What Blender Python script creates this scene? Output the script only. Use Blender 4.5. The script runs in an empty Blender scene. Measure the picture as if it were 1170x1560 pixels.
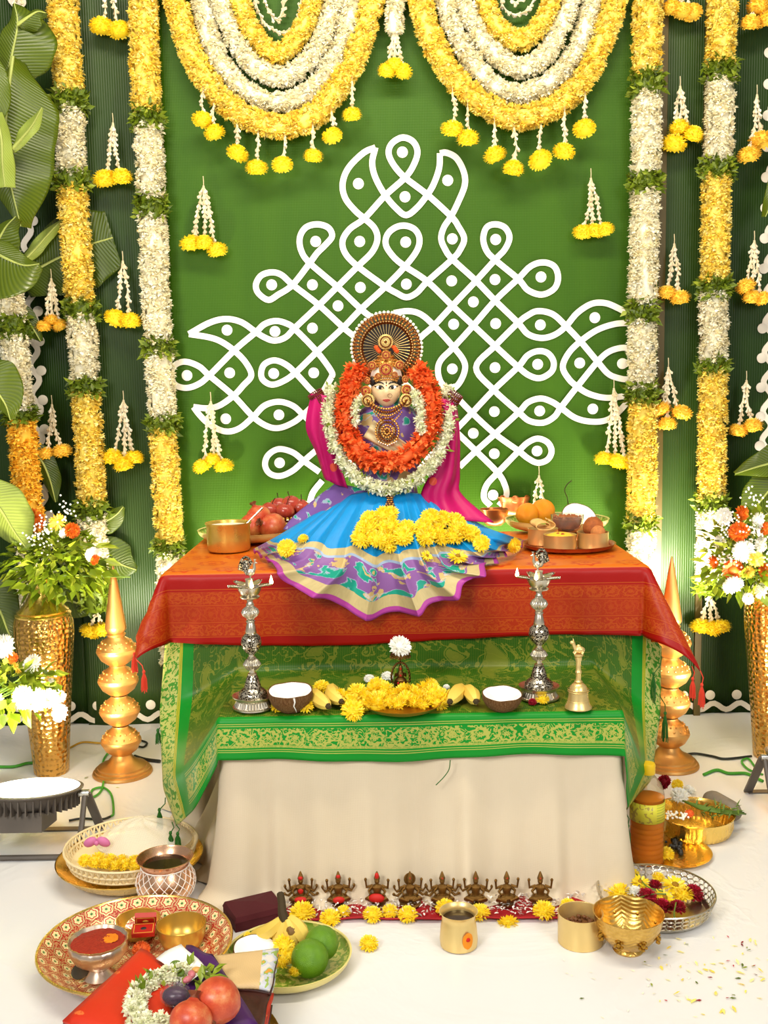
import bpy, bmesh, math, random
import numpy as np
from mathutils import Matrix, Vector

scene = bpy.context.scene
COL = scene.collection
RNG = np.random.default_rng(7)
random.seed(7)
PI = math.pi

# ------------------------------------------------------------------ camera
FPX, IMW, IMH = 1600.0, 1170.0, 1560.0
CAM_H = 1.25
PITCH, ROLL = math.radians(6.7), math.radians(-1.0)
cam_data = bpy.data.cameras.new('camera')
cam = bpy.data.objects.new('camera', cam_data)
COL.objects.link(cam)
CAM_R = Matrix.Rotation(PI / 2 - PITCH, 3, 'X') @ Matrix.Rotation(ROLL, 3, 'Z')
cam.matrix_world = Matrix.Translation((0, 0, CAM_H)) @ CAM_R.to_4x4()
cam_data.sensor_fit = 'VERTICAL'
cam_data.sensor_height = 36.0
cam_data.lens = 36.0 * FPX / IMH
cam_data.clip_start = 0.05
scene.camera = cam

# ------------------------------------------------------------------ light
world = bpy.data.worlds.new('hall_light')
scene.world = world
world.use_nodes = True
world.node_tree.nodes['Background'].inputs['Color'].default_value = (1.0, 0.95, 0.86, 1)
world.node_tree.nodes['Background'].inputs['Strength'].default_value = 0.24

def area_light(name, loc, target, size, size_y, power, color):
    d = bpy.data.lights.new(name, 'AREA')
    d.shape = 'RECTANGLE'; d.size = size; d.size_y = size_y
    d.energy = power; d.color = color
    o = bpy.data.objects.new(name, d); COL.objects.link(o)
    o.location = loc
    o.rotation_euler = (Vector(target) - Vector(loc)).to_track_quat('-Z', 'Y').to_euler()
    return o

def spot_light(name, loc, target, power, color, angle, blend, radius):
    d = bpy.data.lights.new(name, 'SPOT')
    d.energy = power; d.color = color; d.spot_size = math.radians(angle)
    d.spot_blend = blend; d.shadow_soft_size = radius
    o = bpy.data.objects.new(name, d); COL.objects.link(o)
    o.location = loc
    o.rotation_euler = (Vector(target) - Vector(loc)).to_track_quat('-Z', 'Y').to_euler()
    return o

LAMP = (1.0, 0.97, 0.92)
area_light('hall_key_light', (-1.5, -0.4, 2.3), (0.0, 3.2, 1.0), 0.9, 0.9, 52, LAMP)
area_light('hall_fill_light', (1.7, -0.3, 2.2), (0.0, 3.2, 1.0), 0.9, 0.9, 32, LAMP)
area_light('ceiling_wash_light', (0.0, 2.1, 3.3), (0.0, 3.86, 1.7), 2.4, 0.3, 56, (1.0, 0.90, 0.70))
# lights behind the draped table wash the backdrop; unseen strip added for its glow
area_light('added_strip_light', (0.05, 3.70, 0.62), (0.05, 3.86, 0.86), 1.15, 0.05, 9, (1.0, 0.93, 0.76))
spot_light('rear_side_light', (1.04, 3.58, 0.50), (1.09, 3.86, 0.74), 34, (1.0, 0.93, 0.80), 120, 0.8, 0.06)
spot_light('rear_side_light', (-0.84, 3.62, 0.40), (-0.93, 3.86, 0.72), 12, (1.0, 0.93, 0.80), 120, 0.8, 0.06)

vs = scene.view_settings
vs.view_transform = 'Standard'
vs.look = 'None'
vs.exposure = 0.6
vs.gamma = 1.0
vs.use_curve_mapping = False

# ------------------------------------------------------------------ pixel helpers
CAM_P = Vector((0, 0, CAM_H))
def ray(px, py):
    d = Vector(((px - IMW / 2) / FPX, -(py - IMH / 2) / FPX, -1.0))
    return CAM_R @ d
def at_y(px, py, Y):
    d = ray(px, py); return CAM_P + d * (Y / d.y)
def at_z(px, py, Z):
    d = ray(px, py); return CAM_P + d * ((Z - CAM_H) / d.z)
def mpp(p):
    """metres covered by one photo pixel at world point p"""
    v = CAM_R.transposed() @ (Vector(p) - CAM_P)
    return -v.z / FPX

# ------------------------------------------------------------------ materials
class NT:
    def __init__(self, m):
        self.t = m.node_tree; self.n = self.t.nodes
    def new(self, typ, **kw):
        n = self.n.new(typ)
        for k, v in kw.items(): setattr(n, k, v)
        return n
    def put(self, sock, val):
        if val is None: return
        if hasattr(val, 'is_output'): self.t.links.new(val, sock)
        else:
            if sock.type == 'RGBA' and len(val) == 3: val = (*val, 1)
            sock.default_value = val
    def math(self, op, a, b=None, c=None, clamp=False):
        n = self.new('ShaderNodeMath', operation=op); n.use_clamp = clamp
        for i, v in enumerate((a, b, c)):
            if v is not None: self.put(n.inputs[i], v)
        return n.outputs[0]
    def mix(self, fac, a, b, mode='MIX'):
        n = self.new('ShaderNodeMix', data_type='RGBA', blend_type=mode)
        self.put(n.inputs[0], fac); self.put(n.inputs[6], a); self.put(n.inputs[7], b)
        return n.outputs[2]
    def noise(self, scale, detail=3, vec=None, rough=0.5, dist=0.0):
        n = self.new('ShaderNodeTexNoise')
        n.inputs['Scale'].default_value = scale; n.inputs['Detail'].default_value = detail
        n.inputs['Roughness'].default_value = rough; n.inputs['Distortion'].default_value = dist
        self.put(n.inputs['Vector'], vec if vec is not None else self.coord())
        return n.outputs[0]
    def voronoi(self, scale, vec=None, feature='F1', out='Distance', rand=1.0):
        n = self.new('ShaderNodeTexVoronoi', feature=feature)
        n.inputs['Scale'].default_value = scale; n.inputs['Randomness'].default_value = rand
        self.put(n.inputs['Vector'], vec if vec is not None else self.coord())
        return n.outputs[out]
    def coord(self, which='Object'):
        return self.new('ShaderNodeTexCoord').outputs[which]
    def uv(self):
        s = self.new('ShaderNodeSeparateXYZ'); self.put(s.inputs[0], self.coord('UV'))
        return s.outputs[0], s.outputs[1]
    def xyz(self, vec=None):
        s = self.new('ShaderNodeSeparateXYZ'); self.put(s.inputs[0], vec if vec is not None else self.coord())
        return s.outputs[0], s.outputs[1], s.outputs[2]
    def vec(self, x, y, z=0.0):
        c = self.new('ShaderNodeCombineXYZ')
        for i, v in enumerate((x, y, z)): self.put(c.inputs[i], v)
        return c.outputs[0]
    def ramp(self, fac, stops, interp='LINEAR'):
        n = self.new('ShaderNodeValToRGB'); n.color_ramp.interpolation = interp
        e = n.color_ramp.elements
        while len(e) < len(stops): e.new(0.5)
        for i, (p, c) in enumerate(stops):
            e[i].position = p; e[i].color = (*c, 1) if len(c) == 3 else c
        self.put(n.inputs[0], fac)
        return n.outputs[0]
    def attr(self, name):
        n = self.new('ShaderNodeAttribute'); n.attribute_name = name
        return n.outputs['Fac']
    def band(self, x, lo, hi, soft=0.0005):
        a = self.math('GREATER_THAN', x, lo); b = self.math('LESS_THAN', x, hi)
        return self.math('MULTIPLY', a, b)
    def bump(self, h, strength=0.3, dist=0.002):
        n = self.new('ShaderNodeBump'); n.inputs['Strength'].default_value = strength
        n.inputs['Distance'].default_value = dist
        self.put(n.inputs['Height'], h); return n.outputs[0]

def s2l(c):
    """0-255 sRGB triple to linear"""
    r = []
    for v in c:
        v = v / 255.0
        r.append(v / 12.92 if v <= 0.04045 else ((v + 0.055) / 1.055) ** 2.4)
    return tuple(r)

MATS = {}
def mat(name, color=None, rough=0.5, metal=0.0, sheen=0.0, trans=0.0, coat=0.0,
        emit=None, emit_s=0.0, fn=None, spec=0.5, ior=1.45, alpha=1.0, transluc=0.0, vary=0.0, vscale=20):
    """Principled material; color is sRGB 0-255. fn(nt, bsdf) may add nodes."""
    m = bpy.data.materials.new(name); m.use_nodes = True
    nt = NT(m); b = nt.n['Principled BSDF']
    b.inputs['Roughness'].default_value = rough
    b.inputs['Metallic'].default_value = metal
    b.inputs['IOR'].default_value = ior
    b.inputs['Specular IOR Level'].default_value = spec
    b.inputs['Transmission Weight'].default_value = trans
    b.inputs['Coat Weight'].default_value = coat
    b.inputs['Sheen Weight'].default_value = sheen
    b.inputs['Alpha'].default_value = alpha
    if color is not None:
        lin = s2l(color)
        if vary > 0:
            f = nt.noise(vscale, 4)
            lo = tuple(max(0, v * (1 - vary)) for v in lin); hi = tuple(min(1, v * (1 + vary)) for v in lin)
            nt.put(b.inputs['Base Color'], nt.mix(nt.math('MULTIPLY_ADD', f, 2.0, -0.5, clamp=True), lo, hi))
        else:
            b.inputs['Base Color'].default_value = (*lin, 1)
    if emit is not None:
        b.inputs['Emission Color'].default_value = (*s2l(emit), 1)
        b.inputs['Emission Strength'].default_value = emit_s
    if fn: fn(nt, b)
    if transluc > 0:
        tr = nt.new('ShaderNodeBsdfTranslucent')
        src = b.inputs['Base Color']
        if src.is_linked: nt.t.links.new(src.links[0].from_socket, tr.inputs[0])
        else: tr.inputs[0].default_value = src.default_value
        mx = nt.new('ShaderNodeMixShader'); mx.inputs[0].default_value = transluc
        nt.t.links.new(b.outputs[0], mx.inputs[1]); nt.t.links.new(tr.outputs[0], mx.inputs[2])
        nt.t.links.new(mx.outputs[0], nt.n['Material Output'].inputs[0])
    MATS[name] = m
    return m

def petal_fn(c0, c1, c2=None):
    """colour varies per blossom through the mesh attribute 'tone'"""
    def fn(nt, b):
        st = [(0.0, s2l(c0)), (1.0, s2l(c1))] if c2 is None else [(0.0, s2l(c0)), (0.55, s2l(c1)), (1.0, s2l(c2))]
        nt.put(b.inputs['Base Color'], nt.ramp(nt.attr('tone'), st))
    return fn

# ------------------------------------------------------------------ objects
def tag(o, label=None, cat=None, group=None, kind=None):
    if label: o['label'] = label
    if cat: o['category'] = cat
    if group: o['group'] = group
    if kind: o['kind'] = kind
    return o

def thing(name, label, cat, loc=(0, 0, 0), rz=0.0, group=None, kind=None):
    o = bpy.data.objects.new(name, None)
    o.empty_display_size = 0.05
    COL.objects.link(o)
    o.location = loc; o.rotation_euler = (0, 0, rz)
    return tag(o, label, cat, group, kind)

class MB:
    """collects geometry for one mesh object"""
    def __init__(self):
        self.v = []; self.f = []; self.mi = []; self.uv = []; self.n = 0
        self.tone = None
    def add(self, verts, faces, mi=0, uv=None):
        verts = np.asarray(verts, float)
        self.v.append(verts)
        off = self.n
        for fc in faces: self.f.append([i + off for i in fc])
        self.mi += [mi] * len(faces)
        self.uv.append(np.zeros((len(verts), 2)) if uv is None else np.asarray(uv, float))
        self.n += len(verts)
        return self
    def lathe(self, prof, n=32, c=(0, 0, 0), mi=0, mod=None, M=None, close=False):
        """prof: list of (r, z) bottom to top; r may be 0 at the ends"""
        verts = []; faces = []; idx = []; uvs = []
        for k, (r, z) in enumerate(prof):
            if r < 1e-6:
                idx.append([len(verts)]); verts.append((0, 0, z)); uvs.append((0, k / max(1, len(prof) - 1)))
            else:
                row = []
                for j in range(n):
                    a = 2 * PI * j / n
                    rr = r if mod is None else r * mod(a, z, k)
                    row.append(len(verts)); verts.append((rr * math.cos(a), rr * math.sin(a), z))
                    uvs.append((j / n, k / max(1, len(prof) - 1)))
                idx.append(row)
        for a, b in zip(idx[:-1], idx[1:]):
            if len(a) == 1 and len(b) == 1: continue
            for j in range(n):
                j2 = (j + 1) % n
                if len(a) == 1: faces.append((a[0], b[j2], b[j]))
                elif len(b) == 1: faces.append((a[j], a[j2], b[0]))
                else: faces.append((a[j], a[j2], b[j2], b[j]))
        if close and len(idx[0]) > 1 and len(idx[-1]) > 1:
            a, b = idx[-1], idx[0]
            for j in range(n):
                j2 = (j + 1) % n; faces.append((a[j], a[j2], b[j2], b[j]))
        V = np.array(verts)
        if M is not None:
            V = V @ np.array(M.to_3x3()).T + np.array(M.to_translation())
        return self.add(V + np.array(c), faces, mi, uvs)
    def tube(self, pts, rad, n=8, mi=0, caps=True, closed=False):
        P = [Vector(p) for p in pts]; N = len(P)
        R = [rad] * N if np.isscalar(rad) else list(rad)
        verts = []; faces = []
        up = None
        for i in range(N):
            if closed: t = (P[(i + 1) % N] - P[i - 1])
            else: t = P[min(i + 1, N - 1)] - P[max(i - 1, 0)]
            if t.length < 1e-9: t = Vector((0, 0, 1))
            t.normalize()
            if up is None:
                up = Vector((0, 0, 1)) if abs(t.z) < 0.9 else Vector((1, 0, 0))
            s = t.cross(up)
            if s.length < 1e-5: s = t.orthogonal()
            s.normalize(); up = s.cross(t).normalized()
            for j in range(n):
                a = 2 * PI * j / n
                verts.append(P[i] + (s * math.cos(a) + up * math.sin(a)) * R[i])
        for i in range(N if closed else N - 1):
            i2 = (i + 1) % N
            for j in range(n):
                j2 = (j + 1) % n
                faces.append((i * n + j, i * n + j2, i2 * n + j2, i2 * n + j))
        if caps and not closed:
            faces.append(tuple(range(n - 1, -1, -1)))
            faces.append(tuple((N - 1) * n + j for j in range(n)))
        return self.add([tuple(v) for v in verts], faces, mi)
    def box(self, lo, hi, mi=0, M=None):
        (a, b, c), (d, e, f) = lo, hi
        V = np.array([(a, b, c), (d, b, c), (d, e, c), (a, e, c), (a, b, f), (d, b, f), (d, e, f), (a, e, f)], float)
        if M is not None: V = V @ np.array(M.to_3x3()).T + np.array(M.to_translation())
        return self.add(V, [(3, 2, 1, 0), (4, 5, 6, 7), (0, 1, 5, 4), (1, 2, 6, 5), (2, 3, 7, 6), (3, 0, 4, 7)], mi)
    def ball(self, c, r, n=12, m=8, mi=0, M=None):
        """r scalar or (rx, ry, rz)"""
        rx, ry, rz = (r, r, r) if np.isscalar(r) else r
        prof = [(math.cos(a), math.sin(a)) for a in np.linspace(-PI / 2, PI / 2, m + 1)]
        prof[0] = (0, -1); prof[-1] = (0, 1)
        S = Matrix.Diagonal((rx, ry, rz, 1))
        if M is not None: S = M @ S
        return self.lathe(prof, n, c, mi, M=S)
    def grid(self, P, mi=0, uv=None, wrap=False):
        """P array (rows, cols, 3)"""
        P = np.asarray(P, float); R, C = P.shape[:2]
        faces = []
        for i in range(R - 1):
            for j in range(C if wrap else C - 1):
                j2 = (j + 1) % C
                faces.append((i * C + j, i * C + j2, (i + 1) * C + j2, (i + 1) * C + j))
        if uv is None:
            u, v = np.meshgrid(np.linspace(0, 1, C), np.linspace(0, 1, R)); uv = np.stack([u, v], -1)
        return self.add(P.reshape(-1, 3), faces, mi, np.asarray(uv).reshape(-1, 2))
    def scatter(self, tv, tf, A, L, mi=0, tone=None):
        """many copies of a small template: A (N,3,3) matrices, L (N,3) places"""
        tv = np.asarray(tv, float); N = len(L); k = len(tv)
        V = np.einsum('nij,kj->nki', A, tv) + L[:, None, :]
        off = self.n
        for fc in tf:
            fa = np.asarray(fc)[None, :] + (np.arange(N) * k)[:, None] + off
            self.f += fa.tolist(); self.mi += [mi] * N
        self.v.append(V.reshape(-1, 3)); self.uv.append(np.zeros((N * k, 2)))
        if tone is not None:
            if self.tone is None: self.tone = {}
            self.tone[off] = np.repeat(np.asarray(tone, float), k)
        self.n += N * k
        return self
    def mesh(self, name, mats, smooth=True, angle=40):
        me = bpy.data.meshes.new(name)
        V = np.concatenate(self.v) if self.v else np.zeros((0, 3))
        lens = np.fromiter((len(f) for f in self.f), int, len(self.f))
        loops = np.fromiter((i for f in self.f for i in f), int, int(lens.sum()))
        me.vertices.add(len(V)); me.vertices.foreach_set('co', V.ravel())
        me.loops.add(len(loops)); me.loops.foreach_set('vertex_index', loops)
        me.polygons.add(len(lens))
        st = np.concatenate([[0], np.cumsum(lens)[:-1]]) if len(lens) else np.zeros(0, int)
        me.polygons.foreach_set('loop_start', st); me.polygons.foreach_set('loop_total', lens)
        if not isinstance(mats, (list, tuple)): mats = [mats]
        for m in mats: me.materials.append(MATS[m] if isinstance(m, str) else m)
        me.polygons.foreach_set('material_index', np.array(self.mi, int))
        me.polygons.foreach_set('use_smooth', np.full(len(lens), smooth))
        UV = np.concatenate(self.uv)
        if np.any(UV):
            ul = me.uv_layers.new(name='UVMap'); ul.data.foreach_set('uv', UV[loops].ravel())
        if self.tone is not None:
            t = np.full(len(V), 0.5)
            for o, a in self.tone.items(): t[o:o + len(a)] = a
            at = me.attributes.new('tone', 'FLOAT', 'POINT'); at.data.foreach_set('value', t)
        me.update(calc_edges=True); me.validate(clean_customdata=False)
        if smooth and angle < 180: me.set_sharp_from_angle(angle=math.radians(angle))
        return me
    def build(self, name, mats, parent=None, loc=(0, 0, 0), rot=(0, 0, 0), smooth=True, angle=40, base=False):
        """base=True: geometry is in world space; put the origin at its foot"""
        if base:
            V = np.concatenate(self.v); c = (V.min(0) + V.max(0)) / 2; c[2] = V[:, 2].min()
            self.v = [a - c for a in self.v]; loc = tuple(c)
        return link(name, self.mesh(name, mats, smooth, angle), parent, loc, rot)

def link(name, me, parent=None, loc=(0, 0, 0), rot=(0, 0, 0), scale=1.0):
    o = bpy.data.objects.new(name, me); COL.objects.link(o)
    if parent is not None: o.parent = parent
    o.location = loc; o.rotation_euler = rot
    o.scale = (scale,) * 3 if np.isscalar(scale) else scale
    return o

def copy_tree(o, parent=None, loc=None, rz=None, label=None):
    c = o.copy(); COL.objects.link(c); c.parent = parent
    if loc is not None: c.location = loc
    if rz is not None: c.rotation_euler = (0, 0, rz)
    if label: c['label'] = label
    for ch in list(o.children): copy_tree(ch, c)
    return c

def solid(o, t, offset=-1.0):
    m = o.modifiers.new('thickness', 'SOLIDIFY'); m.thickness = t; m.offset = offset
    return o
def subsurf(o, n=1):
    m = o.modifiers.new('smooth', 'SUBSURF'); m.levels = n; m.render_levels = n
    return o

def catmull(pts, per=8, closed=False):
    P = [np.array(p, float) for p in pts]; n = len(P); out = []
    rng = range(n) if closed else range(n - 1)
    for i in rng:
        p0 = P[(i - 1) % n] if closed or i > 0 else 2 * P[0] - P[1]
        p1 = P[i]; p2 = P[(i + 1) % n]
        p3 = P[(i + 2) % n] if closed or i + 2 < n else 2 * P[-1] - P[-2]
        for k in range(per):
            t = k / per
            out.append(0.5 * ((2 * p1) + (-p0 + p2) * t + (2 * p0 - 5 * p1 + 4 * p2 - p3) * t * t + (-p0 + 3 * p1 - 3 * p2 + p3) * t ** 3))
    if not closed: out.append(P[-1])
    return np.array(out)

def resample(P, n):
    P = np.asarray(P, float); d = np.r_[0, np.cumsum(np.linalg.norm(np.diff(P, axis=0), axis=1))]
    s = np.linspace(0, d[-1], n)
    return np.stack([np.interp(s, d, P[:, k]) for k in range(P.shape[1])], 1)

def frames(dirs, spin=None):
    """(N,3) unit directions -> (N,3,3) matrices whose z column is the direction"""
    d = dirs / np.linalg.norm(dirs, axis=1, keepdims=True)
    ref = np.where(np.abs(d[:, 2:3]) < 0.9, np.array([[0, 0, 1.0]]), np.array([[1.0, 0, 0]]))
    x = np.cross(ref, d); x /= np.linalg.norm(x, axis=1, keepdims=True)
    y = np.cross(d, x)
    if spin is not None:
        c = np.cos(spin)[:, None]; s = np.sin(spin)[:, None]
        x, y = x * c + y * s, y * c - x * s
    return np.stack([x, y, d], -1)

# small templates: petal and leaflet grow along +z, facing +y
PETAL_V = [(-0.12, 0, 0), (0.12, 0, 0), (0.5, 0.12, 0.62), (0.0, 0.02, 1.0), (-0.5, 0.12, 0.62)]
PETAL_F = [(0, 1, 2, 4), (4, 2, 3)]
LEAF_V = [(0, 0, 0), (0.5, 0.1, 0.45), (0, 0.0, 1.0), (-0.5, 0.1, 0.45), (0, -0.04, 0.5)]
LEAF_F = [(0, 1, 4), (1, 2, 4), (2, 3, 4), (3, 0, 4)]
def scale_mats(A, sx, sy, sz):
    S = np.stack([np.broadcast_to(sx, len(A)), np.broadcast_to(sy, len(A)), np.broadcast_to(sz, len(A))], 1)
    return A * S[:, None, :]

def rand_dirs(n):
    d = RNG.normal(size=(n, 3)); return d / np.linalg.norm(d, axis=1, keepdims=True)

# ------------------------------------------------------------------ shared materials
Y0, Y1, Y2 = (255, 196, 8), (255, 222, 20), (255, 238, 92)
mat('petal_yellow', fn=petal_fn((255, 221, 84), (255, 233, 112), (255, 244, 172)), rough=0.6, transluc=0.16)
mat('petal_cream', fn=petal_fn((246, 234, 192), (253, 247, 222), (255, 253, 242)), rough=0.6, transluc=0.16)
mat('petal_amber', fn=petal_fn((251, 194, 48), (255, 212, 72), (255, 229, 120)), rough=0.6, transluc=0.16)
mat('petal_lemon', fn=petal_fn((254, 212, 18), (255, 228, 40), (255, 238, 100)), rough=0.6, transluc=0.2)
mat('petal_orange', fn=petal_fn((236, 92, 30), (248, 122, 52), (255, 152, 84)), rough=0.6, transluc=0.16)
mat('petal_white', fn=petal_fn((230, 230, 215), (250, 250, 244), (255, 255, 252)), rough=0.6, transluc=0.16)
mat('petal_jasmine', fn=petal_fn((226, 230, 186), (246, 246, 218), (254, 253, 240)), rough=0.55, transluc=0.16)
mat('petal_crimson', fn=petal_fn((110, 8, 22), (165, 18, 40), (205, 40, 70)), rough=0.6, transluc=0.2)
mat('petal_rust', fn=petal_fn((205, 80, 10), (232, 112, 20), (250, 160, 50)), rough=0.6, transluc=0.2)
mat('leaf_dark', fn=petal_fn((70, 90, 12), (108, 128, 24), (160, 172, 54)), rough=0.45, transluc=0.2)
mat('leaf_fresh', fn=petal_fn((84, 108, 14), (132, 154, 30), (188, 200, 66)), rough=0.4, transluc=0.16)
mat('stem_green', (92, 120, 40), rough=0.5)
mat('bud_ivory', fn=petal_fn((226, 208, 168), (242, 230, 200), (250, 244, 226)), rough=0.55, transluc=0.2)
mat('flower_eye', (150, 110, 10), rough=0.8)

def metal(name, col, rough=0.3, bump=0.0, bscale=60, vary=0.15, mt=1.0):
    def fn(nt, b):
        lin = s2l(col)
        f = nt.noise(9, 4)
        nt.put(b.inputs['Base Color'], nt.mix(f, tuple(v * (1 - vary) for v in lin), tuple(min(1, v * (1 + vary)) for v in lin)))
        r = nt.math('MULTIPLY_ADD', nt.noise(30, 3), 0.2, rough - 0.1, clamp=True)
        nt.put(b.inputs['Roughness'], r)
        if bump: nt.put(b.inputs['Normal'], nt.bump(nt.noise(bscale, 3), bump, 0.002))
    return mat(name, col, rough=rough, metal=mt, fn=fn)
metal('brass', (216, 180, 86), 0.30, mt=0.75)
metal('brass_light', (232, 204, 136), 0.36, mt=0.75)
metal('brass_dark', (176, 134, 52), 0.34)
metal('gold_bright', (242, 204, 112), 0.27)
metal('gold_matte', (218, 168, 100), 0.46)
metal('copper', (186, 108, 62), 0.3, mt=0.85)
metal('copper_rose', (232, 184, 148), 0.27)
metal('silver', (206, 198, 180), 0.3)
metal('silver_rose', (226, 204, 184), 0.3)
metal('silver_dark', (96, 88, 74), 0.45)
metal('bronze_old', (112, 84, 44), 0.42, bump=0.4, bscale=220)
metal('steel', (210, 208, 200), 0.25)
mat('black_plastic', (34, 32, 30), rough=0.5)
mat('grey_housing', (92, 84, 76), rough=0.45, vary=0.1)
mat('milk', (250, 246, 236), rough=0.3)
mat('white_cloth_plain', (238, 230, 214), rough=0.85)
mat('coconut_flesh', (250, 246, 238), rough=0.5, vary=0.05, vscale=60)
mat('maroon_velvet', (70, 4, 14), rough=0.85)
mat('paper_white', (248, 246, 240), rough=0.7)
mat('dark_liquid', (36, 14, 6), rough=0.12)

# ------------------------------------------------------------------ floor and backdrop
BACK_Y = 3.86
def floor_fn(nt, b):
    x, y, z = nt.xyz()
    n1 = nt.noise(1.6, 5, rough=0.55, dist=1.2)
    n2 = nt.noise(7, 4, rough=0.6, dist=0.6)
    nt.put(b.inputs['Base Color'], nt.mix(nt.noise(2.2, 4), s2l((222, 221, 221)), s2l((233, 232, 232))))
    crease = nt.math('ABSOLUTE', nt.math('SUBTRACT', n1, 0.5))
    crease = nt.math('MULTIPLY', nt.math('SUBTRACT', 0.05, crease, clamp=True), 9.0)
    h = nt.math('ADD', nt.math('MULTIPLY', n2, 0.5), crease)
    nt.put(b.inputs['Normal'], nt.bump(h, 0.24, 0.008))
mat('floor_sheet', rough=0.3, fn=floor_fn, spec=0.4)
b = MB()
nx, ny = 90, 110
xs = np.linspace(-3.2, 3.2, nx); ys = np.linspace(-1.5, BACK_Y + 0.6, ny)
X, Y = np.meshgrid(xs, ys)
Z = 0.0 * X
b.grid(np.stack([X, Y, Z], -1))
fl = b.build('floor', 'floor_sheet'); tag(fl, 'white plastic sheet spread over the floor', 'floor', kind='structure')

def panel_fn(c0, c1, pitch, weave):
    def fn(nt, b):
        x, y, z = nt.xyz()
        big = nt.noise(1.1, 3)
        st = nt.noise(14, 3, vec=nt.vec(x, 0.0, nt.math('MULTIPLY', z, 0.06)))
        col = nt.mix(nt.math('MULTIPLY_ADD', st, 0.6, nt.math('MULTIPLY', big, 0.4)), s2l(c0), s2l(c1))
        nt.put(b.inputs['Base Color'], col)
        rib = nt.math('SINE', nt.math('MULTIPLY', x, 2 * PI / pitch))
        if weave:
            w = nt.math('SINE', nt.math('MULTIPLY', z, 2 * PI / 0.009))
            rib = nt.math('ADD', nt.math('MULTIPLY', rib, 0.5), nt.math('MULTIPLY', w, 0.35))
        nt.put(b.inputs['Normal'], nt.bump(rib, 0.32, 0.0011))
    return fn
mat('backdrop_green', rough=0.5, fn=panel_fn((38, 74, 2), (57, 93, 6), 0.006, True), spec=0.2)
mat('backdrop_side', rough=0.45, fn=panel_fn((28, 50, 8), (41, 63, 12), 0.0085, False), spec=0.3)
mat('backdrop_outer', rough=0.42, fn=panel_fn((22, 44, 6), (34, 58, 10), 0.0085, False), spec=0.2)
mat('chalk_white', (246, 240, 226), rough=0.8)
mat('chalk_grey', (214, 206, 192), rough=0.8)

bd = thing('backdrop', 'tall green fabric backdrop with white looped kolam line drawing and dots', 'backdrop', (0, BACK_Y, 0))
def panel(x0, x1, y, wav, m, seed):
    b = MB(); n = max(24, int((x1 - x0) / 0.02)); xs = np.linspace(x0, x1, n); zs = np.linspace(0, 3.1, 24)
    X, Z = np.meshgrid(xs, zs)
    r = np.random.default_rng(seed); ph = r.uniform(0, 6, 4)
    D = wav * (np.sin(X * 9 + ph[0]) + 0.6 * np.sin(X * 21 + ph[1] + Z * 0.4))
    edge = np.minimum(X - x0, x1 - X)
    D = D * np.clip(edge / 0.08, 0, 1)
    b.grid(np.stack([X, y + D, Z], -1))
    return solid(b.build('panel', m, bd), 0.012, -1.0)
def bx(px, py=600): return at_y(px, py, BACK_Y).x
cl, cr = bx(262), bx(1003)
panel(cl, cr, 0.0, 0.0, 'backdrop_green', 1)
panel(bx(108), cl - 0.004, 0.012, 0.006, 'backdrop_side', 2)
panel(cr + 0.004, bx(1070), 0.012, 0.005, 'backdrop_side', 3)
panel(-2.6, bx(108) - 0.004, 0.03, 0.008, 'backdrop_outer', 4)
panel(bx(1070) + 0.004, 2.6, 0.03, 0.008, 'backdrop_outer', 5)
mat('seam_ochre', (78, 64, 10), rough=0.5)
for x in (cl - 0.006, cr + 0.006, bx(1070)):
    m_ = MB(); m_.box((x - 0.012, -0.004, 0), (x + 0.012, 0.008, 3.1)); m_.build('seam_strip', 'seam_ochre', bd)

def ribbon(b, P, w, y0, t=0.0025, closed=False, rise=0.0):
    """flat painted line on the backdrop: P (N,2) in x,z; front at y0-t"""
    P = np.asarray(P, float); N = len(P)
    T = np.gradient(P, axis=0)
    if closed: T = np.roll(P, -1, 0) - np.roll(P, 1, 0)
    T /= np.linalg.norm(T, axis=1, keepdims=True) + 1e-9
    Nn = np.stack([-T[:, 1], T[:, 0]], 1)
    L = P + Nn * w / 2; R = P - Nn * w / 2
    rows = [np.stack([L[:, 0], np.full(N, y0), L[:, 1]], 1), np.stack([L[:, 0], np.full(N, y0 - t), L[:, 1]], 1),
            np.stack([R[:, 0], np.full(N, y0 - t), R[:, 1]], 1), np.stack([R[:, 0], np.full(N, y0), R[:, 1]], 1)]
    G = np.stack(rows, 0); G[:, :, 1] -= np.linspace(0, rise, N)[None, :]
    b.grid(G.transpose(1, 0, 2), wrap=False)
def disc(r, t=0.003, n=20):
    b = MB(); M = Matrix.Rotation(PI / 2, 4, 'X')
    b.lathe([(0, 0), (r, 0), (r, t * 0.8), (r * 0.96, t), (0, t)], n, M=M); return b
def bpt(px, py):
    p = at_y(px, py, BACK_Y); return (p.x, p.z)
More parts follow.
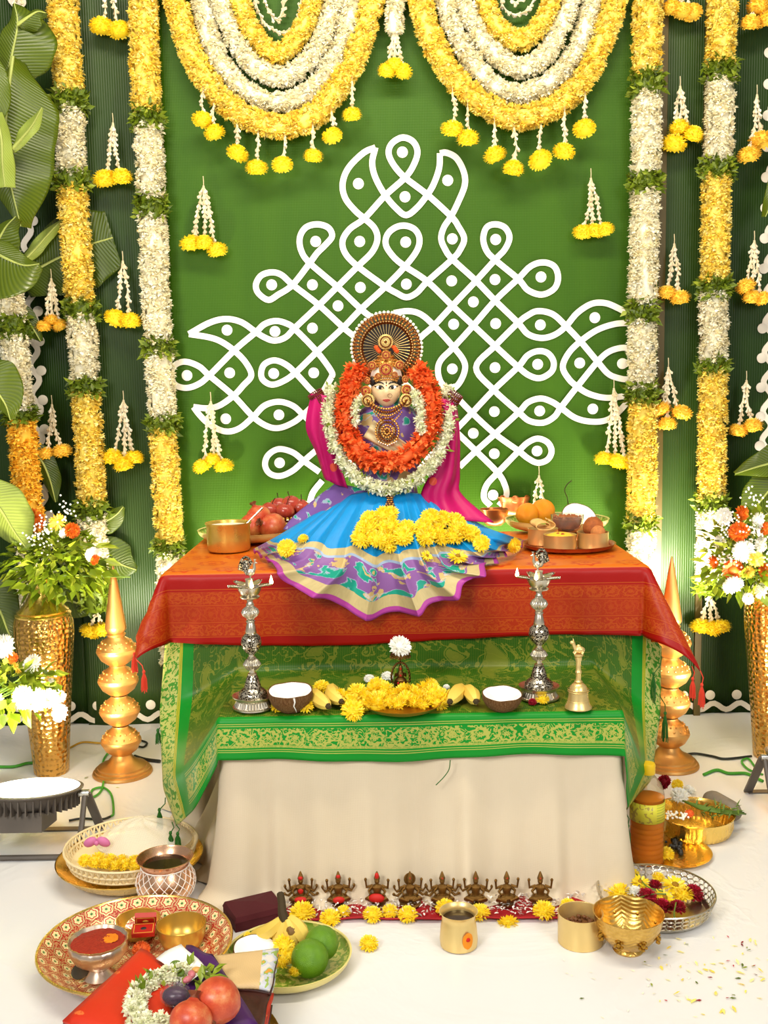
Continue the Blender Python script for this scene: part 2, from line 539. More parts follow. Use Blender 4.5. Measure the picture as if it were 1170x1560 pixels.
KOLAM = [
 [(572,225),(554,233),(531,256),(522,280),(526,302),(541,321),(555,333),(570,347),(575,364),(567,384),(545,406),(514,437),(486,465),(450,499),(435,514),(418,519),(403,514),(390,506),(368,491),(344,486),(319,492),(288,509)],
 [(288,509),(319,514),(338,521),(358,535),(375,553),(383,572),(371,587),(356,603),(334,618),(316,622),(295,620)],
 [(295,620),(305,633),(319,646),(342,657),(364,653),(386,635),(403,618),(425,612),(446,618),(461,631),(480,650)],
 [(505,575),(505,566),(483,536),(450,502),(437,493),(420,489),(403,494),(390,506),(358,533),(319,572),(303,585),(284,591),(267,586),(261,572),(266,557),(282,551),(303,558),(319,572),(356,603),(386,635),(407,649),(425,652),(446,644),(463,631),(490,605)],
 [(539,512),(523,499),(486,465),(446,434),(429,419),(414,415),(398,420),(390,434),(394,447),(409,457),(424,449),(446,434),(472,401),(483,386),(496,373),(506,360),(500,347),(483,342),(466,347),(457,362),(459,382),(472,401),(514,437),(550,471),(569,486)],
 [(472,592),(450,568),(435,555),(418,549),(403,555),(398,568),(401,579),(414,586),(431,581),(450,568),(483,536),(523,499),(550,471),(587,437),(617,406),(635,382),(639,364),(632,350),(617,344),(602,347),(590,358),(588,374),(600,392),(617,406),(651,429),(689,466),(721,496),(754,527),(789,559),(806,572),(823,576),(840,566),(843,551),(834,538),(819,535),(803,542),(789,559),(752,594),(719,629),(697,652)],
 [(572,225),(567,248),(572,271),(587,298),(604,318),(619,328),(636,316),(651,297),(661,280),(669,256),(670,234)],
 [(670,234),(680,233),(695,241),(706,261),(708,282),(698,308),(687,330),(676,347),(672,364),(678,380),(689,395),(725,428),(754,458),(789,492),(804,509),(825,515),(845,510),(862,497),(879,477),(901,463),(922,462),(942,470),(957,479),(970,492)],
 [(587,437),(545,406),(526,386),(522,367),(533,349),(555,333),(587,298),(617,271),(630,252),(636,232),(629,216),(613,210),(597,219),(592,234),(600,252),(617,271),(651,297),(687,330),(698,345),(707,364),(700,382),(689,395),(651,429),(635,446),(619,453),(603,446),(587,437)],
 [(645,510),(661,496),(689,466),(725,428),(754,396),(769,380),(776,362),(769,347),(754,342),(741,347),(736,364),(741,382),(754,396),(789,425),(804,442),(825,449),(844,440),(850,423),(844,406),(827,400),(808,406),(789,425),(754,458),(721,496),(691,529),(672,548),(667,564),(672,583),(687,596),(719,629),(754,661),(790,687),(804,698),(819,705),(834,700),(840,687),(834,674),(819,668),(804,674),(790,687),(758,720),(741,739),(737,758),(747,770)],
 [(600,477),(622,474),(641,479),(661,496),(691,529),(706,549),(708,564),(700,583),(687,596)],
 [(959,578),(946,577),(927,570),(910,551),(884,520),(862,497),(842,479),(819,474),(803,481),(789,492),(754,527),(725,560),(752,594),(790,628),(806,641),(827,644),(844,635),(854,621),(879,589),(910,551),(927,536),(946,530),(962,531)],
 [(957,492),(935,494),(909,503),(884,520),(866,538),(857,559),(866,577),(879,589),(897,600),(923,606),(955,603)],
 [(700,711),(725,687),(754,661),(790,628),(804,613),(823,607),(840,612),(854,621),(875,636),(897,642),(920,641),(938,631),(957,611)],
 [(697,660),(725,687),(758,720),(769,739),(771,755),(760,770)],
 [(490,679),(463,702),(446,717),(427,725),(411,721),(404,708),(409,693),(425,684),(446,689),(463,702),(487,719)],
 [(491,732),(477,750),(472,766)],
 [(505,575),(478,620),(463,631)],
 [(539,512),(575,545),(612,580),(650,615),(697,660)],
 [(472,592),(510,630),(550,668),(590,705),(560,735)],
 [(645,510),(600,555),(555,600),(510,645),(483,683)],
 [(697,652),(660,690),(625,725),(590,705)],
 [(480,650),(520,690),(560,735),(585,755)],
]
for i, st in enumerate(KOLAM):
    P = np.array([bpt(*p) for p in st])
    b = MB(); ribbon(b, catmull(P, 6), 0.0215, -0.001 - 0.0001 * i, rise=0.0016)
    o = b.build('kolam_line', 'chalk_white', bd, smooth=False)
DOTS = [(546,280),(481,368),(548,368),(414,434),(476,434),(549,438),(515,466),(346,503),(419,505),(476,500),(285,572),(350,568),(417,569),(478,568),(344,638),(425,632),(426,705),
 (613,232),(682,275),(617,300),(618,369),(689,364),(755,365),(824,422),(754,426),(688,428),(619,433),(721,460),(691,494),(755,493),(823,495),(906,484),(689,562),(754,560),(819,555),(883,553),(948,554),(753,627),(822,626),(903,623),(721,660),(753,691),(818,687),(751,754),(583,512),(640,560),(545,555),(593,610),(660,655),(540,650),(590,668)]
dm = disc(0.0195).mesh('kolam_dot', 'chalk_white')
for p in DOTS:
    x, z = bpt(*p); link('kolam_dot', dm, bd, (x, -0.0005, z))

# border of waves and dots along the foot and up the sides
bdm = disc(0.0185).mesh('border_dot', 'chalk_grey')
def wave_path(n, length, amp, per):
    s = np.linspace(0, length, n); return s, amp * np.sin(2 * PI * s / per)
FY = 0.02
for (x0, x1) in ((-2.3, cl), (cl, cr), (cr, 2.3)):
    s, a = wave_path(int((x1 - x0) * 70), x1 - x0, 0.013, 0.101)
    b = MB(); ribbon(b, np.stack([x0 + s, 0.03 + a], 1), 0.02, -0.001 if x0 == cl else 0.014, 0.004)
    b.build('border_wave', 'chalk_grey', bd, smooth=False)
for k in range(-22, 23):
    x = k * 0.101 + 0.012
    link('border_dot', bdm, bd, (x, 0.0 if cl < x < cr else 0.012, 0.075))
for sx, dpx, wpx in ((-1, 60, 50), (1, 1163, 1173)):
    xd, xw = bx(dpx, 560), bx(wpx, 560)
    s, a = wave_path(320, 2.9, 0.015, 0.107)
    b = MB(); ribbon(b, np.stack([xw + a, 0.1 + s], 1), 0.021, 0.022, 0.004)
    b.build('border_wave', 'chalk_grey', bd, smooth=False)
    for k in range(26):
        link('border_dot', bdm, bd, (xd, 0.02, 0.16 + k * 0.107))

# ------------------------------------------------------------------ blossoms and garlands
def mum_mesh(name, matname, layers, seed, eye=None, plen=0.55, pw=0.24, flat=1.0, core=0.5):
    """layers: (count, elevation deg, petal length); unit radius pompon"""
    r = np.random.default_rng(seed); b = MB(); D = []; L = []; S = []; T = []
    for (n, el, pl) in layers:
        a0 = r.uniform(0, 6)
        for k in range(n):
            a = a0 + 2 * PI * k / n + r.normal(0, 0.08); e = math.radians(el + r.normal(0, 6))
            d = np.array([math.cos(a) * math.cos(e), math.sin(a) * math.cos(e), math.sin(e)])
            D.append(d); L.append(d * (1 - pl) * np.array([1, 1, flat])); S.append(pl * r.uniform(0.9, 1.1)); T.append(np.clip(r.normal(0.5 + el / 400, 0.22), 0, 1))
    D = np.array(D); L = np.array(L); S = np.array(S)
    A = frames(D)
    # turn petals so that they cup upwards
    A = scale_mats(A, pw, S * 0.5, S)
    b.scatter(PETAL_V, PETAL_F, A, L, 0, T)
    b.ball((0, 0, 0), (core, core, core * flat), 10, 6, 0)
    mats = [matname]
    if eye:
        b.ball((0, 0, core * flat * 0.75), (0.26, 0.26, 0.18), 8, 5, 1); mats.append(eye)
    return b.mesh(name, mats, angle=180)
POM = [(20, -40, .3), (26, -22, .34), (28, -6, .36), (28, 8, .36), (26, 22, .36), (22, 38, .35), (17, 53, .32), (11, 68, .3), (5, 83, .3)]
FLT = [(22, -14, .6), (26, -2, .62), (26, 10, .6), (22, 24, .55), (18, 40, .48), (12, 58, .42), (6, 78, .35)]
DAI = [(17, -4, .82), (16, 8, .78), (12, 24, .6)]
pom_mesh = {k: mum_mesh('blossom_' + k, 'petal_' + k, POM, i + 5, flat=0.74, pw=0.2, core=0.8) for i, k in enumerate(('lemon', 'amber', 'yellow', 'orange'))}
mum_meshes = [mum_mesh('mum', 'petal_lemon', FLT, 40 + i, flat=0.72, pw=0.2, core=0.6) for i in range(4)]
daisy_mesh = mum_mesh('daisy_yellow', 'petal_lemon', DAI, 51, eye='flower_eye', flat=0.6, core=0.3)
white_mum = mum_mesh('mum_white', 'petal_white', FLT, 52, flat=0.6)
rust_mum = mum_mesh('mum_rust', 'petal_rust', FLT, 53, flat=0.6)
crimson_mum = mum_mesh('mum_crimson', 'petal_crimson', FLT, 54, flat=0.8, pw=0.34)
amber_daisy = mum_mesh('daisy_amber', 'petal_amber', DAI, 55, eye='flower_eye', flat=0.6, core=0.3)

def tube_frame(P):
    P = np.asarray(P, float); T = np.gradient(P, axis=0); T /= np.linalg.norm(T, axis=1, keepdims=True)
    s = np.r_[0, np.cumsum(np.linalg.norm(np.diff(P, axis=0), axis=1))]
    return P, T, s
def sample_tube(P, n, rng, stratify=True):
    P, T, s = tube_frame(P)
    u = (np.arange(n) + rng.uniform(0, 1, n)) / n * s[-1]
    C = np.stack([np.interp(u, s, P[:, k]) for k in range(3)], 1)
    t = np.stack([np.interp(u, s, T[:, k]) for k in range(3)], 1); t /= np.linalg.norm(t, axis=1, keepdims=True)
    ref = np.tile([0.0, 1.0, 0.0], (n, 1))
    x = np.cross(t, ref); x /= np.linalg.norm(x, axis=1, keepdims=True); y = np.cross(x, t)
    a = rng.uniform(0, 2 * PI, n)
    N = x * np.cos(a)[:, None] + y * np.sin(a)[:, None]
    return C, t, N, s[-1]
def blossom_tube(P, R, matname, seed, size=0.022, petals=14, dens=1.6, tone=(0.5, 0.22), flat=1.0, core=0.64):
    """a rope of blossoms threaded side by side along the path P"""
    rng = np.random.default_rng(seed); P = np.asarray(P, float)
    L = np.linalg.norm(np.diff(P, axis=0), axis=1).sum()
    n = max(6, int(dens * 2 * PI * R * L / (size * size)))
    C, t, N, _ = sample_tube(P, n, rng)
    Rr = R * (0.86 + 0.10 * rng.uniform(-1, 1, n))
    K = C + N * (Rr - size * 0.35)[:, None]
    up = N + rng.normal(0, 0.25, (n, 3)); up /= np.linalg.norm(up, axis=1, keepdims=True)
    F = frames(up)
    tn = np.clip(rng.normal(tone[0], tone[1], n), 0, 1)
    D = []; LL = []; TT = []
    for k in range(petals):
        ring = k % 3
        a = rng.uniform(0, 2 * PI, n); e = (0.15, 0.6, 1.05)[ring] + rng.normal(0, 0.15, n)
        loc = np.stack([np.cos(a) * np.cos(e), np.sin(a) * np.cos(e), np.sin(e)], 1)
        D.append(np.einsum('nij,nj->ni', F, loc)); LL.append(K); TT.append(np.clip(tn + rng.normal(0, 0.12, n), 0, 1))
    D = np.concatenate(D); LL = np.concatenate(LL); TT = np.concatenate(TT)
    A = frames(D, rng.uniform(-0.4, 0.4, len(D)))
    sz = size * rng.uniform(0.55, 0.9, len(D))
    b = MB(); b.scatter(PETAL_V, PETAL_F, scale_mats(A, sz * 0.55, sz * 0.5, sz), LL, 0, TT)
    b.tube(resample(P, max(3, int(L / 0.03))), R * core, 12)
    return b
def leaf_tube(P, R, matname, seed, size=0.03, n=260, out=0.5, core=True):
    rng = np.random.default_rng(seed); P = np.asarray(P, float)
    C, t, N, L = sample_tube(P, n, rng)
    K = C + N * (R * rng.uniform(0.45, 0.9, n))[:, None]
    d = N * out + rng.normal(0, 0.6, (n, 3)); 
    A = frames(d, rng.uniform(0, 6, n)); sz = size * rng.uniform(0.6, 1.25, n)
    b = MB(); b.scatter(LEAF_V, LEAF_F, scale_mats(A, sz * 0.5, sz, sz), K, 0, np.clip(rng.normal(0.45, 0.25, n), 0, 1))
    if core: b.tube(resample(P, 4), R * 0.7, 10)
    return b

def path_y(pts, Y):
    return np.array([at_y(px, py, Y) for px, py in pts])
SEC = {'y': ('petal_yellow', 'yellow_section'), 'c': ('petal_cream', 'cream_section'), 'a': ('petal_amber', 'amber_section'), 'w': ('petal_cream', 'cream_section')}
def column_garland(label, xy, secs, Y, wpx, seed):
    P = path_y(xy, Y); P = catmull(P, 10)
    py = np.interp(np.linspace(0, 1, len(P)), np.linspace(0, 1, len(xy)), [p[1] for p in xy])
    R = wpx / 2 * 2.42e-3
    foot = Vector(P[-1])
    g = thing('garland', label, 'garland', foot, group='hanging flower garlands on the backdrop')
    for i, (k, a, bb) in enumerate(secs):
        sel = np.linspace(a, bb, max(3, int((bb - a) / 8)))
        Q = np.stack([np.interp(sel, py, P[:, j]) for j in range(3)], 1) - np.array(foot)
        if k == 'g':
            o = leaf_tube(Q, R * 1.08, 'leaf_dark', seed + i, n=300).build('leaf_band', 'leaf_dark', g, angle=180)
        else:
            m, nm = SEC[k]
            o = blossom_tube(Q, R, m, seed + i, tone=(0.45 if k == 'a' else 0.55, 0.22)).build(nm, m, g, angle=180)
        o['kind'] = 'stuff'
    return g
GX2 = [(94,-25),(98,40),(106,140),(108,240),(114,340),(121,440),(126,520),(131,600),(136,680),(139,760),(143,850),(147,935)]
column_garland('yellow and cream flower garland whose foot hangs behind the bushy green foliage of a vase', GX2,
  [('y',-25,142),('g',138,172),('c',166,268),('g',260,290),('y',284,462),('g',455,486),('c',480,582),('g',576,603),('y',598,768),('g',762,792),('c',786,884),('g',878,930)], 3.785, 46, 100)
GX3 = [(217,-25),(219,60),(224,170),(229,260),(231,320),(236,420),(241,520),(246,600),(250,680),(255,770),(259,850),(263,950),(265,1010)]
column_garland('long yellow and cream flower garland passing behind the corner of the red cloth', GX3,
  [('y',-25,172),('g',165,196),('c',190,304),('g',297,334),('c',330,522),('g',517,540),('c',535,640),('g',632,660),('y',655,828),('g',822,846),('c',842,1010)], 3.785, 45, 130)
GX1 = [(8,380),(15,450),(22,520),(27,600),(36,680),(42,760),(48,840),(52,950)]
column_garland('amber and cream flower garland hanging behind the big banana leaves', GX1,
  [('c',380,488),('g',482,516),('c',510,626),('g',618,644),('a',640,800),('g',796,836),('c',830,945)], 3.74, 46, 160)
GX4 = [(988,-25),(986,60),(985,140),(983,300),(980,420),(978,520),(978,620),(978,720),(977,800),(976,920)]
column_garland('yellow and cream flower garland overlapping the edge of the kolam drawing', GX4,
  [('y',-25,122),('g',116,146),('c',142,268),('g',262,292),('c',287,464),('g',458,490),('c',486,592),('g',584,614),('y',609,794),('g',788,808),('c',804,930)], 3.785, 46, 190)
GX5 = [(1102,-25),(1098,80),(1096,180),(1093,260),(1090,340),(1088,430),(1087,520),(1086,620),(1084,720),(1083,800),(1082,905)]
g5 = column_garland('yellow and cream flower garland hanging above the white and orange bouquet', GX5,
  [('y',-25,98),('g',90,124),('c',118,248),('g',242,272),('y',266,430),('g',424,452),('c',446,552),('g',546,568),('y',562,760),('g',752,782),('c',776,884),('g',878,908)], 3.785, 45, 220)

def swag(name, label, pts, wpx, kind, Y, seed, group):
    P = catmull(path_y(pts, Y), 10); foot = P.mean(0); foot[2] = P[:, 2].min()
    m, nm = SEC[kind]
    o = blossom_tube(P - foot, wpx / 2 * 2.42e-3, m, seed).build(name, m, None, tuple(foot), angle=180)
    return tag(o, label, 'garland', group)
SW = 'flower swags along the top of the backdrop'
sgn = {'l': 'left-hand swag set, above the yellow-footed tassels', 'r': ''}
swag('swag_garland', 'outermost thick yellow swag garland carrying eight pendant blossoms', [(258,-30),(268,0),(284,60),(303,105),(335,148),(375,178),(425,193),(475,178),(513,135),(537,95),(557,40),(567,0),(572,-30)], 38, 'y', 3.79, 300, SW)
swag('swag_garland', 'cream swag garland inside the yellow one that carries eight pendant blossoms', [(298,-30),(306,0),(318,50),(340,100),(378,140),(427,157),(475,138),(507,95),(527,50),(537,0),(541,-30)], 31, 'c', 3.80, 301, SW)
swag('swag_garland', 'shorter cream swag garland around the pointed inner yellow loop', [(328,-30),(337,0),(350,42),(372,84),(400,108),(427,117),(455,106),(482,76),(500,36),(509,0),(513,-30)], 31, 'c', 3.79, 302, SW)
swag('swag_garland', 'innermost yellow swag garland bending to a point around two white bud strings', [(356,-30),(365,0),(378,36),(398,66),(421,84),(444,66),(464,38),(477,0),(482,-30)], 31, 'y', 3.78, 303, SW)
swag('swag_garland', 'outermost thick yellow swag garland carrying seven pendant blossoms', [(632,-30),(640,0),(658,62),(695,122),(742,162),(792,180),(850,160),(892,115),(920,55),(937,0),(941,-30)], 38, 'y', 3.79, 304, SW)
swag('swag_garland', 'cream swag garland inside the yellow one that carries seven pendant blossoms', [(671,-30),(678,0),(694,50),(720,96),(753,130),(792,144),(838,124),(868,92),(890,48),(903,0),(908,-30)], 31, 'c', 3.80, 305, SW)
swag('swag_garland', 'shorter cream swag garland around the rounded inner yellow loop', [(700,-30),(708,0),(722,38),(748,78),(792,104),(828,86),(852,48),(869,0),(874,-30)], 31, 'c', 3.79, 306, SW)
swag('swag_garland', 'innermost yellow swag garland with a rounded bottom around a white bud string', [(730,-30),(738,0),(752,34),(772,54),(792,62),(812,52),(828,30),(840,0),(844,-30)], 31, 'y', 3.78, 307, SW)

# bud strings and tassels
BUD_V = []; 
for z, r in ((0, 0.05), (0.55, 0.10), (0.8, 0.22), (1.0, 0.03)):
    for k in range(4): BUD_V.append((r * math.cos(PI / 2 * k), r * math.sin(PI / 2 * k), z))
BUD_F = [(4 * i + k, 4 * i + (k + 1) % 4, 4 * i + 4 + (k + 1) % 4, 4 * i + 4 + k) for i in range(3) for k in range(4)] + [(12, 13, 14, 15)]
def bud_strand(P, seed, blen=0.026, step=0.017, tilt=0.32):
    rng = np.random.default_rng(seed); P = np.asarray(P, float)
    P, T, s = tube_frame(resample(P, max(4, int(1 + np.linalg.norm(np.diff(P, axis=0), axis=1).sum() / 0.01))))
    u = np.arange(0, max(s[-1] - blen * 0.6, step), step)
    C = np.stack([np.interp(u, s, P[:, k]) for k in range(3)], 1); t = np.stack([np.interp(u, s, T[:, k]) for k in range(3)], 1)
    D = []; L = []
    for k in range(3):
        rd = rng.normal(size=(len(u), 3)); rd -= (rd * t).sum(1, keepdims=True) * t; rd /= np.linalg.norm(rd, axis=1, keepdims=True)
        D.append(t + rd * tilt * rng.uniform(0.6, 1.4, (len(u), 1))); L.append(C)
    D = np.concatenate(D); L = np.concatenate(L); A = frames(D); sz = blen * rng.uniform(0.8, 1.15, len(D))
    b = MB(); b.scatter(BUD_V, BUD_F, scale_mats(A, sz, sz, sz), L, 0, np.clip(rng.normal(0.5, 0.3, len(D)), 0, 1))
    b.tube(P[:: max(1, len(P) // 12)], 0.0022, 5)
    return b
def tassel(label, group, top, blos, kind, Y, wpx=30, seed=0, strands=None, name='flower_tassel'):
    pt = at_y(*top, Y)
    g = thing(name, label, 'flower tassel', pt, group=group)
    rng = np.random.default_rng(seed)
    for i, p in enumerate(blos):
        e = at_y(p[0], p[1], Y - 0.012 * (i % 2)) - pt
        q = Vector((e.x * 0.75, e.y * 0.3, e.z + wpx * 0.25 * 2.42e-3))
        q0 = Vector((q.x * 0.08, 0, -0.004))
        bud_strand([q0, q0.lerp(q, 0.5) + Vector((0.004 * rng.normal(), -0.004, 0)), q], seed + 7 * i).build('bud_strand', 'bud_ivory', g, angle=60)
        s_ = wpx / 2 * 2.42e-3 * rng.uniform(1.0, 1.15); link('blossom', pom_mesh[kind], g, e, (rng.normal(0, 0.2), rng.normal(0, 0.2), rng.uniform(0, 6)), (s_ * 1.06, s_ * 1.06, s_ * 0.92))
    b = MB(); b.tube([(0, 0, 0.035), (0.001, 0, 0.015), (0, 0, -0.01)], 0.0015, 5); b.tube([(0, 0, 0.002), (0.002, -0.002, -0.012)], 0.004, 6)
    b.build('thread', 'bud_ivory', g)
    return g
GP = 'single blossoms pendant from the eight-blossom swag'; GQ = 'single blossoms pendant from the seven-blossom swag'
PL = [((309,136),(309,183)),((326,158),(327,202)),((361,190),(362,234)),((393,204),(391,256)),((434,206),(430,251)),((476,192),(477,238)),((505,172),(506,207)),((536,125),(536,175))]
PR = [((689,143),(689,197)),((712,165),(713,211)),((753,190),(754,236)),((783,196),(782,257)),((824,192),(823,244)),((860,172),(859,231)),((891,145),(890,196))]
for i, (t, e) in enumerate(PL):
    tassel('white bud string with one yellow blossom pendant from the eight-blossom yellow swag', GP, t, [e], 'lemon', 3.77, 30, 400 + i, name='swag_pendant')
for i, (t, e) in enumerate(PR):
    tassel('white bud string with one yellow blossom pendant from the seven-blossom yellow swag', GQ, t, [e], 'lemon', 3.77, 32, 430 + i, name='swag_pendant')
GT = 'bud tassels hung on the backdrop'
TS = [
 ('flower tassel with two lemon blossoms between the garlands, second below the top', (172,188), [(160,273),(185,270)], 'lemon', 34),
 ('topmost flower tassel between the two garlands nearest the banana leaves', (168,-30), [(155,40),(182,46)], 'lemon', 34),
 ('flower tassel with two flattened blossoms between the garlands, third below the top', (187,398), [(176,485),(199,489)], 'lemon', 32),
 ('flower tassel with three full blossoms in a row above the gold finial spire', (188,610), [(172,697),(188,708),(204,697)], 'lemon', 33),
 ('flower tassel with two amber blossoms beside the wavy chalk border', (79,617), [(70,692),(95,687)], 'amber', 28),
 ('flower tassel with a cluster of amber blossoms just under a dark banana leaf', (78,425), [(78,488),(66,497),(92,496)], 'amber', 26),
 ('flower tassel with small amber blossoms half hidden behind the largest banana leaf', (62,200), [(66,270),(56,286)], 'amber', 24),
 ('white bud tassel partly behind the top of the tallest banana leaf', (22,-35), [(27,50),(46,44)], 'amber', 24),
 ('flower tassel with three lemon blossoms above the kolam horn tip', (310,284), [(291,371),(311,370),(331,381)], 'lemon', 31),
 ('flower tassel with a pyramid of three blossoms over the lower kolam horn', (321,612), [(308,710),(341,710),(325,700)], 'lemon', 29),
 ('flower tassel with three lemon blossoms high beside the upper kolam loops', (900,272), [(888,354),(921,350),(905,352)], 'lemon', 30),
 ('flower tassel whose blossoms touch the garland at the edge of the kolam', (935,592), [(920,699),(939,703),(956,704)], 'lemon', 30),
 ('flower tassel partly hidden behind the fruit plate and coconut', (821,725), [(812,795),(832,795)], 'lemon', 28),
 ('topmost flower tassel with a merged blossom cluster between the two slim garlands', (1037,-35), [(1024,12),(1040,17),(1054,19)], 'amber', 30),
 ('flower tassel with one blossom above two between the two slim garlands', (1036,132), [(1027,219),(1056,205),(1035,195)], 'lemon', 33),
 ('flower tassel with two round amber blossoms between the two slim garlands', (1027,372), [(1016,446),(1036,454)], 'amber', 29),
 ('flower tassel with three amber blossoms just above the bright spot on the backdrop', (1018,560), [(1007,624),(1038,629),(1016,646)], 'amber', 30),
 ('topmost flower tassel with three amber blossoms beside the dotted chalk border', (1154,-35), [(1155,11),(1144,35),(1168,29)], 'amber', 30),
 ('flower tassel with two amber blossoms, second below the top beside the dotted border', (1153,145), [(1160,214),(1141,236)], 'amber', 33),
 ('flower tassel with a bunch of amber blossoms, third below the top beside the dotted border', (1149,367), [(1136,436),(1163,455),(1146,453)], 'amber', 29),
 ('lowest flower tassel with two amber blossoms beside the dotted border', (1137,580), [(1124,656),(1147,649)], 'amber', 31),
]
for i, (lb, t, bl, k, w) in enumerate(TS):
    tassel(lb, GT, t, bl, k, 3.81, w, 500 + 11 * i)
# tassel feet of the column garlands and the short centre garland
tassel('bud tassel with two yellow blossoms at the foot of the foliage-covered garland', GT, (147,930), [(138,962),(156,960)], 'lemon', 3.80, 33, 760, name='garland_foot_tassel')
tassel('bud tassel with a ring of yellow blossoms below the garland beside the bouquet', GT, (1082,905), [(1068,955),(1098,955),(1083,957)], 'lemon', 3.80, 33, 770, name='garland_foot_tassel')
cg = thing('short_garland', 'short cream garland with a three-blossom tassel hanging between the two swag sets', 'garland', at_y(602, 50, 3.80))
P = catmull(path_y([(603,-30),(602,10),(601,50)], 3.80), 8) - np.array(cg.location)
o = blossom_tube(P, 14 * 2.42e-3, 'petal_cream', 311).build('cream_section', 'petal_cream', cg, angle=180); o['kind'] = 'stuff'
for i, e in enumerate([(589, 108), (614, 109), (601, 101)]):
    q = at_y(e[0], e[1] - 8, 3.80) - Vector(cg.location)
    bud_strand([(q.x * 0.2, 0, 0), (q.x * 0.8, -0.01, q.z)], 320 + i).build('bud_strand', 'bud_ivory', cg, angle=60)
    link('blossom', pom_mesh['lemon'], cg, at_y(*e, 3.79) - Vector(cg.location), (0.2, 0.1, i), 15 * 2.42e-3)
# white bud strings inside the swags
for lb, pts, sd in (('longer white bud string inside the pointed yellow loop', [(384,-20),(398,28),(425,49),(450,38),(462,-20)], 1),
                    ('shorter white bud string inside the pointed yellow loop', [(396,-20),(410,18),(425,28),(440,-20)], 2),
                    ('white bud string inside the rounded yellow loop', [(757,-20),(768,12),(785,22),(806,12),(820,-20)], 3),
                    ('short white bud string at the very top inside the rounded yellow loop', [(772,-20),(785,4),(802,-20)], 4)):
    o = bud_strand(catmull(path_y(pts, 3.82), 6), 340 + sd).build('bud_string', 'bud_ivory', None, angle=60, base=True)
    tag(o, lb, 'bud string', 'white bud strings inside the swags')

# ------------------------------------------------------------------ tables and their cloths
mat('table_wood', (96, 64, 38), rough=0.6, vary=0.2, vscale=8)
TX0, TX1, TYF, TYB, TZ = -0.60, 0.71, 2.87, 3.56, 0.745
BX0, BX1, BYF, BYB, BZ = -0.40, 0.56, 2.485, 2.845, 0.452
def plain_table(name, label, x0, x1, y0, y1, z):
    c = ((x0 + x1) / 2, (y0 + y1) / 2, 0); t = thing(name, label, 'table', c)
    b = MB(); b.box((x0 - c[0], y0 - c[1], z - 0.03), (x1 - c[0], y1 - c[1], z)); b.build('tabletop', 'table_wood', t, smooth=False)
    for sx in (x0 + 0.06, x1 - 0.06):
        for sy in (y0 + 0.06, y1 - 0.06):
            b = MB(); b.lathe([(0, 0), (0.02, 0), (0.024, z - 0.03), (0, z - 0.03)], 12)
            b.build('leg', 'table_wood', t, (sx - c[0], sy - c[1], 0))
    return t
plain_table('table', 'draped table that carries the seated idol under red and gold cloth', TX0, TX1, TYF, TYB, TZ)
plain_table('bench', 'low draped bench that carries the two silver lamps', BX0, BX1, BYF, BYB, BZ)

def white_fn(nt, b):
    n = nt.noise(3.0, 4)
    nt.put(b.inputs['Base Color'], nt.mix(n, s2l((208, 192, 164)), s2l((222, 208, 182))))
    u, v = nt.uv()
    w = nt.math('ADD', nt.math('SINE', nt.math('MULTIPLY', u, 2 * PI / 0.0022)), nt.math('SINE', nt.math('MULTIPLY', v, 2 * PI / 0.0022)))
    nt.put(b.inputs['Normal'], nt.bump(nt.math('ADD', nt.math('MULTIPLY', w, 0.02), nt.noise(9, 3)), 0.25, 0.012))
mat('white_sheet', rough=0.62, fn=white_fn)
def sheet_skirt(name, label, x0, x1, yf, yb, z, flare, seed, rear_flare=0.0):
    """white sheet hanging round three sides of a table"""
    rng = np.random.default_rng(seed)
    per = [(x0, yb), (x0, yf), (x1, yf), (x1, yb)]
    path = []; nrm = []; s = 0; S = []
    N = [160, 420, 160]
    for k in range(3):
        a = np.array(per[k]); c = np.array(per[k + 1]); L = np.linalg.norm(c - a); d = (c - a) / L
        for j in range(N[k]):
            f = j / N[k]; path.append(a + (c - a) * f)
            nn = np.array([d[1], -d[0]])
            # round the corner normals
            nrm.append(nn); S.append(s + L * f)
        s += L
    path.append(np.array(per[3])); nrm.append(nrm[-1]); S.append(s)
    path = np.array(path); nrm = np.array(nrm); S = np.array(S)
    k = 33; ker = np.ones(k) / k
    pad = lambda A: np.stack([np.convolve(np.pad(A[:, i], k // 2, mode='edge'), ker, 'valid') for i in range(2)], 1)
    nrm = pad(nrm); path = pad(path); nrm /= np.linalg.norm(nrm, axis=1, keepdims=True)
    path[0] = per[0]; path[-1] = per[3]
    rows = np.linspace(0, 1, 42); P = []
    ph = rng.uniform(0, 6, 6)
    fold = 0.45 * np.sin(S * 2 * PI / 0.31 + ph[0] + 0.6 * np.sin(S * 5 + ph[3])) + 0.3 * np.sin(S * 2 * PI / 0.19 + ph[1]) + 0.25 * np.sin(S * 2 * PI / 0.093 + ph[2])
    sharp = np.maximum(0, np.sin(S * 2 * PI / 0.23 + ph[4])) ** 6
    left = np.clip((path[:, 1] - yf) / (yb - yf), 0, 1) * (path[:, 0] < (x0 + x1) / 2)
    for r in rows:
        out = flare * r ** 2.2 + fold * (0.004 + 0.017 * r) + 0.015 * sharp * r ** 1.3 + rear_flare * left * r ** 2
        out = out + 0.03 * np.clip((r - 0.93) / 0.07, 0, 1) ** 2 * (0.6 + 0.5 * np.sin(S * 2 * PI / 0.13 + ph[5]))
        q = path + nrm * out[:, None]
        P.append(np.column_stack([q, np.full(len(q), z * (1 - r) + 0.004)]))
    P = np.array(P)
    uv = np.stack(np.broadcast_arrays(S[None, :], (rows * z)[:, None]), -1)
    b = MB(); b.grid(P, uv=uv)
    o = b.build(name, 'white_sheet', None, angle=180, base=True)
    return tag(o, label, 'cloth')
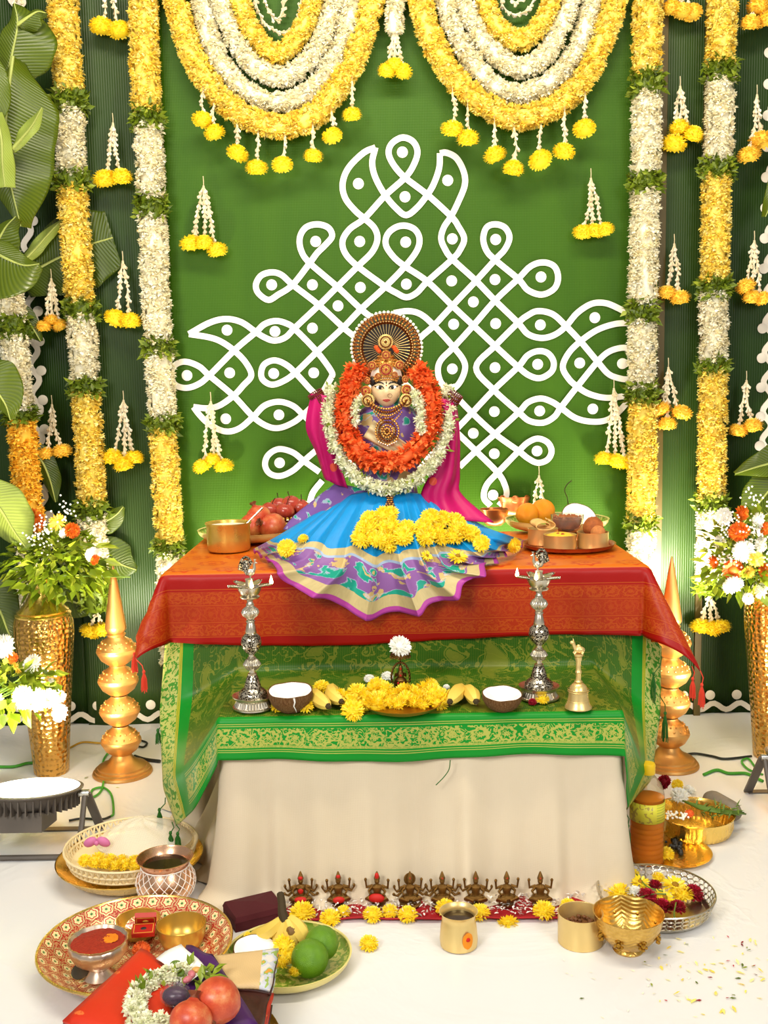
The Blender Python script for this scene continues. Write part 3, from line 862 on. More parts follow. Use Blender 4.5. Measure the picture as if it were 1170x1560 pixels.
sheet_skirt('bench_sheet', 'white sheet hanging in soft folds from the low bench to the floor', BX0 - 0.012, BX1 + 0.012, BYF - 0.012, BYB - 0.01, BZ, 0.035, 3, 0.10)
sheet_skirt('table_sheet', 'white sheet on the high table, mostly behind the green cloth', TX0 - 0.004, TX1 + 0.004, TYF + 0.03, TYB, TZ - 0.035, 0.03, 5)

# brocade helpers -----------------------------------------------------------
def motif(nt, u, v, cu, cv, rings, ph=0.0, offs=True):
    """woven medallions on a grid of cu x cv metres: returns 0/1 line mask and 0/1 body mask"""
    a = nt.math('DIVIDE', u, cu); c = nt.math('DIVIDE', v, cv)
    row = nt.math('FLOOR', c)
    if offs: a = nt.math('ADD', a, nt.math('MULTIPLY', nt.math('MODULO', row, 2.0), 0.5))
    fx = nt.math('SUBTRACT', nt.math('FRACT', a), 0.5); fy = nt.math('SUBTRACT', nt.math('FRACT', c), 0.5)
    ang = nt.math('ARCTAN2', fy, fx)
    r = nt.math('SQRT', nt.math('ADD', nt.math('MULTIPLY', fx, fx), nt.math('MULTIPLY', fy, fy)))
    lob = nt.math('MULTIPLY', nt.math('SINE', nt.math('MULTIPLY_ADD', ang, 8.0, ph)), 0.035)
    r = nt.math('ADD', r, lob)
    line = nt.math('GREATER_THAN', nt.math('SINE', nt.math('MULTIPLY', r, rings * 2 * PI * 2)), 0.25)
    body = nt.math('LESS_THAN', r, 0.42)
    return nt.math('MULTIPLY', line, body), body
def scroll(nt, u, v, per, lo, hi, freq=2.6):
    """scrolling vine between v=lo and v=hi"""
    mid = (lo + hi) / 2; half = (hi - lo) / 2
    t = nt.math('DIVIDE', nt.math('SUBTRACT', v, mid), half)
    s = nt.math('SINE', nt.math('MULTIPLY', u, 2 * PI / per))
    d = nt.math('ABSOLUTE', nt.math('SUBTRACT', t, nt.math('MULTIPLY', s, 0.62)))
    vine = nt.math('LESS_THAN', d, 0.17)
    ring = nt.math('LESS_THAN', nt.math('ABSOLUTE', nt.math('SUBTRACT', nt.math('SINE', nt.math('MULTIPLY', d, freq * PI)), 0.8)), 0.3)
    leaf = nt.math('GREATER_THAN', nt.voronoi(1 / (per * 0.16), vec=nt.vec(u, v), feature='DISTANCE_TO_EDGE'), 0.09)
    m = nt.math('MAXIMUM', vine, nt.math('MULTIPLY', ring, leaf))
    return nt.math('MULTIPLY', m, nt.band(v, lo, hi))
def lines(nt, v, ps, w):
    m = None
    for p in ps:
        k = nt.band(v, p - w / 2, p + w / 2); m = k if m is None else nt.math('MAXIMUM', m, k)
    return m
def hatch(nt, u, v, p=0.0035):
    return nt.math('MULTIPLY_ADD', nt.math('SINE', nt.math('MULTIPLY', nt.math('ADD', u, v), 2 * PI / p)), 0.25, 0.75)

def red_fn(nt, b):
    u, v = nt.uv()           # v: distance below the front edge (negative on the table top)
    red, dred, gold = s2l((152, 10, 3)), s2l((150, 14, 8)), s2l((192, 96, 18))
    top = nt.math('LESS_THAN', v, 0.018)
    ml, mb = motif(nt, u, nt.math('ADD', v, 0.5), 0.125, 0.105, 2.2)
    ml2, mb2 = motif(nt, nt.math('ADD', u, 0.06), nt.math('ADD', v, 0.55), 0.125, 0.105, 1.6, 1.0)
    c_top = nt.mix(nt.math('MULTIPLY', hatch(nt, u, v), 0.9), s2l((180, 56, 8)), s2l((214, 116, 16)))
    c_top = nt.mix(nt.math('MULTIPLY', ml, 0.75), c_top, s2l((180, 34, 10)))
    arab = nt.math('LESS_THAN', nt.math('ABSOLUTE', nt.math('SUBTRACT', nt.noise(40, 1, vec=nt.vec(u, v), dist=2.4), 0.5)), 0.05)
    rl, rb = motif(nt, u, nt.math('SUBTRACT', v, 0.068), 0.05, 0.034, 1.6, 0, False)
    g = nt.math('MULTIPLY', nt.math('MAXIMUM', nt.math('MULTIPLY', rl, 0.8), nt.math('MULTIPLY', arab, 0.7)), nt.math('MAXIMUM', nt.band(v, 0.068, 0.102), nt.band(v, 0.158, 0.190)))
    lt, lb = motif(nt, u, nt.math('SUBTRACT', v, 0.106), 0.046, 0.046, 1.5, 0, False)
    g = nt.math('MAXIMUM', g, nt.math('MULTIPLY', nt.math('MAXIMUM', nt.math('MULTIPLY', lt, 0.6), nt.math('MULTIPLY', arab, 0.5)), nt.band(v, 0.108, 0.150)))
    wash = nt.math('MULTIPLY', nt.math('MAXIMUM', nt.band(v, 0.066, 0.104), nt.band(v, 0.106, 0.192)), 0.30)
    g = nt.math('MAXIMUM', g, wash)
    g = nt.math('MAXIMUM', g, nt.math('MULTIPLY', lines(nt, v, (0.061, 0.105, 0.153, 0.194), 0.0022), 0.9))
    c_front = nt.mix(nt.math('MULTIPLY', g, nt.math('MULTIPLY', hatch(nt, u, v), 0.8)), red, gold)
    nt.put(b.inputs['Base Color'], nt.mix(top, c_front, c_top))
    nt.put(b.inputs['Normal'], nt.bump(nt.math('ADD', nt.noise(18, 3), nt.math('MULTIPLY', g, 0.1)), 0.2, 0.004))
mat('red_brocade', rough=0.42, fn=red_fn, spec=0.3)

def drape_grid(x0, x1, yf, yb, z, ax0, ax1, bmax, r, flare, nxs, nys, ripple, seed):
    rng = np.random.default_rng(seed); ph = rng.uniform(0, 6, 6)
    cx = np.linspace(x0 - ax0, x1 + ax1, nxs); t = np.linspace(0, 1, nys)
    P = np.zeros((nys, nxs, 3)); UV = np.zeros((nys, nxs, 2))
    L = yb - yf
    for i in range(nys):
        for j in range(nxs):
            x = cx[j]; bm = bmax(x); cy = yb - t[i] * (L + bm)
            a = max(x - x1, 0) if x > (x0 + x1) / 2 else max(x0 - x, 0); sx = 1 if x > (x0 + x1) / 2 else -1
            e_b = max(yf - cy, 0); e = math.hypot(a, e_b)
            bx_, by_ = min(max(x, x0), x1), max(cy, yf)
            if e <= 1e-9: q = (x, cy, z + 0.0015 * math.sin(x * 23 + ph[0]) * math.sin(cy * 31))
            else:
                be = math.atan2(e_b, a); dx, dy = math.cos(be) * sx, -math.sin(be)
                if e < r * PI / 2: h, dz = r * math.sin(e / r), r * (1 - math.cos(e / r))
                else: h, dz = r, r + e - r * PI / 2
                corner = math.sin(2 * be) ** 2 if a > 0 and e_b > 0 else 0.0
                sd = (flare[0] if sx < 0 else flare[1])
                c = 1 - sd * corner - (0.06 * sd / 0.1 if a > 0 and e_b <= 0 else 0) * 0.5
                h += dz * math.sqrt(max(0, 1 - c * c)); dz *= c
                s_ = x + (0 if e_b > 0 else 0) + 1.3 * cy * (a > 0)
                rp = ripple * min(1, dz / 0.12) * (math.sin(s_ * 17 + ph[1]) + 0.6 * math.sin(s_ * 41 + ph[2] + 3 * dz) + 0.35 * math.sin(s_ * 83 + ph[3]))
                h += rp
                q = (bx_ + dx * h, by_ + dy * h, z - dz)
            P[i, j] = q; UV[i, j] = (x, yf - cy)
    return P, UV
P, UV = drape_grid(TX0, TX1, TYF, TYB, TZ + 0.012, 0.16, 0.235, lambda x: 0.212 + 0.012 * math.sin(x * 4.5 + 2.4) + 0.01 * max(0, x), 0.022, (0.10, 0.13), 190, 110, 0.0035, 11)
b = MB(); b.grid(P, uv=UV)
red_cloth = b.build('red_brocade_cloth', 'red_brocade', None, angle=180, base=True)
tag(red_cloth, 'red and orange gold brocade cloth with bordered edge draped over the high table', 'cloth')
solid(red_cloth, 0.0025, 1.0)
mat('tassel_red', (214, 60, 34), rough=0.7); mat('tassel_green', (34, 96, 22), rough=0.7)
def tassel_cord(parent, p, length, matname, seed, sway=0.01, w=0.008):
    """knotted thread tassel hanging from world point p"""
    rng = np.random.default_rng(seed); b = MB(); p = Vector(p) - Vector(parent.location)
    k = p + Vector((sway * rng.normal(), -0.004, -length * 0.38))
    b.tube([p, p.lerp(k, 0.5) + Vector((sway * 0.6, 0, 0)), k], 0.0014, 5); b.ball(tuple(k), (0.0045, 0.0045, 0.006), 7, 5)
    for j in range(14):
        a = 2 * PI * j / 14; e = k + Vector((w * math.cos(a) * rng.uniform(0.5, 1.2), w * math.sin(a), -length * 0.62 * rng.uniform(0.85, 1.05)))
        b.tube([k, k.lerp(e, 0.4) + Vector((w * 0.4 * math.cos(a), w * 0.4 * math.sin(a), 0)), e], 0.0012, 4)
    return b.build('tassel', matname, parent)
co = P[-1, -1]; cl_ = P[-1, 0]
tassel_cord(red_cloth, co, 0.10, 'tassel_red', 1); tassel_cord(red_cloth, co + np.array([-0.02, 0.01, 0.01]), 0.09, 'tassel_red', 2)
tassel_cord(red_cloth, cl_, 0.09, 'tassel_red', 3); tassel_cord(red_cloth, P[-8, 0], 0.08, 'tassel_red', 4)

def green_fn(nt, b):
    u, v = nt.uv()    # u metres across; v metres past the bench front edge (negative: bench top and back)
    grn, gold = s2l((8, 128, 32)), s2l((168, 164, 60))
    low = nt.math('GREATER_THAN', v, 0.0)
    du = nt.math('MINIMUM', nt.math('SUBTRACT', u, -0.80), nt.math('SUBTRACT', 0.95, u))   # distance from the side hems
    side = nt.math('LESS_THAN', du, 0.16)
    # body: floral jaal with paisleys
    ml, mb = motif(nt, u, nt.math('ADD', v, 2.0), 0.15, 0.17, 1.3)
    n1 = nt.noise(13, 2, vec=nt.vec(u, nt.math('MULTIPLY', v, 0.7)), dist=0.5)
    blot = nt.math('GREATER_THAN', n1, 0.60)
    vine = nt.math('LESS_THAN', nt.math('ABSOLUTE', nt.math('SUBTRACT', nt.noise(20, 2, vec=nt.vec(u, v), dist=1.0), 0.5)), 0.022)
    rim = nt.math('LESS_THAN', nt.math('ABSOLUTE', nt.math('SUBTRACT', n1, 0.57)), 0.012)
    mesh = nt.math('GREATER_THAN', nt.math('MULTIPLY', nt.math('SINE', nt.math('MULTIPLY', nt.math('ADD', u, v), 2 * PI / 0.010)), nt.math('SINE', nt.math('MULTIPLY', nt.math('SUBTRACT', u, v), 2 * PI / 0.010))), 0.1)
    body = nt.math('MAXIMUM', nt.math('MULTIPLY', blot, 0.9), nt.math('MAXIMUM', nt.math('MULTIPLY', mesh, 0.5), nt.math('MAXIMUM', vine, rim)))
    body = nt.math('MULTIPLY', body, 0.8)
    c_body = nt.mix(body, s2l((24, 84, 8)), s2l((122, 126, 38)))
    # front border
    g = scroll(nt, u, v, 0.085, 0.030, 0.078, 4.0)
    fl, fb = motif(nt, u, nt.math('SUBTRACT', v, 0.028), 0.064, 0.050, 2.0, 0.5, False)
    g = nt.math('MAXIMUM', g, nt.math('MULTIPLY', fl, nt.band(v, 0.030, 0.078)))
    g = nt.math('MAXIMUM', g, nt.math('MULTIPLY', lines(nt, v, (0.019, 0.024, 0.083, 0.088), 0.0018), 1.0))
    arab = nt.math('LESS_THAN', nt.math('ABSOLUTE', nt.math('SUBTRACT', nt.noise(46, 1, vec=nt.vec(u, v), dist=2.2), 0.5)), 0.055)
    g = nt.math('MULTIPLY', nt.math('MAXIMUM', fl, arab), nt.band(v, 0.030, 0.078)); g = nt.math('MAXIMUM', g, nt.math('MULTIPLY', nt.band(v, 0.072, 0.078), 0.7))
    g = nt.math('MAXIMUM', g, lines(nt, v, (0.019, 0.024, 0.083, 0.088), 0.0018))
    c_bord = nt.mix(nt.math('MULTIPLY', g, 0.72), grn, s2l((186, 176, 84)))
    col = nt.mix(low, c_body, c_bord)
    # side hems: pale zari band, yellow lines, plain green
    zr = nt.math('GREATER_THAN', nt.noise(42, 3, vec=nt.vec(u, v), dist=1.5), 0.47)
    c_zari = nt.mix(nt.math('MULTIPLY', zr, 0.8), s2l((60, 130, 30)), s2l((190, 186, 104)))
    c_side = nt.mix(nt.math('LESS_THAN', du, 0.085), grn, c_zari)
    c_side = nt.mix(lines(nt, du, (0.088, 0.094, 0.100), 0.003), c_side, s2l((206, 176, 40)))
    col = nt.mix(side, col, c_side)
    nt.put(b.inputs['Base Color'], col)
    nt.put(b.inputs['Normal'], nt.bump(nt.noise(16, 3), 0.2, 0.004))
mat('green_brocade', rough=0.4, fn=green_fn, spec=0.3)

def poly_path(pts, counts, blend=0.0):
    out = []
    for (a, c), n in zip(zip(pts[:-1], pts[1:]), counts):
        for k in range(n): out.append(np.array(a) + (np.array(c) - np.array(a)) * k / n)
    out.append(np.array(pts[-1])); return np.array(out)
cnt = [26, 22, 20]
GY = TYF - 0.006
def edge(x): return [(x, GY, TZ - 0.03), (x, GY - 0.004, BZ + 0.016), (x, BYF - 0.014, BZ + 0.014), (x, BYF - 0.034, BZ - 0.092)]
def outer(pts): return [np.array(at_y(px, py, Y)) for px, py, Y in pts]
EL = poly_path(edge(BX0 - 0.012), cnt); ER = poly_path(edge(BX1 + 0.012), cnt)
OL = poly_path(outer([(252, 975, 2.91), (243, 1085, 2.85), (248, 1200, 2.74), (268, 1257, 2.62)]), cnt)
ORr = poly_path(outer([(1008, 985, 2.91), (1006, 1090, 2.84), (992, 1190, 2.72), (952, 1236, 2.58)]), cnt)
def smooth_path(A, k=5):
    ker = np.ones(k) / k; B = np.stack([np.convolve(np.pad(A[:, i], k // 2, mode='edge'), ker, 'valid') for i in range(3)], 1)
    B[0] = A[0]; B[-1] = A[-1]; return B
EL, ER, OL, ORr = (smooth_path(A) for A in (EL, ER, OL, ORr))
nW, nM = 26, 120
vv = poly_path([(-0.68, 0, 0), (-0.375, 0, 0), (0.0, 0, 0), (0.107, 0, 0)], cnt)[:, 0]
rows = []; uvr = []
rng = np.random.default_rng(5)
for i in range(len(EL)):
    row = []; ur = []
    f2 = i / (len(EL) - 1)
    for j in range(nW):
        s = j / nW; p = OL[i] * (1 - s) + EL[i] * s
        w = math.sin(s * PI) * (0.012 * math.sin(s * 11 + 5 * f2) - 0.03 * f2) * min(1, max(0, (f2 - 0.3) * 3))
        row.append(p + np.array([0.0, w, -0.02 * math.sin(s * PI) * f2])); ur.append((-0.80 + 0.4 * s * 0.97, vv[i]))
    for j in range(nM + 1):
        s = j / nM; p = EL[i] * (1 - s) + ER[i] * s
        hang = max(0, (i - 48) / 20); back = 1 if i < 26 else 0
        p = p + np.array([0, -0.004 * hang * math.sin(s * 31) - 0.0015 * back * math.sin(s * 23 + 1), 0.006 * hang * math.sin(s * 9 + 1)])
        row.append(p); ur.append((-0.412 + 0.984 * s, vv[i]))
    for j in range(1, nW + 1):
        s = j / nW; p = ER[i] * (1 - s) + ORr[i] * s
        w = math.sin(s * PI) * (0.012 * math.sin(s * 9 + 4 * f2) - 0.035 * f2) * min(1, max(0, (f2 - 0.3) * 3))
        row.append(p + np.array([0.0, w, -0.02 * math.sin(s * PI) * f2])); ur.append((0.572 + 0.378 * s, vv[i]))
    rows.append(row); uvr.append(ur)
b = MB(); b.grid(np.array(rows), uv=np.array(uvr))
green_cloth = b.build('green_brocade_cloth', 'green_brocade', None, angle=180, base=True)
tag(green_cloth, 'green and gold brocade cloth falling from the high table over the low bench', 'cloth')
solid(green_cloth, 0.0022, 1.0)
for k, (px, py, Y, L) in enumerate([(262, 1252, 2.62, 0.075), (268, 1256, 2.61, 0.062), (252, 1215, 2.70, 0.085),
        (952, 1236, 2.58, 0.10), (968, 1222, 2.63, 0.085), (940, 1205, 2.50, 0.12), (1008, 1000, 2.86, 0.13), (1005, 1060, 2.85, 0.13), (1000, 1110, 2.82, 0.12), (243, 1100, 2.84, 0.06)]):
    tassel_cord(green_cloth, at_y(px, py, Y), L, 'tassel_green', 20 + k, 0.012)
b = MB(); b.tube(catmull([np.array(at_y(px, py, 2.44)) for px, py in ((686, 1158), (684, 1172), (676, 1184), (664, 1196))], 4) - np.array(green_cloth.location), [0.0012] * 13, 5); b.build('loose_thread', 'tassel_green', green_cloth)

# ------------------------------------------------------------------ placing helpers
from mathutils.bvhtree import BVHTree
def bvh_of(*objs):
    vs_, fs_, off = [], [], 0
    for o in objs:
        me = o.data; M = o.matrix_basis
        if o.parent: M = o.parent.matrix_basis @ M
        for v in me.vertices: vs_.append(M @ v.co)
        for p in me.polygons: fs_.append([i + off for i in p.vertices])
        off = len(vs_)
    return BVHTree.FromPolygons(vs_, fs_)
def hit(bvh, px, py):
    d = ray(px, py).normalized(); r = bvh.ray_cast(CAM_P, d)
    return (r[0], r[1] if r[1].dot(d) < 0 else -r[1]) if r[0] is not None else (None, None)
def below(bvh, p):
    r = bvh.ray_cast(Vector((p[0], p[1], p[2])), Vector((0, 0, -1)))
    return r[0]
def ico():
    bm = bmesh.new(); bmesh.ops.create_icosphere(bm, subdivisions=1, radius=1.0)
    v = [tuple(x.co) for x in bm.verts]; bm.verts.index_update()
    f = [tuple(x.index for x in fc.verts) for fc in bm.faces]; bm.free(); return v, f
ICO_V, ICO_F = ico()
def beads(b, pts, r, mi=0):
    pts = np.asarray(pts, float); n = len(pts)
    rr = np.broadcast_to(np.asarray(r, float), n)
    A = np.eye(3)[None] * rr[:, None, None]
    byn = {}
    for fc in ICO_F: byn.setdefault(len(fc), []).append(fc)
    return b.scatter(ICO_V, ICO_F, A, pts, mi)

# ------------------------------------------------------------------ the idol
mat('face_ivory', (242, 208, 158), rough=0.35, coat=0.2)
mat('eye_black', (18, 12, 10), rough=0.3); mat('eye_white', (246, 240, 228), rough=0.3)
mat('lip_rose', (186, 60, 58), rough=0.4); mat('vermilion', (190, 24, 14), rough=0.6)
mat('ruby', (150, 20, 36), rough=0.2, coat=0.5); mat('pearl', (246, 240, 226), rough=0.25, coat=0.4)
mat('crown_white', (236, 228, 210), rough=0.35)
metal('jewel_gold', (206, 150, 76), 0.34, bump=0.3, bscale=400); metal('jewel_gold_dark', (128, 72, 36), 0.4, bump=0.4, bscale=500)
metal('jewel_gold_pale', (228, 200, 128), 0.32, bump=0.3, bscale=400)
mat('halo_dark', (30, 16, 8), rough=0.6); mat('hair_black', (22, 14, 12), rough=0.5)
def pink_fn(nt, b):
    n = nt.noise(7, 3); mt = nt.math('GREATER_THAN', nt.voronoi(16, out='Distance'), 0.62)
    c = nt.mix(n, s2l((170, 8, 84)), s2l((206, 16, 112)))
    nt.put(b.inputs['Base Color'], nt.mix(nt.math('MULTIPLY', nt.math('LESS_THAN', nt.voronoi(13, rand=0.9), 0.16), 0.8), c, s2l((226, 92, 44))))
mat('silk_pink', rough=0.45, fn=pink_fn, spec=0.3, transluc=0.1)
def ikat(nt, vec, base=(132, 88, 150)):
    nz = nt.noise(140, 2, vec=vec)
    f1 = nt.noise(19, 1, vec=vec, dist=0.8); f2 = nt.noise(22, 1, vec=nt.vec(*nt.xyz(nt_off(nt, vec, 4.3))), dist=0.8)
    c = nt.mix(nt.math('GREATER_THAN', nt.math('MULTIPLY_ADD', nz, 0.14, f1), 0.66), s2l(base), s2l((26, 150, 128)))
    c = nt.mix(nt.math('GREATER_THAN', nt.math('MULTIPLY_ADD', nz, 0.14, f2), 0.68), c, s2l((196, 168, 110)))
    e = nt.math('ABSOLUTE', nt.math('SUBTRACT', nt.math('MULTIPLY_ADD', nz, 0.14, f1), 0.66))
    c = nt.mix(nt.math('MULTIPLY', nt.math('LESS_THAN', e, 0.022), 0.5), c, s2l((186, 196, 220)))
    return c
def nt_off(nt, vec, d):
    n = nt.new('ShaderNodeVectorMath', operation='ADD'); nt.put(n.inputs[0], vec); n.inputs[1].default_value = (d, d * 0.7, d * 1.3); return n.outputs[0]
def purple_fn(nt, b): nt.put(b.inputs['Base Color'], ikat(nt, nt.coord(), (112, 80, 150)))
mat('silk_ikat', rough=0.45, fn=purple_fn, spec=0.3)
def skirt_fn(nt, b):
    u, v = nt.uv()    # v = metres up from the hem
    vec = nt.vec(u, nt.math('MULTIPLY', v, 1.5))
    n = nt.noise(50, 2, vec=nt.vec(nt.math('MULTIPLY', u, 4.0), v))
    beige = nt.mix(n, s2l((176, 160, 112)), s2l((202, 184, 134)))
    c = nt.mix(n, s2l((6, 120, 190)), s2l((16, 148, 214)))
    c = nt.mix(nt.math('LESS_THAN', v, 0.172), c, beige)
    c = nt.mix(nt.math('LESS_THAN', v, 0.146), c, ikat(nt, vec))
    c = nt.mix(nt.band(v, 0.140, 0.148), c, s2l((150, 170, 200)))
    c = nt.mix(nt.math('LESS_THAN', v, 0.050), c, beige)
    c = nt.mix(nt.math('LESS_THAN', v, 0.0165), c, s2l((168, 62, 150)))
    nt.put(b.inputs['Base Color'], c)
mat('silk_skirt', rough=0.42, fn=skirt_fn, spec=0.3)

IY = 3.08
ROOT = at_y(590, 846, IY); ROOT.z = TZ + 0.016
idol = thing('goddess_idol', 'seated goddess idol with ivory face, jewelled halo and blue fanned silk skirt', 'idol', ROOT)
IS = 1.93e-3       # metres per pixel at the idol
def I(px, py, dy=0.0): return at_y(px, py, IY + dy) - ROOT

# torso with shoulders (one lathe-like loft)
b = MB(); rows = []
for (py, hw, dp, cx) in ((850, 95, 0.13, 590), (815, 85, 0.12, 590), (770, 52, 0.075, 590), (742, 42, 0.06, 590), (700, 50, 0.062, 590), (660, 58, 0.06, 590), (632, 54, 0.05, 590), (620, 38, 0.042, 590), (612, 17, 0.03, 590), (590, 15, 0.028, 590)):
    c = I(cx, py); rows.append([(c.x + hw * IS * math.cos(a), c.y + 0.02 + dp * math.sin(a), c.z) for a in np.linspace(0, 2 * PI, 40, endpoint=False)])
b.grid(np.array(rows), wrap=True); torso = b.build('torso', 'silk_ikat', idol); subsurf(torso)
# pleated pallu across the chest
b = MB(); G = []
for s in np.linspace(0, 1, 14):
    row = []
    for t in np.linspace(0, 1, 18):
        px = 553 + 72 * t + 16 * s * (1 - t); py = 640 + 66 * t + 26 * (1 - s) * (1 - t) - 26 * s * t
        row.append(np.array(I(px, py, -0.056 - 0.012 * math.sin(t * PI) - 0.004 * math.sin(s * 14))))
    G.append(row)
mat('zari_beige', (186, 168, 124), rough=0.45, vary=0.1)
b.grid(np.array(G)); solid(b.build('pallu', 'zari_beige', idol, angle=180), 0.002)

# head
hc = I(588.5, 592, -0.012)
b = MB(); rows = []; nr, nc = 30, 40
for i in range(nr + 1):
    th = PI * i / nr; row = []
    for j in range(nc):
        a = 2 * PI * j / nc; x = math.sin(th) * math.cos(a); y = math.sin(th) * math.sin(a); z = -math.cos(th)
        w = 0.0445 * (1 - 0.20 * max(0, -z) ** 1.6); X = w * x; Yy = 0.044 * y; Z = 0.053 * z
        if y < 0:
            Yy *= 0.95
            Yy -= 0.011 * math.exp(-(X / 0.0065) ** 2) * max(0, 1 - ((Z + 0.010) / 0.017) ** 2) ** 1 if abs(Z + 0.010) < 0.017 else 0    # nose
            Yy -= 0.003 * math.exp(-(X / 0.012) ** 2 - ((Z + 0.034) / 0.006) ** 2)      # mouth
            Yy -= 0.004 * math.exp(-(X / 0.014) ** 2 - ((Z + 0.048) / 0.008) ** 2)      # chin
            Yy += 0.0035 * (math.exp(-((X - 0.017) / 0.009) ** 2 - ((Z - 0.005) / 0.006) ** 2) + math.exp(-((X + 0.017) / 0.009) ** 2 - ((Z - 0.005) / 0.006) ** 2))
        row.append((X, Yy, Z))
    rows.append(row)
b.grid(np.array(rows), wrap=True); head = b.build('head', 'face_ivory', idol, hc, angle=180)
hb = bvh_of(head) if False else BVHTree.FromPolygons([v.co.copy() for v in head.data.vertices], [list(p.vertices) for p in head.data.polygons])
def face_pt(x, z, off=0.0008):
    r = hb.ray_cast(Vector((x, -0.2, z)), Vector((0, 1, 0))); return (r[0] + r[1] * off) if r[0] else Vector((x, -0.04, z))
def face_curve(pts, rad, name, m, n=16):
    P = catmull(np.array(pts), 6); Q = [face_pt(x, z, 0.0004) for x, z in P]
    b = MB(); rr = [rad * (0.35 + 0.65 * math.sin(PI * min(1, max(0.0, k / (len(Q) - 1)))) ** 0.7) for k in range(len(Q))]
    b.tube(Q, rr, 6); return b.build(name, m, head)
for sx in (-1, 1):
    ex, ez = 0.0175 * sx, 0.0035
    c = face_pt(ex, ez, 0.0)
    for nm, m, sc, dx, dy in (('eye_white', 'eye_white', (0.0120, 0.0025, 0.0058), 0, 0), ('iris', 'eye_black', (0.0053, 0.0026, 0.0053), -0.0005, -0.0012)):
        b = MB(); b.ball((0, 0, 0), sc, 14, 8); b.build(nm, m, head, (c.x + dx, c.y + dy, c.z))
    face_curve([(ex - sx * 0.0115, ez - 0.0035), (ex - sx * 0.005, ez + 0.0035), (ex + sx * 0.003, ez + 0.0045), (ex + sx * 0.011, ez + 0.002), (ex + sx * 0.0165, ez + 0.0045)], 0.0024, 'eyelid', 'eye_black')
    face_curve([(ex - sx * 0.011, ez - 0.003), (ex, ez - 0.0052), (ex + sx * 0.010, ez + 0.0005)], 0.0008, 'lower_lid', 'eye_black')
    face_curve([(ex - sx * 0.012, ez + 0.0085), (ex - sx * 0.004, ez + 0.0135), (ex + sx * 0.006, ez + 0.0140), (ex + sx * 0.016, ez + 0.0085)], 0.0026, 'eyebrow', 'eye_black')
face_curve([(-0.0115, -0.0325), (-0.004, -0.0312), (0.0, -0.0322), (0.004, -0.0312), (0.0115, -0.0325)], 0.0019, 'upper_lip', 'lip_rose')
face_curve([(-0.009, -0.0338), (0.0, -0.0358), (0.009, -0.0338)], 0.0021, 'lower_lip', 'lip_rose')
p = face_pt(0, 0.0165); b = MB(); b.ball((0, 0, 0), (0.0015, 0.001, 0.0042), 8, 6); b.build('forehead_mark', 'eye_black', head, p)
p = face_pt(0, 0.0085); b = MB(); b.ball((0, 0, 0), (0.0019, 0.001, 0.0019), 8, 6); b.build('bindi', 'vermilion', head, p)
p = face_pt(0.008, -0.016, 0.003); b = MB(); beads(b, [(p.x + 0.006 * math.cos(a), p.y - 0.002, p.z - 0.004 + 0.006 * math.sin(a)) for a in np.linspace(0, 2 * PI, 12, endpoint=False)], 0.0012); b.build('nose_ring', 'jewel_gold_dark', head)
# dark hair peeping at the temples
for sx in (-1, 1):
    b = MB(); b.ball((0, 0, 0), (0.012, 0.02, 0.016), 12, 8); b.build('hair', 'hair_black', idol, hc + Vector((sx * 0.037, -0.012, 0.022)))

def medallion(R, mg='jewel_gold', mr='ruby', centre='ruby', rings=3):
    """round jewelled disc facing -y"""
    b = MB(); M = Matrix.Rotation(PI / 2, 4, 'X')
    b.lathe([(0, 0), (R, 0), (R, R * .12), (R * .9, R * .2), (R * .6, R * .22), (R * .3, R * .3), (0, R * .34)], 24, M=M)
    for k in range(rings):
        rr = R * (0.92 - 0.24 * k); n = int(26 - 6 * k)
        beads(b, [(rr * math.cos(2 * PI * j / n), -R * (.22 + .05 * k), rr * math.sin(2 * PI * j / n)) for j in range(n)], R * (0.09 if k % 2 == 0 else 0.13), k % 2)
    beads(b, [(0, -R * .36, 0)], R * 0.22, 1)
    return b.mesh('medallion', [mg, mr])
med_red = medallion(1.0, 'jewel_gold', 'ruby'); med_pale = medallion(1.0, 'jewel_gold_pale', 'jewel_gold_dark')

# halo: dark disc, spokes, beaded band, pearls
ctr = I(589, 530, 0.03); RO, RI = 54 * IS, 37 * IS
halo = thing('halo_tmp', 'x', 'x')
bpy.data.objects.remove(halo)
b = MB(); M = Matrix.Rotation(PI / 2, 4, 'X')
b.lathe([(RI * 0.96, -0.004), (RO * 0.955, -0.004), (RO * 0.97, 0.002), (RO * 0.9, 0.010), (RI * 1.06, 0.010), (RI * 0.96, 0.004)], 72, M=M, close=True)
halo = b.build('halo', 'jewel_gold_dark', idol, ctr)
b = MB(); b.lathe([(0, -0.003), (RI, -0.003), (RI, 0.001), (0, 0.001)], 48, M=M); b.build('halo_disc', 'halo_dark', halo)
b = MB()
for k in range(44):
    a = 2 * PI * k / 44; c, s = math.cos(a), math.sin(a)
    b.tube([(c * RI * .35, -0.003, s * RI * .35), (c * RI * .98, -0.004, s * RI * .98)], [0.0005, 0.0009], 5)
b.build('halo_spokes', 'jewel_gold_pale', halo)
for (rr, n, r, nm, m) in ((0.985, 54, 0.0056, 'pearl_rim', 'pearl'), (0.915, 62, 0.0034, 'bead_row', 'jewel_gold'), (0.80, 52, 0.0044, 'bead_row', 'jewel_gold'), (0.725, 60, 0.0026, 'bead_row', 'jewel_gold_pale')):
    b = MB(); beads(b, [(RO * rr * math.cos(2 * PI * k / n), -0.010 if rr < .97 else -0.002, RO * rr * math.sin(2 * PI * k / n)) for k in range(n)], r)
    o = b.build(nm, m, halo)
b = MB()
for k in range(52):
    a = 2 * PI * (k + .5) / 52; c, s = math.cos(a), math.sin(a)
    b.tube([(c * RO * .76, -0.0105, s * RO * .76), (c * RO * .9, -0.0105, s * RO * .9)], [0.003, 0.0016], 5)
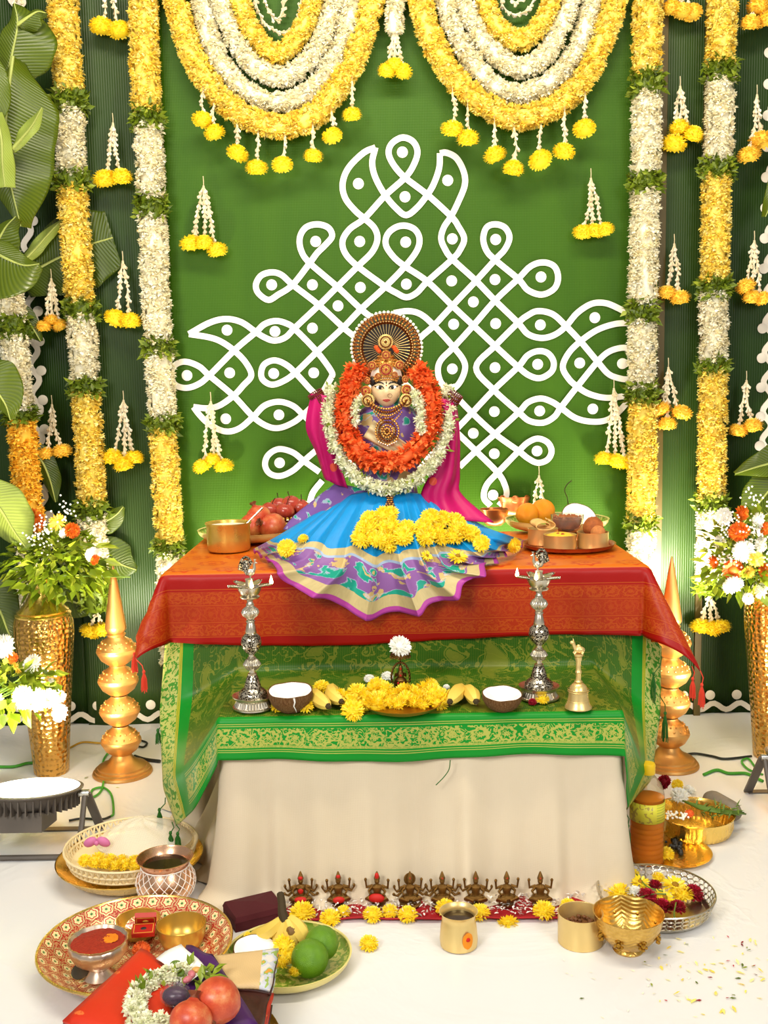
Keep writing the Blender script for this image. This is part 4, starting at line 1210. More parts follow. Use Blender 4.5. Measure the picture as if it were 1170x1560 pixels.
mat('enamel_green', (30, 44, 16), rough=0.35)
b.build('enamel_drops', 'enamel_green', halo)

# crown
cc = I(588.5, 578, -0.008)
b = MB(); b.lathe([(0.044, 0), (0.046, 0.008), (0.043, 0.022), (0.036, 0.034), (0.030, 0.040), (0.0, 0.042)], 36); crown = b.build('crown', 'crown_white', idol, cc)
b = MB(); b.lathe([(0.036, 0.034), (0.040, 0.040), (0.038, 0.046), (0.030, 0.056), (0.020, 0.068), (0.010, 0.080), (0.004, 0.092), (0, 0.096)], 36)
for zz, rr, n in ((0.038, 0.0405, 34), (0.046, 0.039, 32), (0.055, 0.032, 26), (0.066, 0.023, 20), (0.078, 0.013, 14)):
    beads(b, [(rr * math.cos(2 * PI * k / n), rr * math.sin(2 * PI * k / n), zz) for k in range(n)], 0.0032)
b.build('crown_dome', 'jewel_gold', crown)
b = MB()
for row, (r, zz) in enumerate(((0.0035, 0.0), (0.0045, 0.007), (0.003, 0.014))):
    n = 26; beads(b, [(0.0475 * math.cos(PI + PI * k / (n - 1)), 0.045 * math.sin(PI + PI * k / (n - 1)), zz - 0.012 * abs(math.cos(PI * k / (n - 1))) ** 2) for k in range(n)], r)
b.build('crown_band', 'jewel_gold', crown)
for (px, py, r, m, dy) in ((588, 563, 10.5, med_red, -0.055), (567, 557, 7, med_red, -0.04), (608, 556, 7, med_red, -0.04), (587.5, 521, 11.5, med_pale, -0.02), (588, 541, 7, med_red, -0.045),
                       (576, 573, 5, med_red, -0.052), (601, 571, 5, med_red, -0.052), (560, 580, 5.5, med_red, -0.03), (617, 578, 5.5, med_red, -0.03)):
    link('medallion', m, crown, I(px, py, dy) - cc, (0, 0, (px - 588) * 0.012), r * IS)
for px in (575, 602):
    for k in range(3): link('marigold_tuft', pom_mesh['orange'], crown, I(px + 2 * k - 2, 529 + 3 * k, -0.02) - cc, (0.3 * k, 0, k), 4.5 * IS)
# ear ornaments, choker, pendant
for (px, py, r, m, dy) in ((558, 596, 8.5, med_red, -0.03), (619, 594, 8.5, med_red, -0.03), (561, 610, 10, med_pale, -0.045), (618, 610, 10, med_pale, -0.045)):
    link('ear_ornament', m, idol, I(px, py, dy), (0, 0, (px - 588) * 0.01), r * IS)
b = MB()
for row in range(4):
    n = 17
    for k in range(n):
        f = k / (n - 1); px = 558 + 62 * f; sag = 1 - (2 * f - 1) ** 2
        p = I(px - (2 * f - 1) * 3 * row, 608 + 15 * sag + row * 5.2, -0.047 - 0.024 * sag - 0.004 * row); beads(b, [p], (0.0046, 0.0052, 0.0038, 0.0030)[row], (0, 1, 0, 1)[row])
b.build('choker', ['jewel_gold', 'jewel_gold_dark'], idol)
b = MB()
for k in range(20):
    f = k / 19; px = 570 + 42 * f; sag = 1 - (2 * f - 1) ** 2; beads(b, [I(px, 640 - (2 * f - 1) ** 2 * 12 + 4 * sag, -0.075)], 0.003)
pc = I(590, 657, -0.078)
for rr, n in ((17, 30), (12.5, 22), (8, 14), (4, 8), (0, 1)):
    beads(b, [pc + Vector((rr * IS * math.cos(2 * PI * k / n), -0.004 * (1 - rr / 18), rr * IS * 1.12 * math.sin(2 * PI * k / n))) for k in range(n)], 0.0042, 1 if rr in (12.5, 0) else 0)
for k in range(9):
    beads(b, [pc + Vector(((k - 4) * 3.2 * IS, -0.002, -(21 - abs(k - 4) * 1.4) * IS))], 0.0026, 2)
b.build('pendant', ['jewel_gold', 'jewel_gold_dark', 'pearl'], idol)
# waist ornament
b = MB()
for k in range(12):
    w = 5 - abs(k - 3) * 0.2 if k < 6 else 7 - abs(k - 9) * 1.2
    for j in range(-2, 3): beads(b, [I(594 + j * w / 2.2, 742 + k * 3.2, -0.092 - k * 0.004)], 0.0034, (k + j) % 2)
b.build('waist_ornament', ['jewel_gold', 'jewel_gold_dark'], idol)

# sleeves with bangles and shawl
def loft(rows, n=1): return np.array([[np.array(p) for p in r] for r in rows])
mat('bangle_maroon', (104, 14, 30), rough=0.3, coat=0.3)
for (a, m_, c, nm) in (((527, 655), (497, 628), (484, 606), 'l'), ((650, 650), (676, 628), (690, 607), 'r')):
    pa, pm, pc_ = I(*a, 0.0), I(*m_, 0.0), I(*c, -0.01)
    b = MB(); b.tube(catmull([pa, pm, pc_], 5), [0.034, 0.033, 0.031, 0.029, 0.027, 0.025, 0.024, 0.022, 0.021, 0.020, 0.019], 14); b.build('sleeve', 'silk_pink', idol)
    d = (pc_ - pm).normalized(); b = MB()
    for k in range(7):
        q = pc_ + d * (0.001 + 0.0052 * (k - 3)); X = d.orthogonal().normalized(); Yv = d.cross(X)
        beads(b, [q + (X * math.cos(2 * PI * j / 22) + Yv * math.sin(2 * PI * j / 22)) * 0.021 for j in range(22)], 0.0031, k % 2)
    b.build('bangles', ['bangle_maroon', 'jewel_gold_dark'], idol)
def cloth_patch(name, m, quad, dys, folds, amp, nn=(26, 22), seed=0, pull=0.0):
    """quad: 4 edge polylines top->bottom rows of pixel points; rows given as lists"""
    rws = [catmull(np.array([np.array(I(x, y, d)) for (x, y), d in zip(r, dd)]), 6) for r, dd in zip(quad, dys)]
    n = nn[0]; R = np.array([resample(r, n) for r in rws]); C = np.array([resample(catmull(R[:, j], 6), nn[1]) for j in range(n)]).transpose(1, 0, 2)
    f = np.linspace(0, 1, n)[None, :]; g = np.linspace(0, 1, nn[1])[:, None]
    C[:, :, 1] += amp * np.sin(f * folds * 2 * PI + 1.5 * g + seed) * (0.3 + 0.7 * g)
    b = MB(); b.grid(C); return solid(b.build(name, m, idol, angle=180), 0.0018)
cloth_patch('shawl', 'silk_pink', [[(474, 600), (485, 600), (500, 604)], [(466, 650), (482, 650), (505, 652)], [(482, 690), (496, 692), (514, 694)], [(494, 728), (505, 735), (530, 744)]],
            [[-0.02, -0.03, -0.02]] * 2 + [[-0.01, -0.03, -0.03], [0.0, -0.03, -0.04]], 2.0, 0.007, seed=1)
cloth_patch('shawl', 'silk_pink', [[(672, 606), (688, 612), (696, 622)], [(668, 660), (690, 662), (700, 668)], [(660, 712), (684, 720), (700, 728)], [(645, 742), (672, 756), (702, 752)], [(640, 758), (690, 790), (752, 796)]],
            [[-0.03, -0.03, 0.0], [-0.03, -0.04, 0.0], [-0.03, -0.05, 0.0], [-0.05, -0.06, -0.02], [-0.06, -0.10, -0.10]], 2.4, 0.008, seed=2)
cloth_patch('shawl', 'silk_ikat', [[(512, 736), (540, 742), (570, 748)], [(480, 760), (510, 768), (545, 768)], [(448, 786), (470, 800), (500, 800)], [(432, 806), (446, 812), (470, 815)]],
            [[0.0, -0.04, -0.06], [0.0, -0.05, -0.08], [-0.01, -0.06, -0.10], [-0.02, -0.07, -0.11]], 2.0, 0.006, seed=3)

# fanned skirt
HEM = [(386,836),(398,846),(414,858),(426,872),(440,888),(470,900),(508,914),(540,934),(575,942),(606,934),(640,930),(668,917),(700,898),(730,872),(760,848),(800,824)]
nS, nV = 260, 60
hp = []
for px, py in HEM:
    zt = TZ + 0.028
    hp.append(np.array(at_z(px, py, zt)) if py < 868 else np.array(at_y(px, py, 2.815)))
H = resample(catmull(hp, 12), nS)
T = resample(catmull([np.array(at_y(px, py, Y)) for px, py, Y in ((512, 764, 3.06), (540, 752, 3.02), (590, 748, 2.995), (640, 752, 3.02), (675, 764, 3.06))], 12), nS)
K1 = resample(catmull([np.array(at_y(px, py, Y)) for px, py, Y in ((455, 797, 3.03), (490, 812, 2.93), (545, 822, 2.885), (590, 826, 2.875), (640, 822, 2.88), (690, 814, 2.92), (735, 800, 3.0))], 12), nS)
K2 = resample(catmull([np.array(at_y(px, py, Y)) for px, py, Y in ((420, 818, 2.98), (450, 846, 2.872), (500, 862, 2.836), (545, 868, 2.828), (590, 870, 2.826), (640, 868, 2.828), (690, 858, 2.836), (735, 842, 2.868), (770, 814, 2.97))], 12), nS)
rowsP = []; rowsU = []
sv = np.linspace(0, 1, nS)
for j in range(nS):
    c = resample(catmull([T[j], K1[j], K2[j], H[j]], 14), nV); rowsP.append(c)
S_ = np.array(rowsP).transpose(1, 0, 2)      # (nV, nS, 3)
seg = np.linalg.norm(np.diff(S_, axis=0), axis=2); dist = np.concatenate([np.cumsum(seg[::-1], axis=0)[::-1], np.zeros((1, nS))], 0)
g = np.linspace(0, 1, nV)[:, None]
ph = 12.5 * sv + 0.45 * np.sin(8 * sv)
saw = np.abs(((ph % 1.0) - 0.3) / np.where((ph % 1.0) > 0.3, 0.7, 0.3)); saw = 1 - saw        # sharp-edged pleats, 0..1
fold = saw[None, :] + 0.35 * np.sin(2 * PI * 3.3 * sv + 1)[None, :]
mid = np.sin(PI * np.clip(sv, 0, 1))[None, :] ** 0.6
S_[:, :, 0] += 0.011 * np.sin(2 * PI * ph)[None, :] * g * mid
S_[:, :, 1] -= 0.048 * fold * g ** 0.8 * (0.45 + 0.55 * mid)
S_[:, :, 2] += 0.008 * fold * g * (1 - g)
S_[:, :, 2] -= 0.006 * np.sin(2 * PI * ph)[None, :] * g ** 3
b = MB(); b.grid(S_ - np.array(ROOT), uv=np.stack([np.broadcast_to(sv[None, :] * 1.1, dist.shape), dist], -1))
skirt = b.build('skirt', 'silk_skirt', idol, angle=70); solid(skirt, 0.0016, 1.0)
tag(skirt, 'bright blue silk skirt with purple patterned border fanned over the table edge')

# garlands on the idol
def idol_garland(name, label, pts, R, m, size, seed, petals=9, leafy=0):
    P = catmull([np.array(at_y(px, py, IY + d)) for px, py, d in pts], 8); foot = P.mean(0); foot[2] = P[:, 2].min()
    g_ = thing(name, label, 'garland', foot)
    o = blossom_tube(P - foot, R, m, seed, size=size, petals=petals, dens=2.0, core=0.42).build('blossoms', m, g_, angle=180); o['kind'] = 'stuff'
    if leafy:
        o = leaf_tube(P - foot, R * 0.9, 'leaf_fresh', seed + 1, size=0.022, n=leafy, out=1.0, core=False).build('sprigs', 'leaf_fresh', g_, angle=180); o['kind'] = 'stuff'
    return g_
idol_garland('orange_garland', 'thick orange blossom garland around the idol face and chest', [(546,560,0.0),(533,590,-0.02),(527,630,-0.045),(533,668,-0.07),(553,694,-0.09),(590,706,-0.10),(626,692,-0.09),(650,665,-0.07),(658,625,-0.045),(650,588,-0.02),(632,560,0.0)], 0.034, 'petal_orange', 0.028, 900, 10)
idol_garland('jasmine_garland', 'long white jasmine garland with green sprigs around the orange garland', [(505,588,0.0),(500,620,-0.03),(505,662,-0.06),(522,702,-0.085),(552,733,-0.105),(588,744,-0.112),(624,736,-0.105),(656,710,-0.085),(677,670,-0.06),(685,628,-0.03),(680,590,0.0)], 0.021, 'petal_jasmine', 0.019, 910, 8, 60)
idol_garland('jasmine_strand', 'short jasmine strand beside the ear ornament over the dark orange loop', [(546,606,-0.03),(540,625,-0.062),(541,650,-0.078)], 0.0155, 'petal_jasmine', 0.018, 920, 8)
idol_garland('jasmine_strand', 'fuller jasmine strand beside the nose-ring side of the idol face', [(632,596,-0.03),(639,622,-0.062),(643,660,-0.082)], 0.019, 'petal_jasmine', 0.018, 930, 8)

# loose chrysanthemums on the skirt
SUP = bvh_of(skirt, red_cloth, green_cloth)
def loose_flower(px, py, wpx, meshes, label, group, lift=0.6, bvh=None, name='chrysanthemum', tilt=0.35):
    p, n = hit(bvh or SUP, px, py)
    if p is None: p, n = at_z(px, py, 0.0), Vector((0, 0, 1))
    r = wpx / 2 * mpp(p); n = (n + Vector((0, -0.25, 0.35))).normalized()
    q = n.to_track_quat('Z', 'Y'); me = meshes[random.randrange(len(meshes))] if isinstance(meshes, list) else meshes
    o = link(name, me, None, p + n * r * lift, (0, 0, 0), r * random.uniform(0.93, 1.07))
    o.rotation_mode = 'QUATERNION'; o.rotation_quaternion = q @ Matrix.Rotation(random.uniform(0, 6), 3, 'Z').to_quaternion()
    tag(o, label, 'flower', group); return o
FA = 'yellow chrysanthemums heaped on the middle of the skirt'; FB = 'yellow chrysanthemums heaped on the pink shawl side of the skirt'
for p in [(548,826),(566,798),(582,792),(600,790),(570,828),(590,834),(612,824),(602,808),(553,812),(583,814),(565,812),(598,824),(618,812)]:
    loose_flower(*p, 34, mum_meshes, 'yellow chrysanthemum in the heap on the middle of the blue skirt', FA)
for p in [(650,808),(660,794),(673,814),(690,802),(702,818),(668,826),(686,826),(704,806),(716,822),(644,822),(678,796),(655,822),(694,814)]:
    loose_flower(*p, 33, mum_meshes, 'yellow chrysanthemum in the heap beside the pink shawl end', FB)
for px, py, w, me, lb in ((737, 830, 30, mum_meshes, 'yellow chrysanthemum alone on the skirt border near the copper tray'), (776, 828, 28, mum_meshes, 'yellow chrysanthemum at the very tip of the skirt near the copper tray'),
        (695, 858, 36, daisy_mesh, 'open yellow daisy with dark eye on the patterned skirt border'), (647, 851, 22, daisy_mesh, 'small open yellow daisy low on the skirt below the heaps'),
        (437, 836, 30, mum_meshes, 'flattened yellow chrysanthemum on the skirt tip near the milk pot'), (464, 826, 20, mum_meshes, 'small yellow chrysanthemum on a skirt pleat near the pomegranates')):
    loose_flower(px, py, w, me, lb, 'single flowers scattered on the skirt')

# ------------------------------------------------------------------ offerings on the high table
TOP = TZ + 0.0155      # upper face of the red cloth
def vessel_prof(outer, t):
    """outer (r,z) bottom to top -> closed wall profile"""
    inner = [(max(r - t, 0.0), z + (t if i == 0 else 0)) for i, (r, z) in enumerate(outer)]
    inner = [(r, max(z, outer[0][1] + t)) for r, z in inner]
    return [(0, outer[0][1])] + list(outer) + list(reversed(inner)) + [(0, outer[0][1] + t)]
def bowl_prof(R, h, rb, n=9, p=2.2, lip=0.0):
    out = []
    for k in range(n + 1):
        f = k / n; out.append((rb + (R - rb) * math.sin(f * PI / 2) ** (2.0 / p), h * (1 - math.cos(f * PI / 2)) ** (2.0 / p)))
    if lip: out += [(R + lip, h + lip * 0.3), (R + lip, h + lip * 0.6)]
    return out
def vessel(name, label, cat, loc, outer, t, m, n=48, mod=None, group=None, rz=0.0):
    g = thing(name, label, cat, loc, rz, group)
    b = MB(); b.lathe(vessel_prof(outer, t), n, mod=mod); b.build('body', m, g)
    return g
def fill_disc(parent, r, z, m, name, dome=0.0, noise=0.0, n=28, seed=0):
    rng = np.random.default_rng(seed); b = MB(); pr = []
    for k in range(7): f = k / 6; pr.append((r * (1 - f), z + dome * (1 - (1 - f) ** 2)))
    pr[-1] = (0, z + dome)
    b.lathe(pr, n)
    if noise: b.v[-1] = b.v[-1] + rng.normal(0, noise, b.v[-1].shape) * np.array([0.5, 0.5, 1])
    return b.build(name, m, parent, angle=180)
def fruit_pomegranate():
    b = MB(); pr = [(0, -0.97)] + [(math.cos(a) * (1 + 0.03 * math.sin(3 * a)), math.sin(a) * 0.95) for a in np.linspace(-1.3, 1.25, 14)] + [(0.26, 0.96), (0.2, 1.02)]
    b.lathe(pr + [(0, 1.0)], 24, mod=lambda a, z, k: 1 + 0.035 * math.cos(5 * a) * (1 - abs(z)))
    body = b.mesh('pomegranate_body', 'pomegranate_skin')
    c = MB()
    c.lathe([(0.2, 0.98), (0.16, 1.1), (0.2, 1.22), (0.27, 1.34), (0.22, 1.22), (0.13, 1.08), (0, 1.04)], 18, mod=lambda a, z, k: 1 + (0.18 * math.cos(6 * a) if z > 1.2 else 0))
    return body, c.mesh('pomegranate_crown', 'pomegranate_calyx')
def pome_fn(nt, b):
    n = nt.math('ADD', nt.math('MULTIPLY', nt.noise(1.3, 2), 0.8), nt.math('MULTIPLY', nt.noise(14, 3), 0.2))
    nt.put(b.inputs['Base Color'], nt.ramp(n, [(0.34, s2l((178, 58, 36))), (0.52, s2l((200, 84, 50))), (0.68, s2l((212, 132, 82)))]))
mat('pomegranate_skin', rough=0.35, fn=pome_fn); mat('pomegranate_calyx', (120, 60, 30), rough=0.6)
def apple_fn(nt, b):
    n = nt.noise(2.0, 3); st = nt.noise(9, 2, vec=nt.vec(nt.xyz()[0], nt.xyz()[1], nt.math('MULTIPLY', nt.xyz()[2], 0.15)))
    nt.put(b.inputs['Base Color'], nt.mix(nt.math('MULTIPLY', n, st), s2l((150, 22, 24)), s2l((224, 110, 80))))
mat('apple_skin', rough=0.3, fn=apple_fn, coat=0.2); mat('stalk', (60, 40, 20), rough=0.8)
def peel_fn(c0, c1, sc, st):
    def fn(nt, b):
        nt.put(b.inputs['Base Color'], nt.mix(nt.noise(2.5, 3), s2l(c0), s2l(c1)))
        nt.put(b.inputs['Normal'], nt.bump(nt.noise(sc, 2), st, 0.03))
    return fn
mat('orange_peel', rough=0.4, fn=peel_fn((240, 130, 8), (252, 164, 24), 26, 0.4))
mat('lime_peel', rough=0.35, fn=peel_fn((66, 116, 10), (112, 156, 20), 24, 0.3))
POM_B, POM_C = fruit_pomegranate()
def add_pomegranate(label, c, r, rot, group):
    g = thing('pomegranate', label, 'pomegranate', c, 0, group); g.rotation_euler = rot; g.scale = (r, r, r)
    link('fruit', POM_B, g); link('crown', POM_C, g); return g
b = MB(); b.lathe([(0, -0.78)] + [(math.cos(a) * 1.0, math.sin(a) * 0.86) for a in np.linspace(-1.15, 1.1, 14)] + [(0.3, 0.72), (0.14, 0.62), (0, 0.58)], 22); APPLE = b.mesh('apple_body', 'apple_skin')
b = MB(); b.tube([(0, 0, 0.55), (0.04, 0, 0.9), (0.14, 0.05, 1.35)], [0.05, 0.04, 0.06], 6); STALK = b.mesh('apple_stalk', 'stalk')
b = MB(); b.ball((0, 0, 0), (1, 1, 0.95), 24, 14); b.lathe([(0.09, 0.945), (0.05, 0.98), (0, 0.985)], 8); ORANGE = b.mesh('orange_body', 'orange_peel')
b = MB(); b.ball((0, 0, 0), (1, 1, 0.97), 24, 14); b.lathe([(0.12, 0.94), (0.06, 0.975), (0, 0.96)], 10); LIME = b.mesh('lime_body', 'lime_peel')

def on_table(px, py): p = at_z(px, py, TOP); return p
# milk pot with spoon
p = on_table(349, 838); k = mpp(p)
g = vessel('milk_pot', 'straight brass pot of milk with a spoon on the red cloth', 'pot', p, [(30 * k, 0), (32.5 * k, 3 * k), (33 * k, 20 * k), (33 * k, 38 * k), (35 * k, 41 * k), (35 * k, 43 * k)], 1.5 * k, 'brass', 56)
fill_disc(g, 31.2 * k, 38 * k, 'milk', 'milk')
sp = thing('spoon', 'small steel spoon leaning in the milk pot', 'spoon', p + Vector((20 * k, -4 * k, 32 * k)))
b = MB(); b.tube([(0, 0, 0), (14 * k, 2 * k, 14 * k), (33 * k, 4 * k, 32 * k)], [2.2 * k, 1.3 * k, 1.9 * k], 8); b.build('handle', 'steel', sp)
b = MB(); b.ball((-3 * k, 0, -2 * k), (5.5 * k, 4 * k, 2.5 * k), 12, 8); b.build('spoon_bowl', 'steel', sp)
# green enamel plate with pomegranates
def enamel_fn(nt, b):
    x, y, z = nt.xyz(); a = nt.math('ARCTAN2', y, x); r = nt.math('SQRT', nt.math('ADD', nt.math('MULTIPLY', x, x), nt.math('MULTIPLY', y, y)))
    w = nt.math('GREATER_THAN', nt.noise(90, 2), 0.52)
    nt.put(b.inputs['Base Color'], nt.mix(w, s2l((126, 160, 50)), s2l((196, 196, 100))))
mat('enamel_lime', rough=0.3, fn=enamel_fn, coat=0.4)
mat('enamel_outer', (226, 210, 130), rough=0.3, coat=0.3)
def enamel_plate(label, loc, R, h, inside='enamel_lime', outside='enamel_outer'):
    g = thing('enamel_plate', label, 'plate', loc)
    o = bowl_prof(R, h, R * 0.55, 8, 1.6); b = MB(); b.lathe([(0, 0)] + o, 64); b.lathe([(R, h), (R * 1.012, h + R * 0.012), (R * 0.985, h + R * 0.012), (R * 0.975, h)], 64); b.build('body', outside, g)
    b = MB(); b.lathe([(r - 0.0015, z + 0.002) for r, z in reversed(o)] + [(0, 0.002)], 64); b.build('enamel_lining', inside, g)
    return g
p = on_table(382, 821); k = mpp(p)
enamel_plate('lime green enamel plate holding pomegranates behind the milk pot', p, 79 * k, 15 * k)
for lb, px, py, r, dy, rot in (('pomegranate lying with its crown toward the milk pot spoon', 416, 803, 21, 0.0, (0.6, -1.1, 0)), ('pale pomegranate half hidden behind the milk pot', 384, 801, 20, 0.02, (0.2, 1.3, 0)), ('pomegranate resting on the two others in the enamel plate', 394, 788, 19, 0.045, (-0.3, -0.4, 0))):
    q = at_y(px, py, p.y + dy - 0.01); add_pomegranate(lb, q, r * k, rot, 'pomegranates in the enamel plate')
# apple basket
p = on_table(430, 806); k = mpp(p)
g = thing('apple_basket', 'dark basket with a gold beaded rim full of red apples', 'basket', p)
o = [(26 * k, 0), (34 * k, 6 * k), (40 * k, 13 * k), (43 * k, 20 * k)]
b = MB(); b.lathe(vessel_prof(o, 1.5 * k), 40, mod=lambda a, z, kk: 1 + 0.03 * math.cos(20 * a)); b.build('body', 'maroon_velvet', g)
b = MB(); beads(b, [(43 * k * math.cos(2 * PI * j / 44), 43 * k * math.sin(2 * PI * j / 44), 20.5 * k) for j in range(44)], 2.6 * k); b.build('bead_rim', 'gold_bright', g)
for j, (px, py, dy) in enumerate(((412, 778, -0.02), (434, 779, -0.035), (443, 768, 0.01), (457, 773, 0.02), (425, 771, 0.03))):
    q = at_y(px, py, p.y + dy); a = thing('apple', 'red apple heaped in the gold-rimmed basket', 'apple', q, 0.7 * j, 'apples in the gold-rimmed basket'); a.scale = (15 * k,) * 3; a.rotation_euler = (0.25 * math.sin(j * 2), 0.25 * math.cos(j), j)
    link('fruit', APPLE, a); link('stalk', STALK, a)
# copper bowl with turmeric, lotus bowl
mat('turmeric', (232, 128, 14), rough=0.9, vary=0.15, vscale=200); mat('kumkum', (150, 40, 14), rough=0.9, vary=0.25, vscale=200)
p = on_table(753, 800); k = mpp(p)
g = vessel('copper_bowl', 'small copper bowl of orange turmeric powder beside the pink shawl end', 'bowl', p, [(11 * k, 0), (17 * k, 5 * k), (20 * k, 12 * k), (21 * k, 20 * k), (22.5 * k, 25 * k)], 1.2 * k, 'copper', 40)
fill_disc(g, 20 * k, 19 * k, 'turmeric', 'turmeric_powder', 5 * k, 0.0008, seed=3)
mat('amber_glass', (150, 70, 34), rough=0.08, trans=0.7, ior=1.45)
p = on_table(782, 790); k = mpp(p)
g = vessel('lotus_bowl', 'reddish brown lotus bowl with scalloped rim behind the orange', 'bowl', p, [(15 * k, 0), (22 * k, 6 * k), (25 * k, 16 * k), (23 * k, 22 * k), (26 * k, 30 * k), (27 * k, 35 * k)], 1.2 * k, 'copper', 64, mod=lambda a, z, kk: 1 + (0.05 * abs(math.cos(4 * a)) if z > 20 * k else 0.02 * math.cos(8 * a)))
for j in range(8):
    a = 2 * PI * j / 8; b = MB(); b.ball((0, 0, 0), (6.5 * k, 1.5 * k, 6 * k), 12, 8, M=Matrix.Rotation(a + PI / 2, 4, 'Z')); b.build('petal', 'copper', g, (25.5 * k * math.cos(a), 25.5 * k * math.sin(a), 32 * k))
# fruit plate with oranges and coconut half
p = on_table(848, 806); k = mpp(p)
plate_r = enamel_plate('pale green enamel plate under the oranges and the coconut half', p, 78 * k, 16 * k)
for lb, px, py, r, dy in (('large orange at the edge of the fruit plate', 803, 783, 17.5, -0.03), ('large orange between the other orange and the coconut', 827, 778, 18.5, 0.0)):
    q = at_y(px, py, p.y + dy); a = thing('orange', lb, 'orange', q, 0, 'oranges on the fruit plate'); a.scale = (r * k,) * 3; a.rotation_euler = (-0.5, 0.3 * dy * 50, 0); link('fruit', ORANGE, a)
def husk_fn(nt, b):
    x, y, z = nt.xyz(); s = nt.noise(30, 4, vec=nt.vec(nt.math('MULTIPLY', x, 1.0), y, nt.math('MULTIPLY', z, 0.12)), rough=0.7)
    nt.put(b.inputs['Base Color'], nt.ramp(s, [(0.3, s2l((104, 62, 26))), (0.5, s2l((160, 108, 54))), (0.72, s2l((204, 158, 96)))]))
    nt.put(b.inputs['Normal'], nt.bump(s, 0.9, 0.06))
mat('coconut_husk', rough=0.9, fn=husk_fn)
def coconut_half(label, loc, R, tilt, seed, depth=0.85):
    """cut coconut: shell cup, white flesh, ragged rim; unit mesh scaled by R"""
    g = thing('coconut_half', label, 'coconut', loc, 0, 'coconut halves'); rng = np.random.default_rng(seed); ph = rng.uniform(0, 6, 3)
    rag = lambda a: 0.03 * math.sin(3 * a + ph[0]) + 0.02 * math.sin(7 * a + ph[1])
    pr = [(math.sin(t), -math.cos(t) * depth) for t in np.linspace(0, PI / 2 + 0.1, 11)]; pr[0] = (0, -depth)
    b = MB(); b.lathe(pr + [(0.93, 0.07)], 36)
    for V in b.v: V[:, 2] += np.clip(V[:, 2] + 0.5, 0, 1) * np.array([rag(math.atan2(y, x)) for x, y in V[:, :2]])
    A = Matrix.Rotation(tilt[0], 3, 'X') @ Matrix.Rotation(tilt[1], 3, 'Y')
    s = b.build('shell', 'coconut_husk', g); s.scale = (R,) * 3
    b = MB(); b.lathe([(0.955, 0.075), (0.86, 0.09), (0.72, 0.02), (0.5, -0.12), (0.25, -0.2), (0, -0.22)], 36)
    for V in b.v: V[:, 2] += np.clip(V[:, 2] + 0.5, 0, 1) * np.array([rag(math.atan2(y, x)) for x, y in V[:, :2]])
    f = b.build('flesh', 'coconut_flesh', g); f.scale = (R,) * 3
    g.rotation_euler = A.to_euler(); return g
coconut_half('coconut half tipped toward the room on the fruit plate with incense behind', at_y(882, 788, p.y - 0.005), 27 * k, (0.75, 0.12), 2, 0.75)
inc = MB(); inc.tube(catmull([np.array(at_y(*q, p.y + 0.05)) for q in ((866, 772), (864, 758), (860, 747), (864, 738), (871, 732))], 4), 0.0016, 6)
o = inc.build('incense_stick', 'stalk', None, base=True); tag(o, 'thin curled incense stick burnt down behind the coconut half', 'incense')
# copper tray with cups
p = on_table(866, 834); k = mpp(p)
g = thing('copper_tray', 'round copper tray with a raised rim carrying brass cups', 'tray', p)
b = MB(); b.lathe(vessel_prof([(60 * k, 0), (66 * k, 2 * k), (69 * k, 7 * k), (71 * k, 8 * k)], 1.2 * k), 64); b.build('body', 'copper', g)
tz = TOP + 1.6 * k
def brass_cup(label, px, py, r, h):
    q = at_z(px, py, tz); c = vessel('brass_cup', label, 'cup', q, [(r * 0.96 * k, 0), (r * k, 1 * k), (r * k, h * k), (r * 1.02 * k, (h + 1) * k)], 0.9 * k, 'brass_light', 40, group='brass cups on the copper tray'); return c
mat('rice_yellow', (236, 190, 50), rough=0.8, vary=0.2, vscale=300); mat('bread_beige', (226, 180, 108), rough=0.7, vary=0.12, vscale=40)
mat('fried_brown', (158, 84, 34), rough=0.75, vary=0.35, vscale=60); mat('laddu_tan', (190, 118, 62), rough=0.85, vary=0.2, vscale=150)
cA = brass_cup('brass cup holding a folded flat bread on the copper tray', 827, 829, 23, 24)
cB = brass_cup('brass cup heaped with yellow rice on the copper tray', 853, 836, 24.5, 21)
cC = brass_cup('brass cup holding brown fritters on the copper tray', 903, 834, 23.5, 23)
fill_disc(cB, 23 * k, 19 * k, 'rice_yellow', 'yellow_rice', 6 * k, 0.0012, seed=5)
fill_disc(cC, 22 * k, 16 * k, 'fried_brown', 'fritter_layer', 2 * k, 0.001, seed=6)
for j, (dx, dz) in enumerate(((2, 26), (-4, 25.5))):
    b = MB(); b.ball((0, 0, 0), (2.6 * k, 2.2 * k, 2.2 * k), 10, 8); b.build('nut', 'fried_brown', cB, (dx * k, -12 * k + j * 6 * k, 23.5 * k))
# folded bread: rolled sheet
b = MB(); G = []
for t in np.linspace(0, 1, 30):
    a = t * 2.3 * PI; r = (6 + 7 * t) * k; x, z = r * 1.45 * math.cos(a), r * 0.62 * math.sin(a)
    G.append([(x + 1.5 * k * math.sin(y * 300), y, z + 0.8 * k * math.sin(y * 200 + a)) for y in np.linspace(-15 * k, 15 * k, 8)])
b.grid(np.array(G)); o = b.build('folded_bread', 'bread_beige', None, Vector(cA.location) + Vector((-3 * k, -4 * k, 32 * k)), (0.1, 0.05, 0.25), angle=180); solid(o, 1.2 * k, 0); tag(o, 'folded soft flat bread resting in the brass cup', 'bread')
mat('clear_glass', (244, 238, 226), rough=0.05, trans=0.92, ior=1.45)
q = at_z(865, 822, tz); g = vessel('glass_bowl', 'clear glass bowl of brown savoury mix on the copper tray', 'bowl', q + Vector((0, 0.012, 14 * k)), [(14 * k, 0), (20 * k, 4 * k), (24 * k, 12 * k), (25.5 * k, 20 * k), (26 * k, 25 * k)], 1.0 * k, 'clear_glass', 48, mod=lambda a, z, kk: 1 + 0.012 * math.cos(24 * a))
